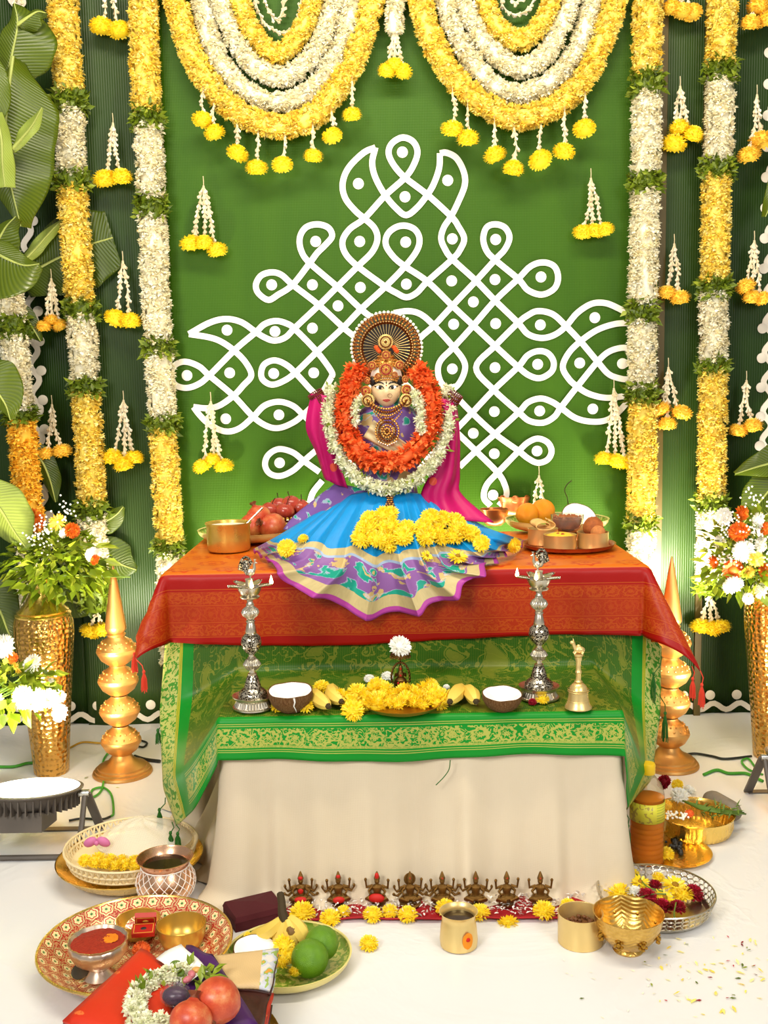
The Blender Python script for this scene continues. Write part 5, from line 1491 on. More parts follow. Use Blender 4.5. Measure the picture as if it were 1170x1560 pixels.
b = MB(); b.lathe([(0, 1.5 * k), (18 * k, 4.5 * k), (22 * k, 12 * k), (23.5 * k, 19 * k), (12 * k, 23 * k), (0, 24 * k)], 32); b.build('savoury_mix', 'fried_brown', g)
b = MB(); rng = np.random.default_rng(9); pts = [(21 * k * math.sqrt(rr) * math.cos(a), 21 * k * math.sqrt(rr) * math.sin(a), 22.5 * k) for rr, a in zip(rng.uniform(0, 1, 70), rng.uniform(0, 6.3, 70))]
beads(b, pts, 2.1 * k); o = b.build('savoury_crumbs', 'fried_brown', g); o['kind'] = 'stuff'
b = MB(); b.lathe([(15 * k, -14 * k), (16 * k, -13 * k), (6 * k, -8 * k), (5 * k, -2 * k), (12 * k, 1 * k), (0, 1 * k)], 32); b.build('glass_foot', 'clear_glass', g)
for lb, px, py, r, m in (('larger rough brown fritter ball at the back of the cup', 904, 803, 15.5, 'fried_brown'), ('smaller smooth tan sweet ball at the front of the cup', 911, 812, 11.5, 'laddu_tan')):
    q = at_y(px, py, cC.location.y + (0.012 if r > 13 else -0.016)); b = MB(); b.ball((0, 0, 0), r * k, 20, 14); rr = np.random.default_rng(int(r)); b.v[0] = b.v[0] * (1 + rr.normal(0, 0.035 if r > 13 else 0.012, (len(b.v[0]), 1)))
    o = b.build('sweet_ball', m, None, q, angle=180); tag(o, lb, 'sweet')

# ------------------------------------------------------------------ offerings on the low bench
BT = BZ + 0.0185
def on_bench(px, py): return at_z(px, py, BT)
# silver lamp ------------------------------------------------------------
p = on_bench(386, 1077); k = mpp(p)
GL = 'silver oil lamps on the bench'
lamp = thing('oil_lamp', 'tall carved silver oil lamp with peacock beside the taller coconut half', 'oil lamp', p, 0, GL)
def lam(name, pr, m='silver', mod=None, n=48, parent=None, sm=True):
    b = MB(); b.lathe([(r * k, h * k) for r, h in pr], n, mod=mod); return b.build(name, m, parent or lamp)
rib = lambda N, d: (lambda a, z, kk: 1 + d * math.cos(N * a))
def carve_fn(nt, b):
    v = nt.noise(130, 2, dist=2.2); m = nt.math('GREATER_THAN', v, 0.5)
    nt.put(b.inputs['Base Color'], nt.mix(m, s2l((60, 52, 42)), s2l((214, 206, 186))))
    nt.put(b.inputs['Normal'], nt.bump(m, 0.7, 0.003)); nt.put(b.inputs['Roughness'], nt.math('MULTIPLY_ADD', m, -0.25, 0.55))
mat('silver_carved', metal=1.0, rough=0.35, fn=carve_fn)
base = lam('base', [(0, 0), (31, 0), (31, 2), (28, 3), (25, 11), (26, 13), (0, 13)], mod=lambda a, z, kk: 1 + (0.035 * math.cos(36 * a) if 2.5 * k < z < 12 * k else 0), n=216)
lam('drip_tray', [(0, 12.5), (27, 13), (31, 17), (31.5, 19), (30, 19), (26, 16), (0, 15.5)])
lam('carved_foot', [(22, 15.5), (22.5, 18), (21, 24), (17, 28), (13, 31), (11.5, 38), (9, 46), (7, 50), (0, 50)], 'silver_carved')
lam('lower_stem', [(6.5, 50), (7, 52), (4.5, 54), (4.5, 58), (6, 59)])
lam('ribbed_knop', [(5, 58), (9, 60), (13.3, 67), (9, 74), (5, 76)], mod=rib(22, 0.05), n=132)
lam('collar', [(5, 76), (6.5, 77), (4.6, 79), (4.6, 82), (6, 83.5)])
lam('carved_bulb', [(5, 83), (9, 86), (14, 93), (15.8, 101), (14, 109), (9, 114), (7.5, 116), (0, 116)], 'silver_carved')
lam('cone', [(8, 115), (8.6, 117), (7, 126), (5.6, 131), (7, 132), (7, 134), (5.5, 135)])
lam('ribbed_knop', [(5, 135), (6, 138), (11, 142), (13.2, 147), (11, 152), (6, 156), (5, 158)], mod=rib(22, 0.05), n=132)
lam('neck', [(4.6, 157), (6.5, 159), (4.4, 162), (4.4, 165), (7, 167), (14, 169), (15, 171), (10, 172)])
cup = lam('oil_cup', [(9, 171), (14, 175), (17.5, 182), (18.5, 186), (16, 186), (13, 180), (0, 178)])
for j in range(5):
    a = 2 * PI * j / 5 - 0.09; b = MB(); G = []
    for t in np.linspace(0, 1, 9):
        w = (7.5 * (1 - t) ** 0.7 + 1.8) * k; r = (15 + 20 * t) * k; z = (185 + 3.5 * t) * k
        G.append([(r, s * w, z + (abs(s) ** 2) * 3.2 * k) for s in np.linspace(-1, 1, 7)])
    b.grid(np.array(G)); o = b.build('spout', 'silver', lamp, (0, 0, 0), (0, 0, a), angle=180); solid(o, 0.8 * k, -1)
lam('centre_post', [(6.5, 180), (6, 186), (5.6, 196), (6.5, 198), (0, 198)])
# peacock finial
pk = thing('tmp', 'x', 'x'); bpy.data.objects.remove(pk)
b = MB(); b.ball((2 * k, 0, 208 * k), (7 * k, 4.5 * k, 5.5 * k), 14, 10); b.tube([Vector(v) * k for v in ((6, 0, 210), (8.5, 0, 214), (8, 0, 220), (9.5, 0, 223))], [3.4 * k, 2.4 * k, 1.9 * k, 2.1 * k], 8)
b.tube([Vector(v) * k for v in ((9.5, 0, 223), (13.5, 0, 221.5))], [1.6 * k, 0.3 * k], 6); b.tube([Vector(v) * k for v in ((2, 1.5, 204), (2, 1.5, 198))], 0.9 * k, 6); b.tube([Vector(v) * k for v in ((2, -1.5, 204), (2, -1.5, 198))], 0.9 * k, 6)
for j in range(3): b.tube([Vector(v) * k for v in ((9, 0, 224), (8 + 1.5 * j, 0, 228))], [0.5 * k, 0.8 * k], 5)
pea = b.build('peacock', 'silver', lamp)
b = MB()
for ring, (r, n) in enumerate(((17, 13), (13, 11), (9, 8))):
    for j in range(n):
        a = PI * 0.22 + PI * 0.70 * j / (n - 1); beads(b, [((-4 + r * 0.62 * math.cos(a)) * k, 0.4 * k * (ring - 1), (214 + r * 1.35 * math.sin(a) - 6) * k)], (2.5 - 0.3 * ring) * k)
b.tube([Vector(v) * k for v in ((-1, 0, 205), (-5, 0, 214), (-5, 0, 226))], [4 * k, 5.5 * k, 3 * k], 8)
b.build('tail_fan', 'silver_carved', pea)
mat('flame', (255, 200, 90), emit=(255, 214, 140), emit_s=14.0); mat('wick', (240, 236, 224), rough=0.9)
def flame_at(l, j):
    a = 2 * PI * j / 5 - 0.09; c = Vector((33.5 * k * math.cos(a), 33.5 * k * math.sin(a), 193 * k))
    b = MB(); b.lathe([(0, -4 * k), (2.6 * k, -2 * k), (2.9 * k, 1 * k), (1.8 * k, 5 * k), (0.6 * k, 9 * k), (0, 11 * k)], 12); b.build('flame', 'flame', l, c)
    w = MB(); w.tube([Vector((0, 0, -2)) * k, Vector((-6 * math.cos(a), -6 * math.sin(a), -5)) * k], 1.2 * k, 6); w.build('wick', 'wick', l, c)
lamp2 = copy_tree(lamp, None, on_bench(821, 1062), math.radians(188), 'tall carved silver oil lamp with peacock beside the brass bell')
flame_at(lamp, 0); flame_at(lamp, 4); flame_at(lamp2, 0); flame_at(lamp2, 1)
# coconuts
q = on_bench(443, 1080); kk_ = mpp(q)
cn = coconut_half('taller coconut half with a cracked husk beside the silver lamp', q + Vector((0, 0, 27 * kk_)), 34 * kk_, (0.10, 0.0), 4, 0.98)
b = MB(); b.tube([(0.25 * 34 * kk_ + x * kk_, -34 * kk_ * math.sqrt(max(0, 1 - z * z)) * 1.0, z * 34 * kk_) for x, z in ((0, 0.08), (1, -0.1), (-1, -0.3), (1.5, -0.5), (2, -0.68))], [1.6 * kk_, 1.2 * kk_, 0.9 * kk_, 0.7 * kk_, 0.3 * kk_], 5); b.build('crack', 'coconut_flesh', cn)
q = on_bench(765, 1077)
coconut_half('shallow coconut half sprinkled with red powder near the bell', q + Vector((0, 0, 19 * kk_)), 30.5 * kk_, (0.12, 0.03), 5, 0.85)
# bananas
def banana_fn(nt, b):
    n = nt.noise(14, 4); nt.put(b.inputs['Base Color'], nt.mix(nt.math('GREATER_THAN', n, 0.66), nt.mix(nt.noise(4, 2), s2l((214, 176, 52)), s2l((240, 212, 108))), s2l((120, 86, 30))))
mat('banana_peel', rough=0.5, fn=banana_fn); mat('banana_tip', (60, 46, 20), rough=0.8)
def banana(b, pts, r, mi=0):
    P = catmull(pts, 6); n = len(P); rr = [r * (0.25 + 0.75 * math.sin(PI * min(1, 0.08 + 0.9 * i / (n - 1))) ** 0.45) for i in range(n)]
    b.tube(P, rr, 7, mi); b.tube([P[-1], P[-1] + (P[-1] - P[-2]) * 1.2], [rr[-1] * 0.9, rr[-1] * 0.5], 6, 1)
for lb, pts in (('small banana lying nearest the cracked coconut half', [(478, 1066), (486, 1078), (500, 1086)]), ('small curved banana beside the heaped flower plate', [(506, 1058), (508, 1072), (520, 1079)]),
                ('small banana lying beside the shallow coconut half', [(712, 1060), (719, 1071), (725, 1079)]), ('small banana slanting toward the flower plate', [(703, 1058), (696, 1070), (686, 1079)])):
    P = [np.array(on_bench(x, y)) for x, y in pts]; kq = mpp(P[1]); P = [v + np.array([0, 0, (10.5 + (3 if i == 1 else 0)) * kq]) for i, v in enumerate(P)]
    b = MB(); banana(b, P, 12 * kq); o = b.build('banana', ['banana_peel', 'banana_tip'], None, base=True); tag(o, lb, 'banana', 'bananas on the bench')
# plate of chrysanthemums
q = on_bench(613, 1078); k2 = mpp(q)
g = vessel('flower_plate', 'dark brass plate under the heap of yellow chrysanthemums', 'plate', q, [(46 * k2, 0), (54 * k2, 3 * k2), (58 * k2, 8 * k2), (60 * k2, 9 * k2)], 1.2 * k2, 'brass_dark', 64)
BEN = bvh_of(green_cloth)
HEAP = [(520,1062),(535,1072),(545,1056),(538,1083),(556,1064),(570,1054),(560,1076),(577,1068),(585,1052),(592,1070),(600,1060),(607,1074),(618,1066),(628,1056),(633,1072),(645,1050),(652,1066),(660,1056),(668,1072),(640,1062),(675,1064),(615,1054),(575,1046),(655,1046),(572,1078),(645,1076)]
for i, (x, y) in enumerate(HEAP):
    dz = 0.0; yy = q.y + (1074 - y) * 0.0028
    c = at_y(x, y, min(max(yy, q.y - 0.09), q.y + 0.085)); o = link('chrysanthemum', mum_meshes[i % 4], None, c, (-0.5 + 0.3 * math.sin(i), 0.4 * math.cos(i * 2.1), i * 1.3), 17.5 * k2 * random.uniform(0.85, 1.12))
    tag(o, 'yellow chrysanthemum in the heap on the dark brass plate', 'flower', 'chrysanthemums heaped on the bench plate')
for px, py, w, me, lb in ((465, 1084, 30, mum_meshes, 'round yellow chrysanthemum in front of the cracked coconut half'), (425, 1084, 26, mum_meshes, 'yellow chrysanthemum dusted with red at the foot of the silver lamp'), (490, 1054, 26, mum_meshes, 'flat yellow chrysanthemum behind the small bananas'),
        (826, 1072, 24, mum_meshes, 'yellow chrysanthemum at the foot of the lamp nearest the bell'), (811, 1074, 15, crimson_mum, 'dark red blossom beside the yellow one at the lamp foot'), (680, 1050, 12, white_mum, 'tiny white blossom at the edge of the flower heap'),
        (563, 1040, 20, white_mum, 'white blossom peeping from the back of the flower heap'), (590, 1036, 20, white_mum, 'white blossom behind the flower heap beside the small shrine figure')):
    loose_flower(px, py, w, me, lb, 'single flowers on the bench', bvh=BEN)
# little shrine figure under a canopy with a white flower on top
q = on_bench(611, 1062) + Vector((0, 0.03, 0)); k3 = mpp(q)
sh = thing('shrine_figure', 'tiny bronze shrine figure with red dots under a canopy carrying a white flower', 'figurine', q)
def fig(name, m, fn_): b = MB(); fn_(b); return b.build(name, m, sh)
fig('pedestal', 'bronze_old', lambda b: b.lathe([(0, 0), (13 * k3, 0), (13 * k3, 8 * k3), (10 * k3, 10 * k3), (10 * k3, 16 * k3), (12 * k3, 18 * k3), (0, 18 * k3)], 24))
def body_(b):
    b.lathe([(0, 18 * k3), (9 * k3, 18 * k3), (9 * k3, 22 * k3), (5 * k3, 26 * k3), (5.5 * k3, 32 * k3), (3 * k3, 36 * k3), (3.4 * k3, 40 * k3), (2 * k3, 44 * k3), (0, 47 * k3)], 18)
    for s in (-1, 1): b.tube([Vector((s * 4, 0, 31)) * k3, Vector((s * 8, -2, 28)) * k3, Vector((s * 7, -4, 33)) * k3], 1.5 * k3, 6)
fig('figure', 'bronze_old', body_)
fig('arch', 'bronze_old', lambda b: [b.tube([Vector((14 * math.cos(a), 3, 24 + 24 * math.sin(a))) * k3 for a in np.linspace(-0.3, PI + 0.3, 22)], 1.6 * k3, 6), beads(b, [Vector((14 * math.cos(a), 2, 24 + 24 * math.sin(a))) * k3 for a in np.linspace(-0.2, PI + 0.2, 17)], 2.2 * k3)])
fig('red_dots', 'vermilion', lambda b: beads(b, [Vector(v) * k3 for v in ((0, -5, 40), (0, -6, 30), (-4, -9, 19), (4, -9, 19))], 1.7 * k3))
fig('canopy_rod', 'bronze_old', lambda b: b.tube([Vector((0, 5, 10)) * k3, Vector((0, 5, 62)) * k3], 1.2 * k3, 6))
fig('canopy', 'bronze_old', lambda b: [b.lathe([(0, 60 * k3), (15 * k3, 59 * k3), (15 * k3, 62 * k3), (12 * k3, 65 * k3), (0, 66 * k3)], 24), beads(b, [Vector((15 * math.cos(a), 15 * math.sin(a), 58)) * k3 for a in np.linspace(0, 2 * PI, 18, endpoint=False)], 1.8 * k3)])
o = link('chrysanthemum', white_mum, None, q + Vector((0, -0.004, 74 * k3)), (0.9, 0.1, 0.5), 18.5 * k3); tag(o, 'white chrysanthemum set on top of the tiny shrine canopy', 'flower')
# bell
q = on_bench(881, 1078); k4 = mpp(q)
bell = thing('hand_bell', 'brass hand bell with a bull figure on its handle', 'bell', q)
b = MB(); b.lathe(vessel_prof([(20.5 * k4, 0), (20.5 * k4, 2 * k4), (17.5 * k4, 6 * k4), (15.5 * k4, 14 * k4), (14.5 * k4, 24 * k4), (14.2 * k4, 27 * k4), (12 * k4, 34 * k4), (8 * k4, 38 * k4), (4 * k4, 40 * k4)], 1.4 * k4)[1:], 48)
for z in (12, 26, 29): b.lathe([(15.7 * k4, (z - .8) * k4), (16.4 * k4, z * k4), (15.7 * k4, (z + .8) * k4)], 48)
b.build('bell_cup', 'brass_light', bell)
b = MB(); b.lathe([(4 * k4, 39 * k4), (6.5 * k4, 41 * k4), (4 * k4, 43 * k4), (3.6 * k4, 52 * k4), (5.2 * k4, 56 * k4), (3.6 * k4, 60 * k4), (3.6 * k4, 72 * k4), (5 * k4, 75 * k4), (5 * k4, 79 * k4), (7 * k4, 81 * k4), (7 * k4, 84 * k4), (0, 84 * k4)], 20); b.build('handle', 'brass_light', bell)
b = MB(); b.ball((1.5 * k4, 0, 90 * k4), (8.5 * k4, 5 * k4, 5.5 * k4), 14, 10); b.tube([Vector(v) * k4 for v in ((-4, 0, 91), (-7, 0, 97), (-8, 0, 101))], [3.6 * k4, 2.8 * k4, 2.4 * k4], 8); b.ball((-9.5 * k4, 0, 101.5 * k4), (4 * k4, 2.6 * k4, 2.8 * k4), 10, 8)
for s in (-1, 1): b.tube([Vector(v) * k4 for v in ((-7.5, s * 1.5, 103), (-8, s * 3, 107))], [0.9 * k4, 0.4 * k4], 5); b.tube([Vector(v) * k4 for v in ((-4, s * 3, 88), (-7, s * 3.5, 84.5))], 1.8 * k4, 6); b.tube([Vector(v) * k4 for v in ((6, s * 3, 88), (4, s * 4, 84.5))], 2.0 * k4, 6)
b.ball((0, 0, 95.5 * k4), (3.4 * k4, 3 * k4, 3 * k4), 8, 6); b.build('bull_figure', 'brass_light', bell)

# ------------------------------------------------------------------ standing decor beside the table
def hammered_fn(c, sc):
    def fn(nt, b):
        v = nt.voronoi(sc, rand=0.5)
        nt.put(b.inputs['Base Color'], nt.mix(nt.noise(5, 3), s2l(tuple(x * 0.9 for x in c)), s2l(c)))
        nt.put(b.inputs['Normal'], nt.bump(v, 0.55, 0.012))
    return fn
mat('gold_hammered', metal=1.0, rough=0.24, fn=hammered_fn((216, 168, 88), 64))
def tall_vase(label, p):
    k = mpp(p); g = thing('gold_vase', label, 'vase', p, 0, 'tall gold vases')
    pr = [(24.5, 0), (26, 2), (30, 60), (36, 130), (41, 185), (43.5, 215), (43.5, 232), (40, 244)]
    b = MB(); b.lathe([(0, 0)] + [(r * k, h * k) for r, h in pr], 64); b.build('body', 'gold_hammered', g)
    b = MB(); b.lathe([(r * k, h * k) for r, h in ((40, 243), (41, 246), (37, 249), (38, 251), (33, 255), (25, 264), (19, 275), (16.5, 285), (17, 294), (20, 300), (18.5, 300), (15, 290), (15, 280), (0, 278))], 56); b.build('neck', 'gold_bright', g)
    return g, k
pv = at_z(79, 1176, 0.0); vase_l, kv = tall_vase('tall hammered gold vase holding bushy green foliage', pv)
pr_ = at_z(1174, 1152, 0.0); vase_r, kr = tall_vase('tall hammered gold vase holding white and orange flowers', pr_)

def finial(label, p):
    k = mpp(p); g = thing('gold_finial', label, 'finial', p, 0, 'stacked gold finials')
    def part(nm, pr, n=56): b = MB(); b.lathe([(r * k, h * k) for r, h in pr], n); return b.build(nm, 'gold_matte', g)
    part('base', [(0, 0), (44, 0), (45, 2), (44, 5), (41, 6), (41, 9), (37, 10.5), (36.5, 13), (32, 15), (26, 18), (20, 22), (16, 27), (14, 31), (0, 31)])
    for j, h in enumerate((51, 98, 145, 191)):
        pot = part('ball', [(11, h - 22), (15, h - 20), (24, h - 13), (29.5, h - 3), (30.5, h), (29.8, h + 2), (29.8, h + 3.5), (28.5, h + 5), (26, h + 10), (19, h + 17), (13, h + 21), (12, h + 24)])
        b = MB(); beads(b, [(r_ * k * math.cos(a + 0.2 * (r_ < 25)), r_ * k * math.sin(a + 0.2 * (r_ < 25)), (h + hh) * k) for r_, hh in ((26.8, 8.5), (21.5, 14.5)) for a in np.linspace(0, 2 * PI, 16, endpoint=False)], 1.9 * k); b.build('stud_rows', 'gold_matte', pot)
    part('cone_collar', [(9, 213), (13, 214), (14.5, 217), (12, 219), (15.6, 224), (15.8, 228)])
    part('cone', [(15.8, 227), (15.5, 230), (11, 262), (6.5, 292), (2, 318), (0.8, 322), (0, 323)])
    return g
finial('stacked gold finial with pointed cone beside the bushy foliage vase', at_z(187, 1178, 0.0))
finial('stacked gold finial half hidden behind the drooping red cloth corner', at_z(1019, 1166, 0.0))

# bouquets ---------------------------------------------------------------
mat('baby_breath', (252, 250, 240), rough=0.7)
def bouquet(label, c, rx, rz_, leaves, lsize, flowers, lm, seed, mouth, breath=None, droop=0.0, stems=16):
    """c: centre of the head; flowers: (px, py, wpx, mesh, depth)"""
    rng = np.random.default_rng(seed); c = Vector(c); mouth = Vector(mouth)
    g = thing('flower_arrangement', label, 'flowers', mouth)
    n = leaves; d = rng.normal(size=(n, 3)); d /= np.linalg.norm(d, axis=1, keepdims=True); r = rng.uniform(0.25, 1.0, (n, 1)) ** 0.6
    L = np.array(c - mouth) + d * r * np.array([rx, rx * 0.75, rz_])
    dirs = d * np.array([1, 1, 0.7]) + rng.normal(0, 0.45, (n, 3)) + np.array([0, -0.2, -droop])
    A = frames(dirs, rng.uniform(-1, 1, n)); sz = lsize * rng.uniform(0.55, 1.25, n)
    b = MB(); b.scatter(LEAF_V, LEAF_F, scale_mats(A, sz * 0.5, sz * 0.8, sz), L, 0, np.clip(rng.normal(0.5, 0.28, n), 0, 1))
    o = b.build('foliage', lm, g, angle=180); o['kind'] = 'stuff'
    for k in range(stems):
        e = np.array(c - mouth) + rng.normal(0, 0.45, 3) * np.array([rx, rx * .7, rz_]); b = MB()
        b.tube(catmull([np.array((rng.normal(0, 0.006), rng.normal(0, 0.006), -0.05)), np.array([e[0] * 0.25, e[1] * 0.25, e[2] * 0.55]), e], 4), 0.0022, 5); b.build('stem', 'stem_green', g)
    for (px, py, w, me, dy) in flowers:
        p = at_y(px, py, c.y + dy); s = w / 2 * mpp(p); o = link('blossom', me, g, p - mouth, (1.2 + rng.normal(0, 0.25), rng.normal(0, 0.3), rng.uniform(0, 6)), s)
    if breath:
        b = MB(); pts = []
        for (px, py, sp, m_) in breath:
            p = at_y(px, py, c.y - 0.09) - mouth
            for k in range(m_): pts.append(np.array(p) + rng.normal(0, sp, 3))
        beads(b, pts, 0.0035); o = b.build('tiny_white_blooms', 'baby_breath', g); o['kind'] = 'stuff'
    return g
ml = Vector(pv) + Vector((0, 0, 298 * kv))
bouquet('bushy green foliage with orange and white blooms in the tall gold vase', at_y(88, 858, pv.y - 0.02), 0.165, 0.115, 620, 0.052,
        [(47, 795, 44, rust_mum, 0.0), (88, 796, 30, amber_daisy, -0.08), (110, 808, 26, rust_mum, -0.05), (97, 812, 18, white_mum, -0.06), (142, 845, 26, white_mum, -0.06), (145, 853, 18, rust_mum, -0.08), (10, 775, 18, white_mum, 0.0)], 'leaf_fresh', 61, ml,
        [(68, 805, 0.018, 40), (50, 820, 0.014, 24), (98, 780, 0.02, 26), (72, 830, 0.012, 10)], 0.35)
mr = Vector(pr_) + Vector((0, 0, 298 * kr))
WM, RM, AD = white_mum, rust_mum, amber_daisy
bouquet('white and orange chrysanthemum bouquet with tiny white blooms in a gold vase', at_y(1145, 850, pr_.y - 0.02), 0.165, 0.155, 520, 0.045,
        [(1102, 787, 30, WM, -.05), (1130, 782, 26, RM, -.06), (1126, 810, 34, RM, -.1), (1157, 793, 28, WM, -.08), (1166, 805, 22, RM, -.06), (1133, 840, 36, WM, -.12), (1096, 825, 24, WM, -.05), (1117, 868, 34, RM, -.1),
         (1152, 852, 26, AD, -.13), (1140, 872, 22, AD, -.1), (1086, 856, 22, RM, -.06), (1117, 892, 34, WM, -.1), (1160, 830, 28, WM, -.1), (1168, 870, 26, RM, -.08), (1162, 900, 30, WM, -.1), (1140, 912, 20, WM, -.09), (1188, 840, 34, WM, -.05), (1195, 880, 32, RM, -.04), (1200, 800, 30, WM, -.03)],
        'leaf_fresh', 62, mr, [(1110, 800, 0.02, 50), (1140, 820, 0.03, 80), (1148, 762, 0.02, 24), (1120, 850, 0.02, 40), (1165, 850, 0.02, 30), (1105, 850, 0.018, 30)], 0.2)
# low arrangement in front of the vase, lit by the flood lamp
pl = at_z(-38, 1228, 0.0); kl = mpp(pl)
lv = thing('low_vase', 'small gold vase at the flood lamp holding a low white bouquet', 'vase', pl)
b = MB(); b.lathe(vessel_prof([(22 * kl, 0), (28 * kl, 30 * kl), (30 * kl, 60 * kl), (22 * kl, 85 * kl), (18 * kl, 95 * kl), (22 * kl, 104 * kl)], 1.5 * kl), 40); b.build('body', 'gold_bright', lv)
bouquet('low bouquet of white blooms and yellow green leaves lit by the flood lamp', at_y(8, 1050, pl.y), 0.15, 0.085, 300, 0.055,
        [(36, 1062, 40, WM, -.1), (56, 1066, 38, WM, -.08), (75, 1064, 32, WM, -.06), (92, 1086, 30, WM, -.03), (88, 1062, 26, WM, 0.0), (8, 985, 40, WM, -.02), (50, 1012, 34, WM, 0.0), (24, 1018, 24, AD, -.04), (18, 1002, 20, RM, -.02), (-15, 1020, 30, WM, -.03), (78, 1038, 14, WM, .02), (-10, 1070, 34, WM, -.08)],
        'leaf_fresh', 63, Vector(pl) + Vector((0, 0, 100 * kl)), None, 0.15)

# banana plants ------------------------------------------------------------
def bleaf_fn(c0, c1, c2):
    def fn(nt, b):
        u, v = nt.uv()      # u across (-1..1 mapped 0..1), v along in metres
        au = nt.math('ABSOLUTE', nt.math('SUBTRACT', u, 0.5))
        ribs = nt.math('SINE', nt.math('MULTIPLY', nt.math('ADD', v, nt.math('MULTIPLY', au, -0.10)), 2 * PI / 0.011))
        n = nt.noise(6, 4)
        c = nt.mix(n, s2l(c0), s2l(c1))
        c = nt.mix(nt.math('MULTIPLY_ADD', ribs, 0.12, 0.12), c, s2l(c2))
        c = nt.mix(nt.math('LESS_THAN', au, 0.012), c, s2l((178, 186, 96)))
        nt.put(b.inputs['Base Color'], c)
        nt.put(b.inputs['Normal'], nt.bump(ribs, 0.25, 0.002))
    return fn
mat('banana_leaf_green', rough=0.35, fn=bleaf_fn((54, 72, 5), (82, 100, 9), (122, 136, 26)), transluc=0.2)
mat('banana_leaf_deep', rough=0.38, fn=bleaf_fn((44, 60, 6), (62, 80, 10), (92, 108, 24)), transluc=0.12)
mat('banana_leaf_pale', rough=0.45, fn=bleaf_fn((120, 140, 44), (156, 172, 76), (176, 188, 100)), transluc=0.2)
mat('banana_stem', (150, 160, 80), rough=0.5, vary=0.2, vscale=12)
def banana_leaf(plant, mid, wl, wr, Y, m, fold=0.02, curl=0.0, dY=0.0, seed=0):
    """mid: pixel midrib; wl/wr half widths in pixels on either side"""
    n = 36; P = resample(catmull([np.array(at_y(px, py, Y + dY * i / (len(mid) - 1))) for i, (px, py) in enumerate(mid)], 8), n)
    k = mpp(P[0]); T = np.gradient(P, axis=0); T /= np.linalg.norm(T, axis=1, keepdims=True)
    nr = np.stack([T[:, 2], np.zeros(n), -T[:, 0]], 1); mt_ = T.mean(0)
    if (abs(mt_[2]) > abs(mt_[0]) and mt_[2] < 0) or (abs(mt_[2]) <= abs(mt_[0]) and mt_[0] < 0): nr = -nr
    nr /= np.linalg.norm(nr, axis=1, keepdims=True) + 1e-9
    f = np.linspace(0, 1, n); WL = np.interp(f, np.linspace(0, 1, len(wl)), wl) * k; WR = np.interp(f, np.linspace(0, 1, len(wr)), wr) * k
    ker = np.ones(5) / 5; WL = np.convolve(np.pad(WL, 2, mode='edge'), ker, 'valid'); WR = np.convolve(np.pad(WR, 2, mode='edge'), ker, 'valid')
    s = np.linspace(-1, 1, 23); rng = np.random.default_rng(seed); ph = rng.uniform(0, 6, 3)
    G = np.zeros((n, 23, 3)); UV = np.zeros((n, 23, 2)); ln = np.r_[0, np.cumsum(np.linalg.norm(np.diff(P, axis=0), axis=1))]
    for j, t in enumerate(s):
        w = np.where(t < 0, WL, WR) * t
        G[:, j] = P + nr * w[:, None]
        G[:, j, 1] += fold * abs(t) ** 1.3 + 0.006 * np.sin(ln * 55 + ph[0]) * abs(t) ** 2 + curl * t
        UV[:, j] = np.stack([np.full(n, 0.5 + t / 2), ln], 1)
    b = MB(); b.grid(G - np.array(plant.location), uv=UV)
    o = b.build('leaf', m, plant, angle=180); solid(o, 0.0012, 0)
    b = MB(); b.tube(P - np.array(plant.location) + np.array([0, -0.002, 0]), [0.006 * (1 - 0.75 * x) for x in f], 6); b.build('midrib', 'banana_stem', o)
    return o
bp = thing('banana_plant', 'banana plant with broad arching leaves beside the backdrop border', 'plant', at_y(-130, 1165, 3.62) * 1.0)
bp.location.z = 0
b = MB(); b.tube([(0, 0, 0), (0.01, 0, 0.6), (0.0, 0, 1.2), (0.02, 0, 1.9)], [0.08, 0.07, 0.06, 0.035], 20); b.build('trunk', 'banana_stem', bp)
GN, DP, PA = 'banana_leaf_green', 'banana_leaf_deep', 'banana_leaf_pale'
banana_leaf(bp, [(10, 128), (19, 82), (27, 36), (22, 5)], [6, 26, 24, 2], [8, 50, 58, 6], 3.60, GN, 0.03, 0.02, 0.0, 1)
banana_leaf(bp, [(27, 38), (45, 25), (58, 18), (70, 20)], [4, 8, 8, 1], [6, 20, 18, 2], 3.585, GN, 0.02, 0.0, 0.0, 11)
banana_leaf(bp, [(20, 86), (12, 150), (8, 210), (14, 270), (32, 345)], [0, 20, 26, 30, 2], [4, 74, 68, 58, 2], 3.55, GN, 0.035, 0.03, 0.0, 2)
banana_leaf(bp, [(16, 230), (34, 210), (50, 190), (64, 164)], [3, 12, 13, 1], [3, 9, 9, 1], 3.50, PA, 0.01, 0.0, -0.05, 3)
banana_leaf(bp, [(-30, 70), (-12, 110), (-6, 150), (-14, 210)], [10, 26, 24, 2], [10, 20, 18, 2], 3.48, GN, 0.02, 0.0, 0.0, 4)
banana_leaf(bp, [(-8, 170), (2, 210), (4, 250), (8, 285)], [8, 14, 14, 10], [8, 10, 14, 12], 3.46, PA, 0.02, 0.01, 0.0, 5)
banana_leaf(bp, [(-25, 400), (-2, 365), (10, 345), (24, 330)], [10, 20, 16, 2], [14, 34, 24, 4], 3.46, GN, 0.03, 0.0, 0.0, 6)
banana_leaf(bp, [(-30, 372), (6, 392), (36, 404), (60, 402)], [12, 24, 16, 2], [40, 78, 52, 4], 3.42, GN, 0.03, 0.0, -0.03, 7)
banana_leaf(bp, [(30, 425), (85, 395), (130, 375), (172, 362)], [20, 42, 62, 40], [30, 55, 66, 44], 3.83, DP, 0.005, 0.0, 0.0, 8)
banana_leaf(bp, [(34, 400), (55, 378), (78, 352), (98, 332)], [6, 12, 10, 1], [5, 10, 8, 1], 3.80, PA, 0.01, 0.0, 0.0, 9)
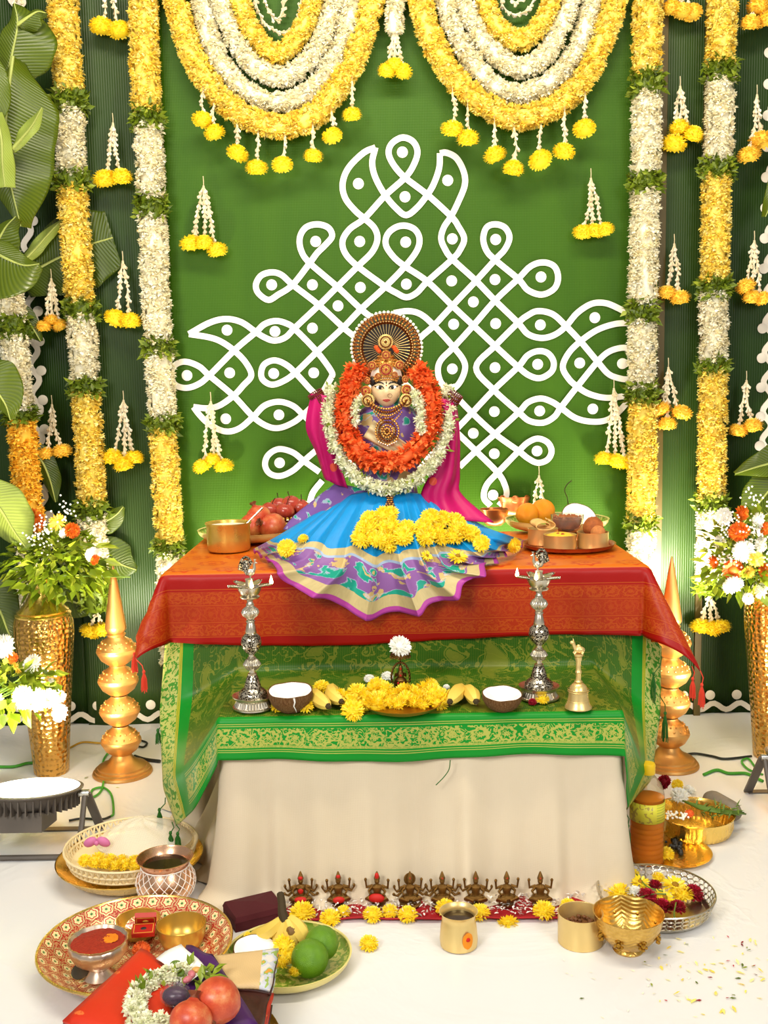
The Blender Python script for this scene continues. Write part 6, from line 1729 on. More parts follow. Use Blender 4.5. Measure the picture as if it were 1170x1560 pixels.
banana_leaf(bp, [(20, 470), (36, 480), (50, 500), (62, 520)], [12, 20, 18, 2], [12, 14, 12, 2], 3.78, DP, 0.01, 0.0, 0.0, 10)
banana_leaf(bp, [(-40, 560), (-10, 590), (8, 615), (16, 640)], [14, 28, 20, 2], [20, 48, 34, 3], 3.44, GN, 0.02, 0.0, 0.0, 12)
banana_leaf(bp, [(40, 680), (62, 700), (76, 730), (85, 765)], [14, 18, 14, 2], [14, 20, 16, 2], 3.79, DP, 0.01, 0.0, 0.0, 13)
banana_leaf(bp, [(-30, 740), (0, 775), (22, 810), (44, 840)], [20, 36, 30, 3], [20, 40, 34, 3], 3.30, PA, 0.03, 0.0, 0.0, 14)
banana_leaf(bp, [(140, 800), (158, 795), (176, 785), (188, 772)], [8, 18, 14, 2], [8, 22, 16, 2], 3.82, GN, 0.01, 0.0, 0.0, 15)
banana_leaf(bp, [(140, 850), (165, 850), (190, 862), (208, 868)], [20, 34, 30, 3], [20, 40, 30, 3], 3.82, DP, 0.01, 0.0, 0.0, 16)
banana_leaf(bp, [(80, 920), (105, 915), (130, 925), (148, 935)], [12, 30, 26, 3], [12, 34, 22, 3], 3.79, DP, 0.01, 0.0, 0.0, 17)
banana_leaf(bp, [(-30, 880), (0, 930), (14, 965), (30, 985)], [20, 36, 26, 3], [20, 34, 22, 3], 3.40, DP, 0.02, 0.0, 0.0, 18)
bq = thing('banana_plant', 'banana plant reaching in above the white and orange bouquet', 'plant', at_y(1290, 1150, 3.66))
bq.location.z = 0
b = MB(); b.tube([(0, 0, 0), (-0.01, 0, 0.5), (0.0, 0, 1.0), (-0.01, 0, 1.4)], [0.07, 0.06, 0.05, 0.03], 20); b.build('trunk', 'banana_stem', bq)
banana_leaf(bq, [(1215, 695), (1180, 704), (1150, 712), (1120, 722)], [20, 30, 16, 2], [20, 26, 16, 2], 3.66, GN, 0.02, 0.0, 0.0, 21)
banana_leaf(bq, [(1215, 690), (1190, 725), (1165, 755), (1130, 800)], [16, 34, 30, 4], [16, 36, 28, 4], 3.70, GN, 0.02, 0.0, 0.0, 22)
banana_leaf(bq, [(1240, 200), (1205, 260), (1180, 300), (1166, 330)], [16, 30, 20, 2], [16, 20, 14, 2], 3.66, GN, 0.02, 0.0, 0.0, 23)

# flood lamps ----------------------------------------------------------------
mat('lamp_lens', (255, 250, 240), rough=0.4, emit=(255, 244, 222), emit_s=6.0)
def flood_lamp(label, foot, lean, power, aim, rz=0.0):
    g = thing('flood_lamp', label, 'flood lamp', foot, rz, 'round flood lamps'); H = 0.165; R = 0.128
    T = Matrix.Translation((0, 0, H)) @ Matrix.Rotation(-lean, 4, 'X')
    b = MB(); b.lathe([(0, -0.045), (R * 0.72, -0.045), (R * 0.9, -0.020), (R * 0.97, -0.004), (R * 1.04, 0.0), (R * 1.05, 0.004), (R * 0.98, 0.006), (0, 0.0)], 60, M=T)
    for j in range(40):
        a = 2 * PI * j / 40; M = T @ Matrix.Rotation(a, 4, 'Z'); b.box((R * 0.62, -0.0016, -0.046), (R * 0.97, 0.0016, -0.006), M=M)
    b.build('housing', 'grey_housing', g)
    b = MB(); b.lathe([(R * 0.97, 0.0065), (R * 0.9, 0.0095), (0, 0.011)], 48, M=T); b.build('lens', 'lamp_lens', g)
    b = MB(); b.box((-0.09, -0.10, -0.092), (0.055, 0.03, -0.040), M=T); b.build('driver_box', 'grey_housing', g)
    def bar(P, Q, w=0.013, t=0.003):
        P, Q = Vector(P), Vector(Q); d = Q - P; q = d.to_track_quat('Z', 'X'); M = Matrix.Translation(P) @ q.to_matrix().to_4x4(); b = MB(); b.box((-t, -w, 0), (t, w, d.length), M=M); return b
    for s in (-1, 1):
        b = MB(); b.tube([(s * 0.142, 0, H - 0.012), (s * 0.139, -0.035, 0.075), (s * 0.134, -0.07, 0.018), (s * 0.12, -0.085, 0.008)], 0.008, 8); b.build('bracket_leg', 'grey_housing', g)
        bar((s * 0.146, 0.0, H - 0.012), (s * 0.150, 0.11, 0.004)).build('rear_leg', 'grey_housing', g, smooth=False)
        b = MB(); b.tube([(s * 0.125, 0, H - 0.012), (s * 0.154, 0, H - 0.012)], 0.010, 10); b.build('bolt', 'steel', g)
    b = MB(); b.tube([(-0.12, -0.085, 0.008), (0.12, -0.085, 0.008)], 0.008, 8); b.build('foot_bar', 'grey_housing', g)
    b = MB(); b.box((-0.15, 0.10, 0.0), (0.15, 0.125, 0.004)); b.build('rear_bar', 'grey_housing', g, smooth=False)
    c = Vector(foot) + Vector((0, 0.03 * math.sin(lean), H + 0.03))
    spot_light('flood_lamp_light', c, c + Vector(aim), power, (1.0, 0.88, 0.66), 125, 0.6, 0.09)
    return g
fl_l = at_z(56, 1290, 0.0); fl_r = at_z(1236, 1228, 0.0)
flood_lamp('round grey flood lamp shining up in front of the foliage vase', fl_l, math.radians(9), 85, (0.05, 0.9, 0.8))
flood_lamp('round grey flood lamp mostly outside, beside the grey stone roller', fl_r, math.radians(9), 85, (-0.15, 0.9, 0.8))


# cables -----------------------------------------------------------------------
mat('cable_green', (64, 150, 40), rough=0.5); mat('cable_black', (24, 26, 20), rough=0.5); mat('cable_ochre', (170, 132, 30), rough=0.5)
def cable(label, pts, m, r=0.0035, z=0.006):
    P = catmull([np.array(at_z(px, py, z)) for px, py in pts], 8); b = MB(); b.tube(P, r, 7); o = b.build('cable', m, None, base=True); return tag(o, label, 'cable', 'cables on the floor')
cable('green wire curling in a loop in front of the gold finial', [(170, 1140), (157, 1160), (158, 1188), (153, 1206), (141, 1214), (141, 1203), (158, 1200), (170, 1212), (173, 1238), (168, 1244)], 'cable_green')
cable('black cable running from the flood lamp along the floor', [(168, 1244), (155, 1248), (125, 1247), (105, 1250)], 'cable_black')
cable('ochre cable along the foot of the backdrop behind the gold finial', [(105, 1140), (125, 1131), (150, 1132), (180, 1133)], 'cable_ochre')
cable('black cable between the gold finial and the green cloth', [(205, 1135), (218, 1138), (224, 1132), (215, 1128)], 'cable_black')
cable('thick black lead lying behind the green cloth tassels', [(205, 1152), (222, 1157), (244, 1160)], 'cable_black', 0.006)
cable('green stem-like wire lying beside the tall foliage vase', [(-10, 1168), (20, 1168), (40, 1163), (55, 1162)], 'cable_green', 0.005)
cable('black and ochre cable from the half-hidden gold finial to the bouquet vase', [(1030, 1152), (1058, 1148), (1085, 1152), (1105, 1156), (1145, 1152)], 'cable_black', 0.004)
cable('green wire strand curling near the bouquet vase foot', [(1072, 1180), (1092, 1173), (1110, 1178), (1135, 1178), (1150, 1184), (1162, 1190)], 'cable_green', 0.005)
cable('green wire loop at the foot of the bouquet vase', [(1162, 1180), (1140, 1172), (1130, 1160), (1140, 1156), (1150, 1168)], 'cable_green')

# ------------------------------------------------------------------ things on the floor
def rim_place(px, py, z):
    """base point of a vessel whose rim centre shows at px,py when the rim is z above the floor"""
    p = at_z(px, py, z); return Vector((p.x, p.y, 0.0)), mpp(p)
# red mat with paper shreds -------------------------------------------------
mat('mat_red', (160, 10, 24), rough=0.7, vary=0.15, vscale=30)
cor = [at_z(352, 1406, 0.002), at_z(905, 1402, 0.002), at_z(900, 1366, 0.002), at_z(345, 1369, 0.002)]
b = MB(); n, m_ = 80, 8; G = []
for i in range(m_ + 1):
    row = []
    for j in range(n + 1):
        f, g_ = j / n, i / m_; pp = (cor[0] * (1 - f) + cor[1] * f) * (1 - g_) + (cor[3] * (1 - f) + cor[2] * f) * g_
        row.append((pp.x, pp.y + 0.003 * math.sin(f * 21), 0.004 + 0.0015 * math.sin(f * 40) + (0.009 if i in (0, m_) else 0)))
    G.append(row)
b.grid(np.array(G)); rm = b.build('red_mat', 'mat_red', None, angle=180, base=True); solid(rm, 0.004, -1); tag(rm, 'long narrow red cloth strip under the row of bronze figurines', 'mat')
rng = np.random.default_rng(77); N = 900
f = rng.uniform(0.02, 0.99, N); g_ = rng.uniform(0.08, 0.95, N)
pts = np.array([np.array((cor[0] * (1 - a) + cor[1] * a) * (1 - c) + (cor[3] * (1 - a) + cor[2] * a) * c) for a, c in zip(f, g_)]); pts[:, 2] = rng.uniform(0.011, 0.022, N)
A = frames(rng.normal(size=(N, 3)) * np.array([1, 1, 0.35])); sz = rng.uniform(0.006, 0.014, N)
mat('silver_paper', fn=petal_fn((150, 136, 130), (216, 208, 200), (250, 246, 240)), rough=0.35)
b = MB(); b.scatter(PETAL_V, PETAL_F, scale_mats(A, sz * 0.45, sz, sz), pts, 0, rng.uniform(0, 1, N)); o = b.build('paper_shreds', 'silver_paper', None, angle=180, base=True); tag(o, 'white and silver shreds strewn over the red strip', 'shreds', kind='stuff')
# bronze figurines --------------------------------------------------------------
metal('bronze_fig', (134, 100, 52), 0.36, bump=0.5, bscale=260)
def figurine_mesh(arms, halo, base, seed):
    """seated figure with raised arms, unit height 1"""
    b = MB()
    b.lathe([(0, 0), (0.34, 0), (0.36, 0.04), (0.30, 0.09), (0.33, 0.13), (0, 0.13)] if base else [(0, 0), (0.26, 0), (0.27, 0.06), (0, 0.07)], 20)
    b.ball((0, -0.02, 0.22), (0.30, 0.20, 0.10), 16, 10)
    for s in (-1, 1): b.tube([(s * 0.10, 0, 0.24), (s * 0.30, -0.12, 0.20), (s * 0.05, -0.20, 0.17)], [0.10, 0.085, 0.06], 8)
    b.lathe([(0.15, 0.22), (0.12, 0.32), (0.13, 0.40), (0.165, 0.48), (0.16, 0.54), (0.06, 0.60), (0.05, 0.63)], 16)
    b.ball((0, -0.01, 0.70), (0.085, 0.09, 0.10), 12, 10); b.ball((0, -0.095, 0.69), (0.018, 0.02, 0.025), 6, 5)
    b.lathe([(0.095, 0.75), (0.10, 0.78), (0.08, 0.84), (0.055, 0.90), (0.03, 0.96), (0, 1.0)], 14)
    for s in (-1, 1):
        b.tube([(s * 0.14, 0, 0.52), (s * 0.26, -0.04, 0.40), (s * 0.20, -0.16, 0.34)], [0.055, 0.045, 0.035], 7)
        if arms >= 4: b.tube([(s * 0.14, 0.02, 0.54), (s * 0.34, 0.0, 0.50), (s * 0.36, -0.04, 0.70)], [0.05, 0.042, 0.034], 7); b.ball((s * 0.36, -0.04, 0.74), (0.05, 0.045, 0.055), 8, 6)
        if arms >= 6: b.tube([(s * 0.14, 0.04, 0.50), (s * 0.42, 0.02, 0.38), (s * 0.50, 0.0, 0.50)], [0.05, 0.04, 0.03], 7); b.ball((s * 0.50, 0, 0.54), (0.045, 0.04, 0.06), 8, 6)
        if arms >= 8: b.tube([(s * 0.14, 0.04, 0.48), (s * 0.40, 0.0, 0.26), (s * 0.50, -0.02, 0.30)], [0.05, 0.04, 0.03], 7); b.ball((s * 0.52, -0.02, 0.32), (0.05, 0.04, 0.05), 8, 6)
    if halo: b.lathe([(0.17, 0), (0.19, 0.012), (0.17, 0.03), (0, 0.02)], 20, M=Matrix.Translation((0, 0.09, 0.72)) @ Matrix.Rotation(PI / 2, 4, 'X'))
    beads(b, [(0.075 * math.cos(a), -0.12 + 0.02 * math.sin(a), 0.53 + 0.03 * math.sin(a)) for a in np.linspace(PI, 2 * PI, 9)], 0.016)
    return b.mesh('figurine', 'bronze_fig')
FIG = [figurine_mesh(8, False, True, 1), figurine_mesh(6, False, False, 2), figurine_mesh(4, False, False, 3), figurine_mesh(8, True, True, 4)]
def red_patch(k0):
    out = []
    for spec in RED_SPEC[k0]:
        b = MB(); b.ball(spec[0], spec[1], 12, 8); out.append(b.mesh('vermilion_smear', 'vermilion'))
    return out
RED_SPEC = [[((0, -0.055, 0.80), (0.075, 0.06, 0.06)), ((0, -0.17, 0.20), (0.22, 0.09, 0.09)), ((0, -0.13, 0.45), (0.09, 0.05, 0.09))],
            [((0, -0.04, 0.84), (0.07, 0.06, 0.06)), ((0, -0.19, 0.20), (0.20, 0.08, 0.10))],
            [((0, -0.05, 0.86), (0.07, 0.06, 0.10)), ((0, -0.16, 0.24), (0.26, 0.12, 0.14))],
            [((0, -0.06, 0.80), (0.035, 0.04, 0.035))]]
REDP = [red_patch(i) for i in range(4)]
figs = [(459, 0, 0, 'bronze figurine with many arms and red lap, nearest the maroon box'), (516, 1, 1, 'squat bronze figurine with curled side arms and red lap, second from the maroon box'), (575, 2, 2, 'bronze figurine smeared most with red, third from the maroon box'),
        (625, 3, 3, 'bronze figurine with small red forehead dot, fourth from the maroon box'), (674, 0, 3, 'many-armed bronze figurine directly behind the brass lota'), (725, 1, 3, 'bronze figurine with wide arms, third from the brass hoop cup'), (772, 2, 3, 'two-armed bronze figurine, second from the brass hoop cup'), (823, 2, 3, 'slim bronze figurine nearest the brass hoop cup')]
for i, (px, v, r, lb) in enumerate(figs):
    p = at_z(px, 1377, 0.008); k = mpp(p); g = thing('bronze_figurine', lb, 'figurine', p, 0.12 * math.sin(i * 2.3), 'bronze figurines in a row'); g.scale = (48 * k, 48 * k, 53 * k)
    link('figure', FIG[v], g); [link('red_powder', m_, g) for m_ in REDP[r]]
FLR = bvh_of(rm, fl)
for px, py, w, lb in ((461, 1388, 40, 'flat yellow chrysanthemum before the figurine nearest the maroon box'), (503, 1396, 36, 'large yellow chrysanthemum hanging over the strip edge by the banana plate'), (524, 1387, 24, 'small yellow chrysanthemum before the second figurine'), (568, 1391, 34, 'flattened yellow chrysanthemum before the reddest figurine'),
        (594, 1387, 28, 'yellow chrysanthemum between the reddest figurine and the next'), (621, 1391, 34, 'yellow chrysanthemum before the fourth figurine'), (678, 1380, 34, 'yellow chrysanthemum just behind the brass lota'), (731, 1388, 32, 'yellow chrysanthemum beside the rim of the brass lota'),
        (773, 1387, 35, 'yellow chrysanthemum before the second figurine from the hoop cup'), (828, 1385, 35, 'yellow chrysanthemum before the figurine nearest the hoop cup'), (866, 1378, 28, 'yellow chrysanthemum behind the brass hoop cup'), (399, 1384, 26, 'yellow chrysanthemum beside the maroon box corner'),
        (562, 1435, 30, 'single yellow chrysanthemum alone on the white floor')):
    loose_flower(px, py + w * 0.3, w, mum_meshes, lb, 'chrysanthemums along the red strip', bvh=FLR, lift=0.5)

# brass lota -----------------------------------------------------------------------
p = at_z(699, 1440, 0.0); k = mpp(p)
lota = vessel('brass_lota', 'small brass lota with an orange and red paste mark', 'pot', p, [(24 * k, 0), (28 * k, 2 * k), (29 * k, 12 * k), (27.5 * k, 30 * k), (25.5 * k, 42 * k), (25 * k, 48 * k), (27 * k, 52 * k), (29.5 * k, 55 * k)], 1.3 * k, 'brass_light', 56)
mat('paste_orange', (232, 140, 20), rough=0.8); mat('paste_red', (196, 30, 12), rough=0.8)
b = MB(); G = []
for h in np.linspace(8, 34, 9):
    w = 0.30 * math.sqrt(max(0.02, 1 - ((h - 21) / 13.2) ** 2)); G.append([(29.6 * k * math.cos(-PI / 2 + 0.42 + a), 29.6 * k * math.sin(-PI / 2 + 0.42 + a), h * k) for a in np.linspace(-w, w, 9)])
b.grid(np.array(G)); b.build('paste_patch', 'paste_orange', lota, angle=180)
b = MB(); b.ball((29.4 * k * math.cos(-PI / 2 + 0.42), 29.4 * k * math.sin(-PI / 2 + 0.42), 23 * k), (3.6 * k, 2.4 * k, 3.4 * k), 10, 8); b.build('paste_dot', 'paste_red', lota)
fill_disc(lota, 24 * k, 44 * k, 'dark_liquid', 'water')
# hoop cup and embossed bowl -----------------------------------------------------------
p = at_z(884, 1434, 0.0); k = mpp(p)
cup_ = vessel('hoop_cup', 'straight brass cup of dark nuts beside the embossed bowl', 'cup', p, [(33 * k, 0), (34 * k, 1 * k), (34 * k, 46 * k), (34.5 * k, 47 * k)], 1.2 * k, 'brass_light', 56)
mat('nut_brown', (110, 66, 30), rough=0.6, vary=0.4, vscale=60)
b = MB(); rg = np.random.default_rng(4); b.lathe([(32 * k, 22 * k), (16 * k, 25 * k), (0, 26 * k)], 24); beads(b, [(28 * k * math.sqrt(a) * math.cos(t), 28 * k * math.sqrt(a) * math.sin(t), 26 * k) for a, t in zip(rg.uniform(0, 1, 60), rg.uniform(0, 6.3, 60))], rg.uniform(2, 4.4, 60) * k); o = b.build('nuts', 'nut_brown', cup_); o['kind'] = 'stuff'
def emb_fn(nt, b):
    x, y, z = nt.xyz(); a = nt.math('ARCTAN2', y, x)
    arch = nt.math('SINE', nt.math('ADD', nt.math('MULTIPLY', nt.math('ABSOLUTE', nt.math('SINE', nt.math('MULTIPLY', a, 4.0))), 7.0), nt.math('MULTIPLY', z, 700.0)))
    nn = nt.noise(120, 2)
    nt.put(b.inputs['Base Color'], nt.mix(nn, s2l((190, 146, 60)), s2l((236, 200, 116))))
    nt.put(b.inputs['Normal'], nt.bump(nt.math('ADD', arch, nt.math('MULTIPLY', nn, 2.0)), 0.22, 0.0012))
mat('brass_embossed', metal=1.0, rough=0.3, fn=emb_fn)
p = at_z(957, 1447, 0.0); k = mpp(p)
eb = vessel('embossed_bowl', 'footed brass bowl embossed with arches and small figures', 'bowl', p, [(22 * k, 0), (24 * k, 3 * k), (21 * k, 7 * k), (30 * k, 13 * k), (43 * k, 28 * k), (50 * k, 45 * k), (52 * k, 58 * k), (53.5 * k, 61 * k)], 1.6 * k, 'brass_embossed', 72)
for j in range(8):
    a = 2 * PI * j / 8 + 0.25; b = MB(); rr = 46 * k
    for (dx, dz, r) in ((0, 0, 4.5), (0, 7, 3.2), (-5, -3, 3), (5, -3, 3), (-4, 4, 2.4), (4, 4, 2.4), (0, -6, 3.4)): beads(b, [(rr * math.cos(a) - dx * k * math.sin(a), rr * math.sin(a) + dx * k * math.cos(a), (30 + dz) * k)], r * k)
    b.build('relief_figure', 'brass_dark', eb)
# silver openwork tray -----------------------------------------------------------------------
p, k = rim_place(999, 1362, 0.038)
tr = thing('openwork_tray', 'round silver openwork tray full of yellow, white and crimson blossoms', 'tray', p)
b = MB(); b.lathe([(0, 0), (70 * k, 0), (76 * k, 2 * k), (80 * k, 8 * k), (78.5 * k, 8 * k), (74 * k, 3.5 * k), (0, 2 * k)], 64); b.build('dish', 'silver', tr)
b = MB()
for row, (r, h, n) in enumerate(((81, 12, 44), (83.5, 19.5, 46), (86, 26, 48))):
    for j in range(n):
        a = 2 * PI * (j + 0.5 * (row % 2)) / n; c = Vector((r * k * math.cos(a), r * k * math.sin(a), h * k)); t = Vector((-math.sin(a), math.cos(a), 0)); u = Vector((math.cos(a) * 0.3, math.sin(a) * 0.3, 0.95))
        b.tube([c + (t * math.cos(q) * 5.6 + u * math.sin(q) * 4.2) * k for q in np.linspace(0, 2 * PI, 9)[:-1]], 0.9 * k, 4, closed=True)
b.tube([(87.5 * k * math.cos(a), 87.5 * k * math.sin(a), 30.5 * k) for a in np.linspace(0, 2 * PI, 64, endpoint=False)], 1.3 * k, 5, closed=True)
b.build('openwork_rim', 'silver', tr)
GT_ = 'blossoms in the openwork tray'
for i, (px, py, w, me, z) in enumerate([(925, 1352, 40, 0, 14), (938, 1338, 34, 0, 20), (960, 1335, 36, 0, 20), (945, 1362, 40, 0, 18), (975, 1345, 34, 1, 24), (966, 1360, 30, 2, 24), (1003, 1338, 24, 0, 20), (1028, 1350, 44, 1, 22), (1012, 1368, 34, 1, 18), (1040, 1364, 36, 0, 16), (985, 1368, 34, 3, 20), (1008, 1384, 36, 3, 16), (1032, 1383, 28, 3, 16), (1056, 1362, 34, 3, 14), (972, 1374, 30, 1, 16), (998, 1350, 24, 3, 20), (943, 1378, 22, 3, 12), (958, 1380, 24, 0, 12)]):
    q = at_z(px, py, z * k); o = link('blossom', (mum_meshes[i % 4], daisy_mesh, white_mum, crimson_mum)[me], None, q, (0.3 * math.sin(i), 0.3 * math.cos(i * 2), i), w / 2 * k)
    tag(o, ('yellow chrysanthemum heaped in the silver openwork tray', 'open pale yellow daisy heaped in the silver openwork tray', 'white blossom among the yellow ones in the silver openwork tray', 'crimson rose-like blossom heaped in the silver openwork tray')[me], 'flower', GT_)
for j, pts in enumerate(([(970, 1332), (985, 1350), (1010, 1358)], [(972, 1368), (995, 1362), (1015, 1362)], [(1030, 1375), (1027, 1390), (1028, 1398)])):
    b = MB(); b.tube(catmull([np.array(at_z(x, y, 27 * k)) for x, y in pts], 5), 0.0018, 5); o = b.build('stem', 'stem_green', None, base=True); tag(o, 'green stem lying across the blossoms in the openwork tray', 'stem', 'stems in the openwork tray')

# oil bottle ------------------------------------------------------------------------------------------
p = at_z(985, 1312, 0.0); k = mpp(p)
mat('bottle_plastic', (255, 250, 240), rough=0.05, trans=1.0, ior=1.06, alpha=0.5)
mat('sesame_oil', (214, 124, 36), rough=0.1, trans=0.3, ior=1.2); mat('cap_yellow', (240, 196, 20), rough=0.4)
bo = thing('oil_bottle', 'ribbed plastic bottle of amber oil with a yellow cap and label', 'bottle', p)
pr = [(23, 0), (25.5, 3)]
for h in range(6, 62, 8): pr += [(25.5, h), (24.2, h + 3), (25.6, h + 6)]
pr += [(25.6, 66), (25.2, 68), (25.2, 100), (25.8, 102), (25, 110), (20, 124), (13, 133), (10, 137), (10, 144)]
b = MB(); b.lathe([(0, 0)] + [(r * k, h * k) for r, h in pr], 48); b.build('bottle_wall', 'bottle_plastic', bo)
b = MB(); b.lathe([(0, 1.5 * k)] + [((r - 1.2) * k, (h + 1) * k) for r, h in pr if h < 108] + [(0, 108 * k)], 48); b.build('oil', 'sesame_oil', bo)
def lab_fn(nt, b):
    x, y, z = nt.xyz(); a = nt.math('ARCTAN2', y, x)
    ln = nt.math('GREATER_THAN', nt.math('SINE', nt.math('MULTIPLY', z, 900.0)), 0.2); side = nt.math('GREATER_THAN', a, -1.25)
    c = nt.mix(nt.math('MULTIPLY', nt.math('MULTIPLY', ln, side), 0.5), s2l((214, 206, 60)), s2l((120, 140, 40)))
    c = nt.mix(nt.math('MULTIPLY', nt.math('LESS_THAN', a, -1.5), nt.math('GREATER_THAN', nt.noise(90, 1), 0.56)), c, s2l((170, 150, 60)))
    nt.put(b.inputs['Base Color'], c)
mat('bottle_label', rough=0.4, fn=lab_fn)
b = MB(); b.lathe([(25.9 * k, 69 * k), (25.9 * k, 99 * k)], 48); solid(b.build('label_wrap', 'bottle_label', bo), 0.0005, 1)
b = MB(); b.lathe([(10.5 * k, 139 * k), (11 * k, 140 * k), (11 * k, 153 * k), (10 * k, 155 * k), (0, 155 * k)], 36, mod=lambda a, z, kk: 1 + 0.02 * math.cos(36 * a)); b.build('cap', 'cap_yellow', bo)
# brass bowl of flowers, brass plate, stone roller -------------------------------------------------------
p, k = rim_place(1058, 1228, 0.075)
wb = vessel('flower_bowl', 'wide ornate brass bowl holding white blossoms and green stems', 'bowl', p, [(48 * k, 0), (54 * k, 4 * k), (57 * k, 14 * k), (57.5 * k, 26 * k), (59 * k, 30 * k), (60 * k, 32 * k)], 1.5 * k, 'gold_bright', 180, mod=lambda a, z, kk: 1 + (0.012 * math.cos(45 * a) if 5 * k < z < 24 * k else 0))
for i, (px, py, w, me, lb) in enumerate(((1035, 1212, 30, white_mum, 'white blossom on long stems in the ornate brass bowl'), (1050, 1206, 26, white_mum, 'smaller white blossom behind its twin in the ornate brass bowl'), (1015, 1228, 24, pom_mesh['amber'], 'amber blossom by the bottle in the ornate brass bowl'), (1050, 1240, 18, pom_mesh['orange'], 'little orange blossom among stems in the ornate brass bowl'), (1012, 1192, 26, crimson_mum, 'crimson blossom on the bottle side of the ornate brass bowl'), (1032, 1196, 20, mum_meshes[0], 'yellow blossom behind the white ones in the ornate brass bowl'))):
    q = at_z(px, py, 0.085); o = link('blossom', me, None, q, (0.4, 0.2 * i, i), w / 2 * k); tag(o, lb, 'flower', 'blossoms in the ornate brass bowl')
b = MB()
for j in range(9): b.tube(catmull([np.array(at_z(1040 + 3 * j, 1220 + 1.5 * j, 0.085)), np.array(at_z(1080 + 2 * j, 1230 + j, 0.085)), np.array(at_z(1118 + 3 * j % 20, 1236 + (j % 4) * 2, 0.07 - 0.004 * j))], 5), 0.0025, 5)
rg = np.random.default_rng(8); L = np.array([np.array(at_z(rg.uniform(1060, 1128), rg.uniform(1228, 1246), 0.08)) for _ in range(40)]); A = frames(rg.normal(size=(40, 3)) + np.array([1.2, 0, 0]))
b.scatter(LEAF_V, LEAF_F, scale_mats(A, 0.006, 0.02, 0.028), L); o = b.build('stem_bunch', 'stem_green', None, angle=180, base=True); tag(o, 'bunch of thin green stems trailing out of the ornate brass bowl', 'stems')
b = MB(); beads(b, [at_z(x, y, 0.088) for x, y in zip(rg.uniform(1015, 1050, 40), rg.uniform(1236, 1248, 40))], 0.0035); o = b.build('tiny_blooms', 'baby_breath', None, base=True); tag(o, 'tiny white blooms at the near rim of the ornate brass bowl', 'flowers', kind='stuff')
p, k = rim_place(1022, 1294, 0.014)
vessel('brass_plate', 'plain round brass plate with black soot crumbs beside the oil bottle', 'plate', p, [(46 * k, 0), (52 * k, 2 * k), (58 * k, 6 * k), (61 * k, 7 * k)], 1.2 * k, 'gold_bright', 64)
rg = np.random.default_rng(12); b = MB(); beads(b, [at_z(rg.normal(1030, 8), rg.normal(1282, 4), 0.008) for _ in range(26)] + [at_z(rg.normal(1033, 4), rg.normal(1293, 3), 0.007) for _ in range(8)], rg.uniform(0.003, 0.008, 34)); o = b.build('soot_crumbs', 'black_plastic', None, base=True); tag(o, 'black crumbs on the plain brass plate', 'crumbs', kind='stuff')
loose_flower(1014, 1308, 28, mum_meshes, 'yellow chrysanthemum on the plain brass plate by the bottle', None, bvh=FLR, lift=0.6)
mat('stone_grey', (128, 118, 104), rough=0.85, vary=0.15, vscale=60)
p0 = at_z(1078, 1215, 0.030); p1 = at_z(1122, 1240, 0.030); b = MB()
dv = (p1 - p0); dvn = dv.normalized(); pts = [p0 + dv * t for t in np.linspace(0, 1, 9)]; rr = [0.012] + [0.030] * 7 + [0.014]
b.tube([p0 - dvn * 0.012] + pts[1:-1] + [p1 + dvn * 0.012], rr, 18); o = b.build('stone_roller', 'stone_grey', None, base=True); tag(o, 'grey stone grinding roller lying behind the ornate brass bowl', 'stone roller'); subsurf(o)

# covered lace basket in gold bowl --------------------------------------------------------------------------
p, k = rim_place(198, 1302, 0.055)
gb = vessel('gold_basin', 'wide shiny gold basin under the covered lace basket', 'basin', p, [(58 * k, 0), (78 * k, 5 * k), (95 * k, 16 * k), (103 * k, 25 * k), (109 * k, 29 * k), (110 * k, 31 * k)], 1.6 * k, 'gold_bright', 72)
lb_ = thing('lace_basket', 'white and gold lace basket with a net cover over yellow flowers', 'basket', p + Vector((0.004, 0.004, 24 * k)))
mat('lace_ivory', (232, 212, 166), rough=0.5)
b = MB(); b.lathe([(0, 2 * k), (84 * k, 2 * k), (90 * k, 4 * k), (90 * k, 5 * k), (0, 5 * k)], 64); b.build('base', 'lace_ivory', lb_)
b = MB()
for j in range(60):
    a = 2 * PI * j / 60
    for da in (0.09, -0.09): b.tube([(90 * k * math.cos(a), 90 * k * math.sin(a), 3 * k), (95 * k * math.cos(a + da / 2), 95 * k * math.sin(a + da / 2), 13 * k), (98 * k * math.cos(a + da), 98 * k * math.sin(a + da), 24 * k)], 1.5 * k, 5)
for r, h in ((91, 4), (95, 13), (99, 25)): b.tube([(r * k * math.cos(a), r * k * math.sin(a), h * k) for a in np.linspace(0, 2 * PI, 72, endpoint=False)], 1.8 * k, 6, closed=True)
b.build('lace_wall', 'lace_ivory', lb_)
def net_fn(nt, b):
    x, y, z = nt.xyz(); g1 = nt.math('GREATER_THAN', nt.math('SINE', nt.math('MULTIPLY', x, 2200.0)), 0.2); g2 = nt.math('GREATER_THAN', nt.math('SINE', nt.math('MULTIPLY', y, 2200.0)), 0.2)
    nt.put(b.inputs['Alpha'], nt.math('MULTIPLY_ADD', nt.math('MAXIMUM', g1, g2), 0.30, 0.35))
mat('white_net', (246, 238, 220), rough=0.7, fn=net_fn)
b = MB(); G = []
for t in np.linspace(0, 1, 14):
    row = []
    for a in np.linspace(0, 2 * PI, 48, endpoint=False):
        r = 74 * (1 - t) * k; zz = (20 + 34 * math.sin(t * PI / 2) + 1.8 * math.sin(7 * a + 9 * t) * math.sin(t * PI)) * k; row.append((r * math.cos(a) + 14 * k, r * math.sin(a) * 0.85 + 26 * k, zz))
    G.append(row)
b.grid(np.array(G), wrap=True); b.build('net_cover', 'white_net', lb_, angle=180)
b = MB(); rg = np.random.default_rng(21)
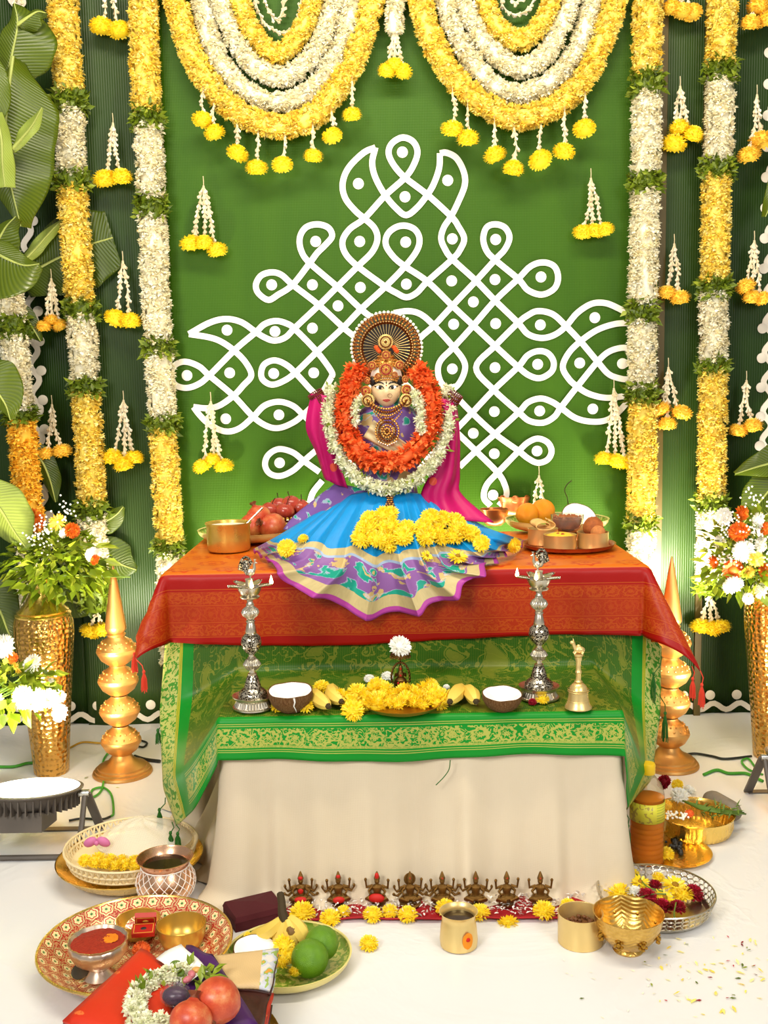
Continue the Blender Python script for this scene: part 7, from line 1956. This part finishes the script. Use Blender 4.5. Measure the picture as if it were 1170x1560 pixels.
for sg in (-1, 1): b.ball((0, 0, 0), (11 * k, 5 * k, 7 * k), 12, 8, M=Matrix.Translation(((-46 + sg * 10) * k, -22 * k, 38 * k)) @ Matrix.Rotation(sg * 0.5, 4, 'Y'))
b.ball((-46 * k, -24 * k, 37 * k), (4 * k, 4 * k, 4 * k), 8, 6)
mat('ribbon_mauve', (200, 110, 160), rough=0.5); b.build('ribbon_bow', 'ribbon_mauve', lb_)
for j, (px, py) in enumerate(((130, 1312), (145, 1316), (160, 1318), (176, 1320), (192, 1319), (208, 1320), (222, 1316), (150, 1308), (168, 1310), (186, 1311), (204, 1312))):
    q = at_z(px, py, 24 * k + 20 * k); o = link('chrysanthemum', mum_meshes[j % 4], None, q, (0.2, 0.2, j), 12 * k); tag(o, 'yellow chrysanthemum in the lace basket beside its white net', 'flower', 'flowers in the lace basket')
# copper pot with thread net -----------------------------------------------------------------------------------
p = at_z(254, 1372, 0.0); k = mpp(p)
prf = [(22, 0), (30, 4), (41, 16), (45, 30), (43, 42), (37, 52), (34.5, 58), (36, 62), (41, 67), (43, 70)]
cp = vessel('copper_pot', 'round copper pot wrapped in a white thread net', 'pot', p, [(r * k, h * k) for r, h in prf], 1.6 * k, 'copper_rose', 56)
fill_disc(cp, 35 * k, 59 * k, 'dark_liquid', 'dark_water')
b = MB(); hs = np.linspace(2, 56, 16); rs = np.interp(hs, [h for r, h in prf], [r for r, h in prf]) + 0.5
for j in range(20):
    for sg in (-1, 1): b.tube([(r * k * math.cos(2 * PI * j / 20 + sg * h * 0.022), r * k * math.sin(2 * PI * j / 20 + sg * h * 0.022), h * k) for r, h in zip(rs, hs)], 0.55 * k, 4)
b.tube([(36 * k * math.cos(a), 36 * k * math.sin(a), 57 * k) for a in np.linspace(0, 2 * PI, 40, endpoint=False)], 0.9 * k, 5, closed=True)
b.build('thread_net', 'paper_white', cp)

# enamelled tray with cups -----------------------------------------------------------------------------------------
def meena_fn(nt, b):
    x, y, z = nt.xyz(); a = nt.math('ARCTAN2', y, x); r = nt.math('SQRT', nt.math('ADD', nt.math('MULTIPLY', x, x), nt.math('MULTIPLY', y, y)))
    u = nt.math('MULTIPLY', a, 0.175); v = nt.math('MULTIPLY', r, 1.0)
    cu, cv = 0.175 * 2 * PI / 34, 0.034
    fa = nt.math('SUBTRACT', nt.math('FRACT', nt.math('DIVIDE', nt.math('ADD', u, 2.0), cu)), 0.5); fb = nt.math('SUBTRACT', nt.math('FRACT', nt.math('DIVIDE', nt.math('ADD', v, nt.math('MULTIPLY', z, 0.5)), cv)), 0.5)
    d = nt.math('SQRT', nt.math('ADD', nt.math('MULTIPLY', fa, fa), nt.math('MULTIPLY', fb, fb))); an = nt.math('ARCTAN2', fb, fa)
    d = nt.math('ADD', d, nt.math('MULTIPLY', nt.math('SINE', nt.math('MULTIPLY', an, 6.0)), 0.035))
    wn = nt.math('GREATER_THAN', nt.noise(260, 2), 0.5)
    c = nt.mix(nt.math('MULTIPLY', wn, 0.5), s2l((170, 30, 20)), s2l((226, 190, 130)))
    c = nt.mix(nt.math('LESS_THAN', d, 0.44), c, s2l((238, 218, 160)))
    c = nt.mix(nt.band(d, 0.28, 0.36), c, s2l((186, 40, 24)))
    c = nt.mix(nt.math('LESS_THAN', d, 0.09), c, s2l((24, 110, 40)))
    nt.put(b.inputs['Base Color'], c); nt.put(b.inputs['Metallic'], nt.math('MULTIPLY', nt.band(d, 0.36, 0.44), 0.6))
mat('enamel_red', rough=0.28, fn=meena_fn, coat=0.3)
p, k = rim_place(207, 1433, 0.06)
mt = thing('enamel_tray', 'large round red and cream enamelled tray with a gold rim', 'tray', p)
o_ = [(92 * k, 0), (104 * k, 4 * k), (122 * k, 18 * k), (137 * k, 33 * k), (144 * k, 40 * k)]
b = MB(); b.lathe([(0, 0)] + o_ + [(r - 1.6 * k, h + 0.6 * k) for r, h in reversed(o_)] + [(0, 2 * k)], 96); b.build('body', 'enamel_red', mt)
b = MB(); b.tube([(144.5 * k * math.cos(a), 144.5 * k * math.sin(a), 40.5 * k) for a in np.linspace(0, 2 * PI, 96, endpoint=False)], 2.2 * k, 6, closed=True); b.build('gold_rim', 'gold_bright', mt)
q = at_z(152, 1487, 2.5 * k); kc = mpp(q)
ch = vessel('silver_chalice', 'footed silver chalice heaped with red kumkum powder', 'chalice', q, [(24 * kc, 0), (25 * kc, 2 * kc), (18 * kc, 8 * kc), (14 * kc, 13 * kc), (22 * kc, 20 * kc), (36 * kc, 30 * kc), (43 * kc, 42 * kc), (44 * kc, 50 * kc), (41 * kc, 55 * kc), (45 * kc, 60 * kc)], 1.8 * kc, 'silver_rose', 56, mod=lambda a, z, kk: 1 + (0.015 * math.cos(16 * a) if z > 20 * kc else 0))
fill_disc(ch, 40.5 * kc, 55 * kc, 'kumkum', 'kumkum_powder', 7 * kc, 0.0012, seed=14)
fill_disc(ch, 14 * kc, 60.5 * kc, 'turmeric', 'turmeric_patch', 2 * kc, 0.0008, seed=15).location.x = 17 * kc
q = at_z(278, 1441, 2.5 * k); kc = mpp(q)
c2 = vessel('brass_cup', 'plain brass cup with turmeric smears on the enamelled tray', 'cup', q, [(24 * kc, 0), (30 * kc, 5 * kc), (35 * kc, 18 * kc), (37 * kc, 34 * kc), (37.5 * kc, 36 * kc)], 1.4 * kc, 'brass', 56)
b = MB(); b.ball((2 * kc, 4 * kc, 6 * kc), (18 * kc, 12 * kc, 4 * kc), 14, 8); b.build('turmeric_paste', 'turmeric', c2)
q = at_z(212, 1425, 2.5 * k); c3 = vessel('brass_cup', 'brass cup carrying red matchboxes on the enamelled tray', 'cup', q, [(22 * kc, 0), (28 * kc, 5 * kc), (33 * kc, 16 * kc), (34 * kc, 28 * kc)], 1.4 * kc, 'brass', 48)
mat('box_red', (176, 26, 14), rough=0.4); mat('box_gold', (214, 160, 60), rough=0.4)
for lb, px, py, z, s, rot in (('upright red matchbox with gold border in the brass cup', 222, 1400, 44, (16, 4, 11), (0.55, 0.05, 0.15)), ('flat red matchbox with a dark emblem beside the upright one', 219, 1417, 34, (17, 11, 3.5), (0.25, 0.0, 0.1))):
    c = at_z(px, py, (2.5 + z) * k); mb = thing('matchbox', lb, 'matchbox', c, 0, 'matchboxes on the enamelled tray'); mb.rotation_euler = rot
    b = MB(); b.box((-s[0] * kc, -s[1] * kc, -s[2] * kc), (s[0] * kc, s[1] * kc, s[2] * kc)); b.build('sleeve', 'box_red', mb, smooth=False)
    f_ = s[1] > s[2]; b = MB()
    for (x0, x1, y0, y1) in ((-.86, .86, .78, .86), (-.86, .86, -.86, -.78), (-.86, -.80, -.86, .86), (.80, .86, -.86, .86)):
        if f_: b.box((x0 * s[0] * kc, y0 * s[1] * kc, s[2] * kc), (x1 * s[0] * kc, y1 * s[1] * kc, s[2] * kc + 0.0006))
        else: b.box((x0 * s[0] * kc, -s[1] * kc - 0.0006, y0 * s[2] * kc), (x1 * s[0] * kc, -s[1] * kc, y1 * s[2] * kc))
    b.build('gold_border', 'box_gold', mb, smooth=False)
    b = MB(); b.ball((0, 0 if f_ else -s[1] * kc, s[2] * kc if f_ else 0), (4.5 * kc, 3 * kc if f_ else 0.0008, 0.0008 if f_ else 3 * kc), 12, 8); b.build('emblem', 'black_plastic' if f_ else 'box_gold', mb)
b = MB(); b.lathe([(0, 0), (13 * k, 0), (13 * k, 1.4 * k), (0, 1.6 * k)], 28); o = b.build('silver_coin', 'silver_dark', None, at_z(122, 1480, 12 * k), (0.5, -0.2, 0.3)); tag(o, 'dull silver coin leaning in the enamelled tray beside the chalice', 'coin')
o = link('marigold', pom_mesh['orange'], None, at_z(215, 1447, 12 * k), (0.2, 0, 0), 15 * k); tag(o, 'small orange blossom between chalice and cup on the enamelled tray', 'flower')
# maroon box
q = at_z(388, 1398, 0.0); k = mpp(q); g = thing('velvet_box', 'closed maroon velvet box beside the enamelled tray', 'box', q, 0.45)
b = MB(); b.box((-40 * k, -30 * k, 0), (40 * k, 30 * k, 14 * k)); b.build('base', 'maroon_velvet', g, smooth=False)
b = MB(); c8 = [(-41, -31, 14.6), (41, -31, 14.6), (41, 31, 14.6), (-41, 31, 14.6), (-38, -28, 22), (38, -28, 22), (38, 28, 22), (-38, 28, 22), (0, 0, 27)]
b.add([(x * k, y * k, z * k) for x, y, z in c8], [(3, 2, 1, 0), (0, 1, 5, 4), (1, 2, 6, 5), (2, 3, 7, 6), (3, 0, 4, 7), (4, 5, 8), (5, 6, 8), (6, 7, 8), (7, 4, 8)]); b.build('lid', 'maroon_velvet', g, smooth=False)

# fruit plate in front --------------------------------------------------------------------------------------------------
p, k = rim_place(439, 1449, 0.035)
enamel_plate('oval-looking green enamel plate with bananas, limes and flowers', p, 96 * k, 22 * k)
bb = thing('banana_bunch', 'bunch of spotted ripe bananas on the green plate', 'bananas', at_z(425, 1430, 6 * k))
def zp(x, y, z): return np.array(at_z(x, y, z * k)) - np.array(bb.location)
for pts, r in (([(430, 1402, 58), (414, 1416, 42), (396, 1424, 26), (383, 1426, 20)], 12.5), ([(434, 1402, 58), (432, 1420, 40), (424, 1434, 24), (414, 1442, 16)], 13), ([(438, 1402, 58), (444, 1420, 44), (444, 1434, 28), (440, 1444, 18)], 13), ([(440, 1400, 58), (452, 1412, 50), (460, 1424, 40), (462, 1432, 28)], 13)):
    b = MB(); banana(b, [zp(*q) for q in pts], r * k); b.build('banana', ['banana_peel', 'banana_tip'], bb)
b = MB(); b.tube([zp(434, 1404, 56), zp(430, 1390, 68), zp(429, 1374, 78), zp(427, 1362, 84)], [9 * k, 7.5 * k, 6.5 * k, 6 * k], 8); b.build('bunch_stalk', 'banana_tip', bb)
for lb, px, py, r, z in (('green lime-like fruit at the front of the banana plate', 472, 1460, 28, 34), ('darker green fruit behind the front one on the banana plate', 490, 1437, 26, 38)):
    q = at_z(px, py, z * k); g = thing('green_fruit', lb, 'fruit', q, 0, 'green fruits on the banana plate'); g.scale = (r * k,) * 3; g.rotation_euler = (0.5, -0.4, 0); link('fruit', LIME, g)
coconut_half('coconut half between the beige sari and the bananas', at_z(388, 1447, 24 * k), 33 * k, (0.18, 0.1), 9, 0.8)
for j, (px, py, w, z, lb) in enumerate(((433, 1440, 36, 30, 'large yellow chrysanthemum below the bananas on the green plate'), (452, 1432, 26, 28, 'yellow chrysanthemum between bananas and green fruit'), (428, 1468, 28, 26, 'yellow chrysanthemum beside the coconut half on the green plate'), (450, 1482, 26, 22, 'yellow chrysanthemum at the near rim of the green plate'), (410, 1462, 24, 26, 'yellow chrysanthemum half under the beige sari'), (377, 1426, 14, 22, 'tiny yellow blossom at the tip of the lowest banana'), (441, 1456, 26, 24, 'yellow chrysanthemum tucked against the front green fruit'))):
    o = link('chrysanthemum', mum_meshes[j % 4], None, at_z(px, py, z * k), (0.5, 0.1 * j, j), w / 2 * k); tag(o, lb, 'flower', 'flowers on the banana plate')

# folded saris on a brass salver ------------------------------------------------------------------------------------------
p, k = rim_place(272, 1588, 0.03)
vessel('brass_salver', 'large brass salver under the folded saris', 'salver', p, [(128 * k, 0), (142 * k, 4 * k), (153 * k, 16 * k), (156 * k, 18 * k)], 1.8 * k, 'brass_dark', 72)
def sari_fn(c0, c1, gold):
    def fn(nt, b):
        u, v = nt.uv(); d = nt.voronoi(24, vec=nt.vec(u, v), rand=0.3); m = nt.math('MULTIPLY', nt.math('LESS_THAN', d, 0.13), nt.math('GREATER_THAN', nt.noise(300, 1), 0.42))
        nt.put(b.inputs['Base Color'], nt.mix(m, nt.mix(nt.noise(5, 2), s2l(c0), s2l(c1)), s2l(gold)))
    return fn
mat('sari_red', rough=0.5, fn=sari_fn((190, 34, 8), (214, 52, 14), (222, 110, 50))); mat('sari_purple', (70, 18, 92), rough=0.5, vary=0.1)
def beige_fn(nt, b):
    u, v = nt.uv(); h = nt.math('SINE', nt.math('MULTIPLY', nt.math('ADD', u, v), 2 * PI / 0.004)); h2 = nt.math('SINE', nt.math('MULTIPLY', nt.math('SUBTRACT', u, v), 2 * PI / 0.006))
    c = nt.mix(nt.math('MULTIPLY_ADD', nt.math('MULTIPLY', h, h2), 0.4, 0.5), s2l((196, 160, 104)), s2l((226, 196, 146)))
    fl_ = nt.noise(38, 2, vec=nt.vec(u, v)); patch = nt.math('GREATER_THAN', u, 0.105)
    fc = nt.ramp(fl_, [(0.0, s2l((222, 214, 206))), (0.46, s2l((196, 200, 210))), (0.54, s2l((150, 176, 84))), (0.62, s2l((228, 150, 60)))], 'CONSTANT')
    nt.put(b.inputs['Base Color'], nt.mix(patch, c, fc))
mat('sari_beige', rough=0.45, fn=beige_fn); mat('sari_border', (66, 28, 18), rough=0.5, vary=0.3, vscale=120)
def folded_sari(name_lb, quad, ztop, layers, m, edge_m, dz=0.007, seed=0, tilt=0.0):
    """stack of folded cloth layers; quad: 4 pixel corners of the top face at height ztop"""
    C = [np.array(at_z(x, y, ztop + (tilt if i in (0, 1) else 0))) for i, (x, y) in enumerate(quad)]; c = np.mean(C, 0); g = thing('folded_sari', name_lb, 'sari', (c[0], c[1], ztop - layers * dz)); rng = np.random.default_rng(seed)
    L1 = np.linalg.norm(C[1] - C[0]); L2 = np.linalg.norm(C[3] - C[0]); org = np.array(g.location)
    for q in range(layers):
        n = 14; jit = rng.normal(0, 0.002, (4, 3)) * (q > 0); jit[:, 2] = 0; D = [a + j for a, j in zip(C, jit)]; P = np.zeros((n, n, 3)); UV = np.zeros((n, n, 2))
        for i, s in enumerate(np.linspace(0, 1, n)):
            for j, t in enumerate(np.linspace(0, 1, n)):
                P[i, j] = (D[0] * (1 - t) + D[1] * t) * (1 - s) + (D[3] * (1 - t) + D[2] * t) * s
                e = min(s, 1 - s, t, 1 - t); P[i, j, 2] += -q * dz + 0.0025 * math.sin(9 * s + seed) * math.sin(7 * t + q) - 0.004 * max(0, 1 - e / 0.06) ** 2; UV[i, j] = (t * L1, s * L2)
        b = MB(); b.grid(P - org, uv=UV); o = b.build('top_fold' if q == 0 else 'fold', m if q < 1 else (edge_m if q % 2 else m), g, angle=180); solid(o, dz * 0.86, -1); 
    return g
folded_sari('orange red silk sari folded flat with small gold motifs', [(216, 1446), (262, 1478), (262, 1600), (96, 1556)], 0.112, 6, 'sari_red', 'sari_border', seed=1, tilt=0.012)
folded_sari('deep purple silk sari folded between the red and the beige one', [(286, 1440), (322, 1456), (392, 1560), (238, 1600)], 0.108, 6, 'sari_purple', 'sari_purple', seed=2, tilt=0.012)
folded_sari('beige gold brocade sari folded with a floral corner and dark edge', [(322, 1458), (424, 1446), (410, 1508), (346, 1502)], 0.104, 5, 'sari_beige', 'sari_border', seed=3, tilt=0.0)
folded_sari('dark bordered sari folds fanned beneath the beige sari', [(346, 1500), (412, 1506), (392, 1575), (372, 1572)], 0.088, 5, 'sari_border', 'sari_red', seed=4, tilt=0.0, dz=0.010)
# things on the saris
ZS = 0.128
P = catmull([np.array(at_z(x, y, ZS)) for x, y in ((290, 1484), (264, 1488), (238, 1496), (214, 1512), (206, 1534), (212, 1556), (236, 1568), (254, 1556))], 8); ft = P.mean(0); ft[2] = ZS - 0.018
jg = thing('jasmine_garland', 'thick coil of jasmine garland with green sprigs on the red sari', 'garland', ft)
o = blossom_tube(P - ft, 19 * k, 'petal_jasmine', 950, size=0.014, petals=8, dens=1.8, core=0.5).build('blossoms', 'petal_jasmine', jg, angle=180); o['kind'] = 'stuff'
o = leaf_tube(P[:30] - ft, 17 * k, 'leaf_fresh', 951, size=0.024, n=60, out=0.8, core=False).build('sprigs', 'leaf_fresh', jg, angle=180); o['kind'] = 'stuff'
add_pomegranate('large smooth pomegranate on the purple sari', at_z(331, 1524, ZS + 24 * k), 34 * k, (2.0, 0.25, 0), 'pomegranates on the saris')
add_pomegranate('paler pomegranate at the jasmine coil in front of the plum pouch', at_z(290, 1556, ZS + 20 * k), 30 * k, (-0.6, 0.1, 0), 'pomegranates on the saris')
mat('plum_dark', (58, 30, 62), rough=0.3, vary=0.2); mat('cling_film', (255, 252, 246), rough=0.12, trans=0.9, ior=1.1, alpha=0.35)
pp = thing('plum_pouch', 'dark plum fruit wrapped in clear film inside the jasmine coil', 'pouch', at_z(268, 1528, ZS))
b = MB(); b.ball((0, 0, 12 * k), (20 * k, 16 * k, 13 * k), 20, 12); b.build('plum', 'plum_dark', pp)
b = MB(); b.ball((0, 0, 13 * k), (24 * k, 19 * k, 16 * k), 22, 14); rg = np.random.default_rng(31); b.v[0] = b.v[0] + rg.normal(0, 0.0012, b.v[0].shape); b.build('film', 'cling_film', pp, angle=10)
Q = [at_z(238, 1464, ZS), at_z(276, 1440, ZS + 0.012), at_z(318, 1482, ZS + 0.004), at_z(286, 1502, ZS)]
pk_ = thing('paper_packet', 'white paper packet with betel sweets on the purple sari', 'packet', Q[0].lerp(Q[2], 0.5)); org = Vector(pk_.location); b = MB(); G = []
for s in np.linspace(0, 1, 9): G.append([tuple((Q[0].lerp(Q[1], t)).lerp(Q[3].lerp(Q[2], t), s) - org + Vector((0, 0, 0.004 + 0.003 * math.sin(6 * s + 4 * t)))) for t in np.linspace(0, 1, 9)])
b.grid(np.array(G)); solid(b.build('paper', 'paper_white', pk_, angle=180), 0.001)
mat('candy_pink', (196, 110, 120), rough=0.3); mat('candy_amber', (214, 160, 84), rough=0.3)
for j, (x, y, m) in enumerate(((268, 1468, 'stem_green'), (280, 1474, 'candy_amber'), (292, 1484, 'candy_pink'), (300, 1478, 'candy_amber'), (286, 1492, 'candy_pink'), (276, 1482, 'stem_green'))):
    b = MB(); b.ball((0, 0, 0), (9 * k, 6 * k, 5 * k), 10, 7, M=Matrix.Rotation(j, 4, 'Z')); b.build('sweet', m, pk_, at_z(x, y, ZS + 0.012) - org)
rg = np.random.default_rng(41); n = 26; L = np.array([np.array(at_z(rg.uniform(296, 326), rg.uniform(1476, 1510), ZS)) for _ in range(n)]); A = frames(rg.normal(size=(n, 3)) + np.array([0.4, -0.2, 0.5])); b = MB()
b.scatter(LEAF_V, LEAF_F, scale_mats(A, 0.016, 0.03, 0.034), L, 0, rg.uniform(0.2, 0.7, n)); o = b.build('betel_leaves', 'leaf_fresh', None, angle=180, base=True); tag(o, 'green betel leaves tucked behind the large pomegranate', 'leaves')
# fallen petals -----------------------------------------------------------------------------------------------------------
rg = np.random.default_rng(51); b = MB()
def litter(n, m, name, label, xr, yr, s0, s1):
    b = MB(); L = np.array([np.array(at_z(rg.uniform(*xr), rg.uniform(*yr), 0.0025)) for _ in range(n)]); d = rg.normal(size=(n, 3)); d[:, 2] = np.abs(d[:, 2]) * 0.12; A = frames(d, rg.uniform(-0.3, 0.3, n)); sz = rg.uniform(s0, s1, n)
    b.scatter(PETAL_V, PETAL_F, scale_mats(A, sz * 0.4, sz * 0.3, sz), L, 0, rg.uniform(0, 1, n)); o = b.build(name, m, None, angle=180, base=True); tag(o, label, 'petals', kind='stuff')
litter(46, 'petal_yellow', 'fallen_petals', 'yellow petals fallen on the white floor beyond the embossed bowl', (1000, 1168), (1425, 1545), 0.008, 0.02)
litter(12, 'petal_crimson', 'fallen_petals', 'crimson petal scraps fallen near the openwork tray', (1010, 1165), (1420, 1530), 0.006, 0.013)
litter(14, 'leaf_dark', 'leaf_scraps', 'green leaf scraps on the open white floor', (880, 1165), (1430, 1540), 0.006, 0.014)
litter(22, 'petal_cream', 'pale_petals', 'pale petals strewn before the hoop cup and bowl', (860, 1060), (1460, 1550), 0.006, 0.013)
litter(10, 'leaf_fresh', 'leaf_scraps', 'leaf scraps at the foot of the gold finial', (120, 220), (1150, 1200), 0.012, 0.03)
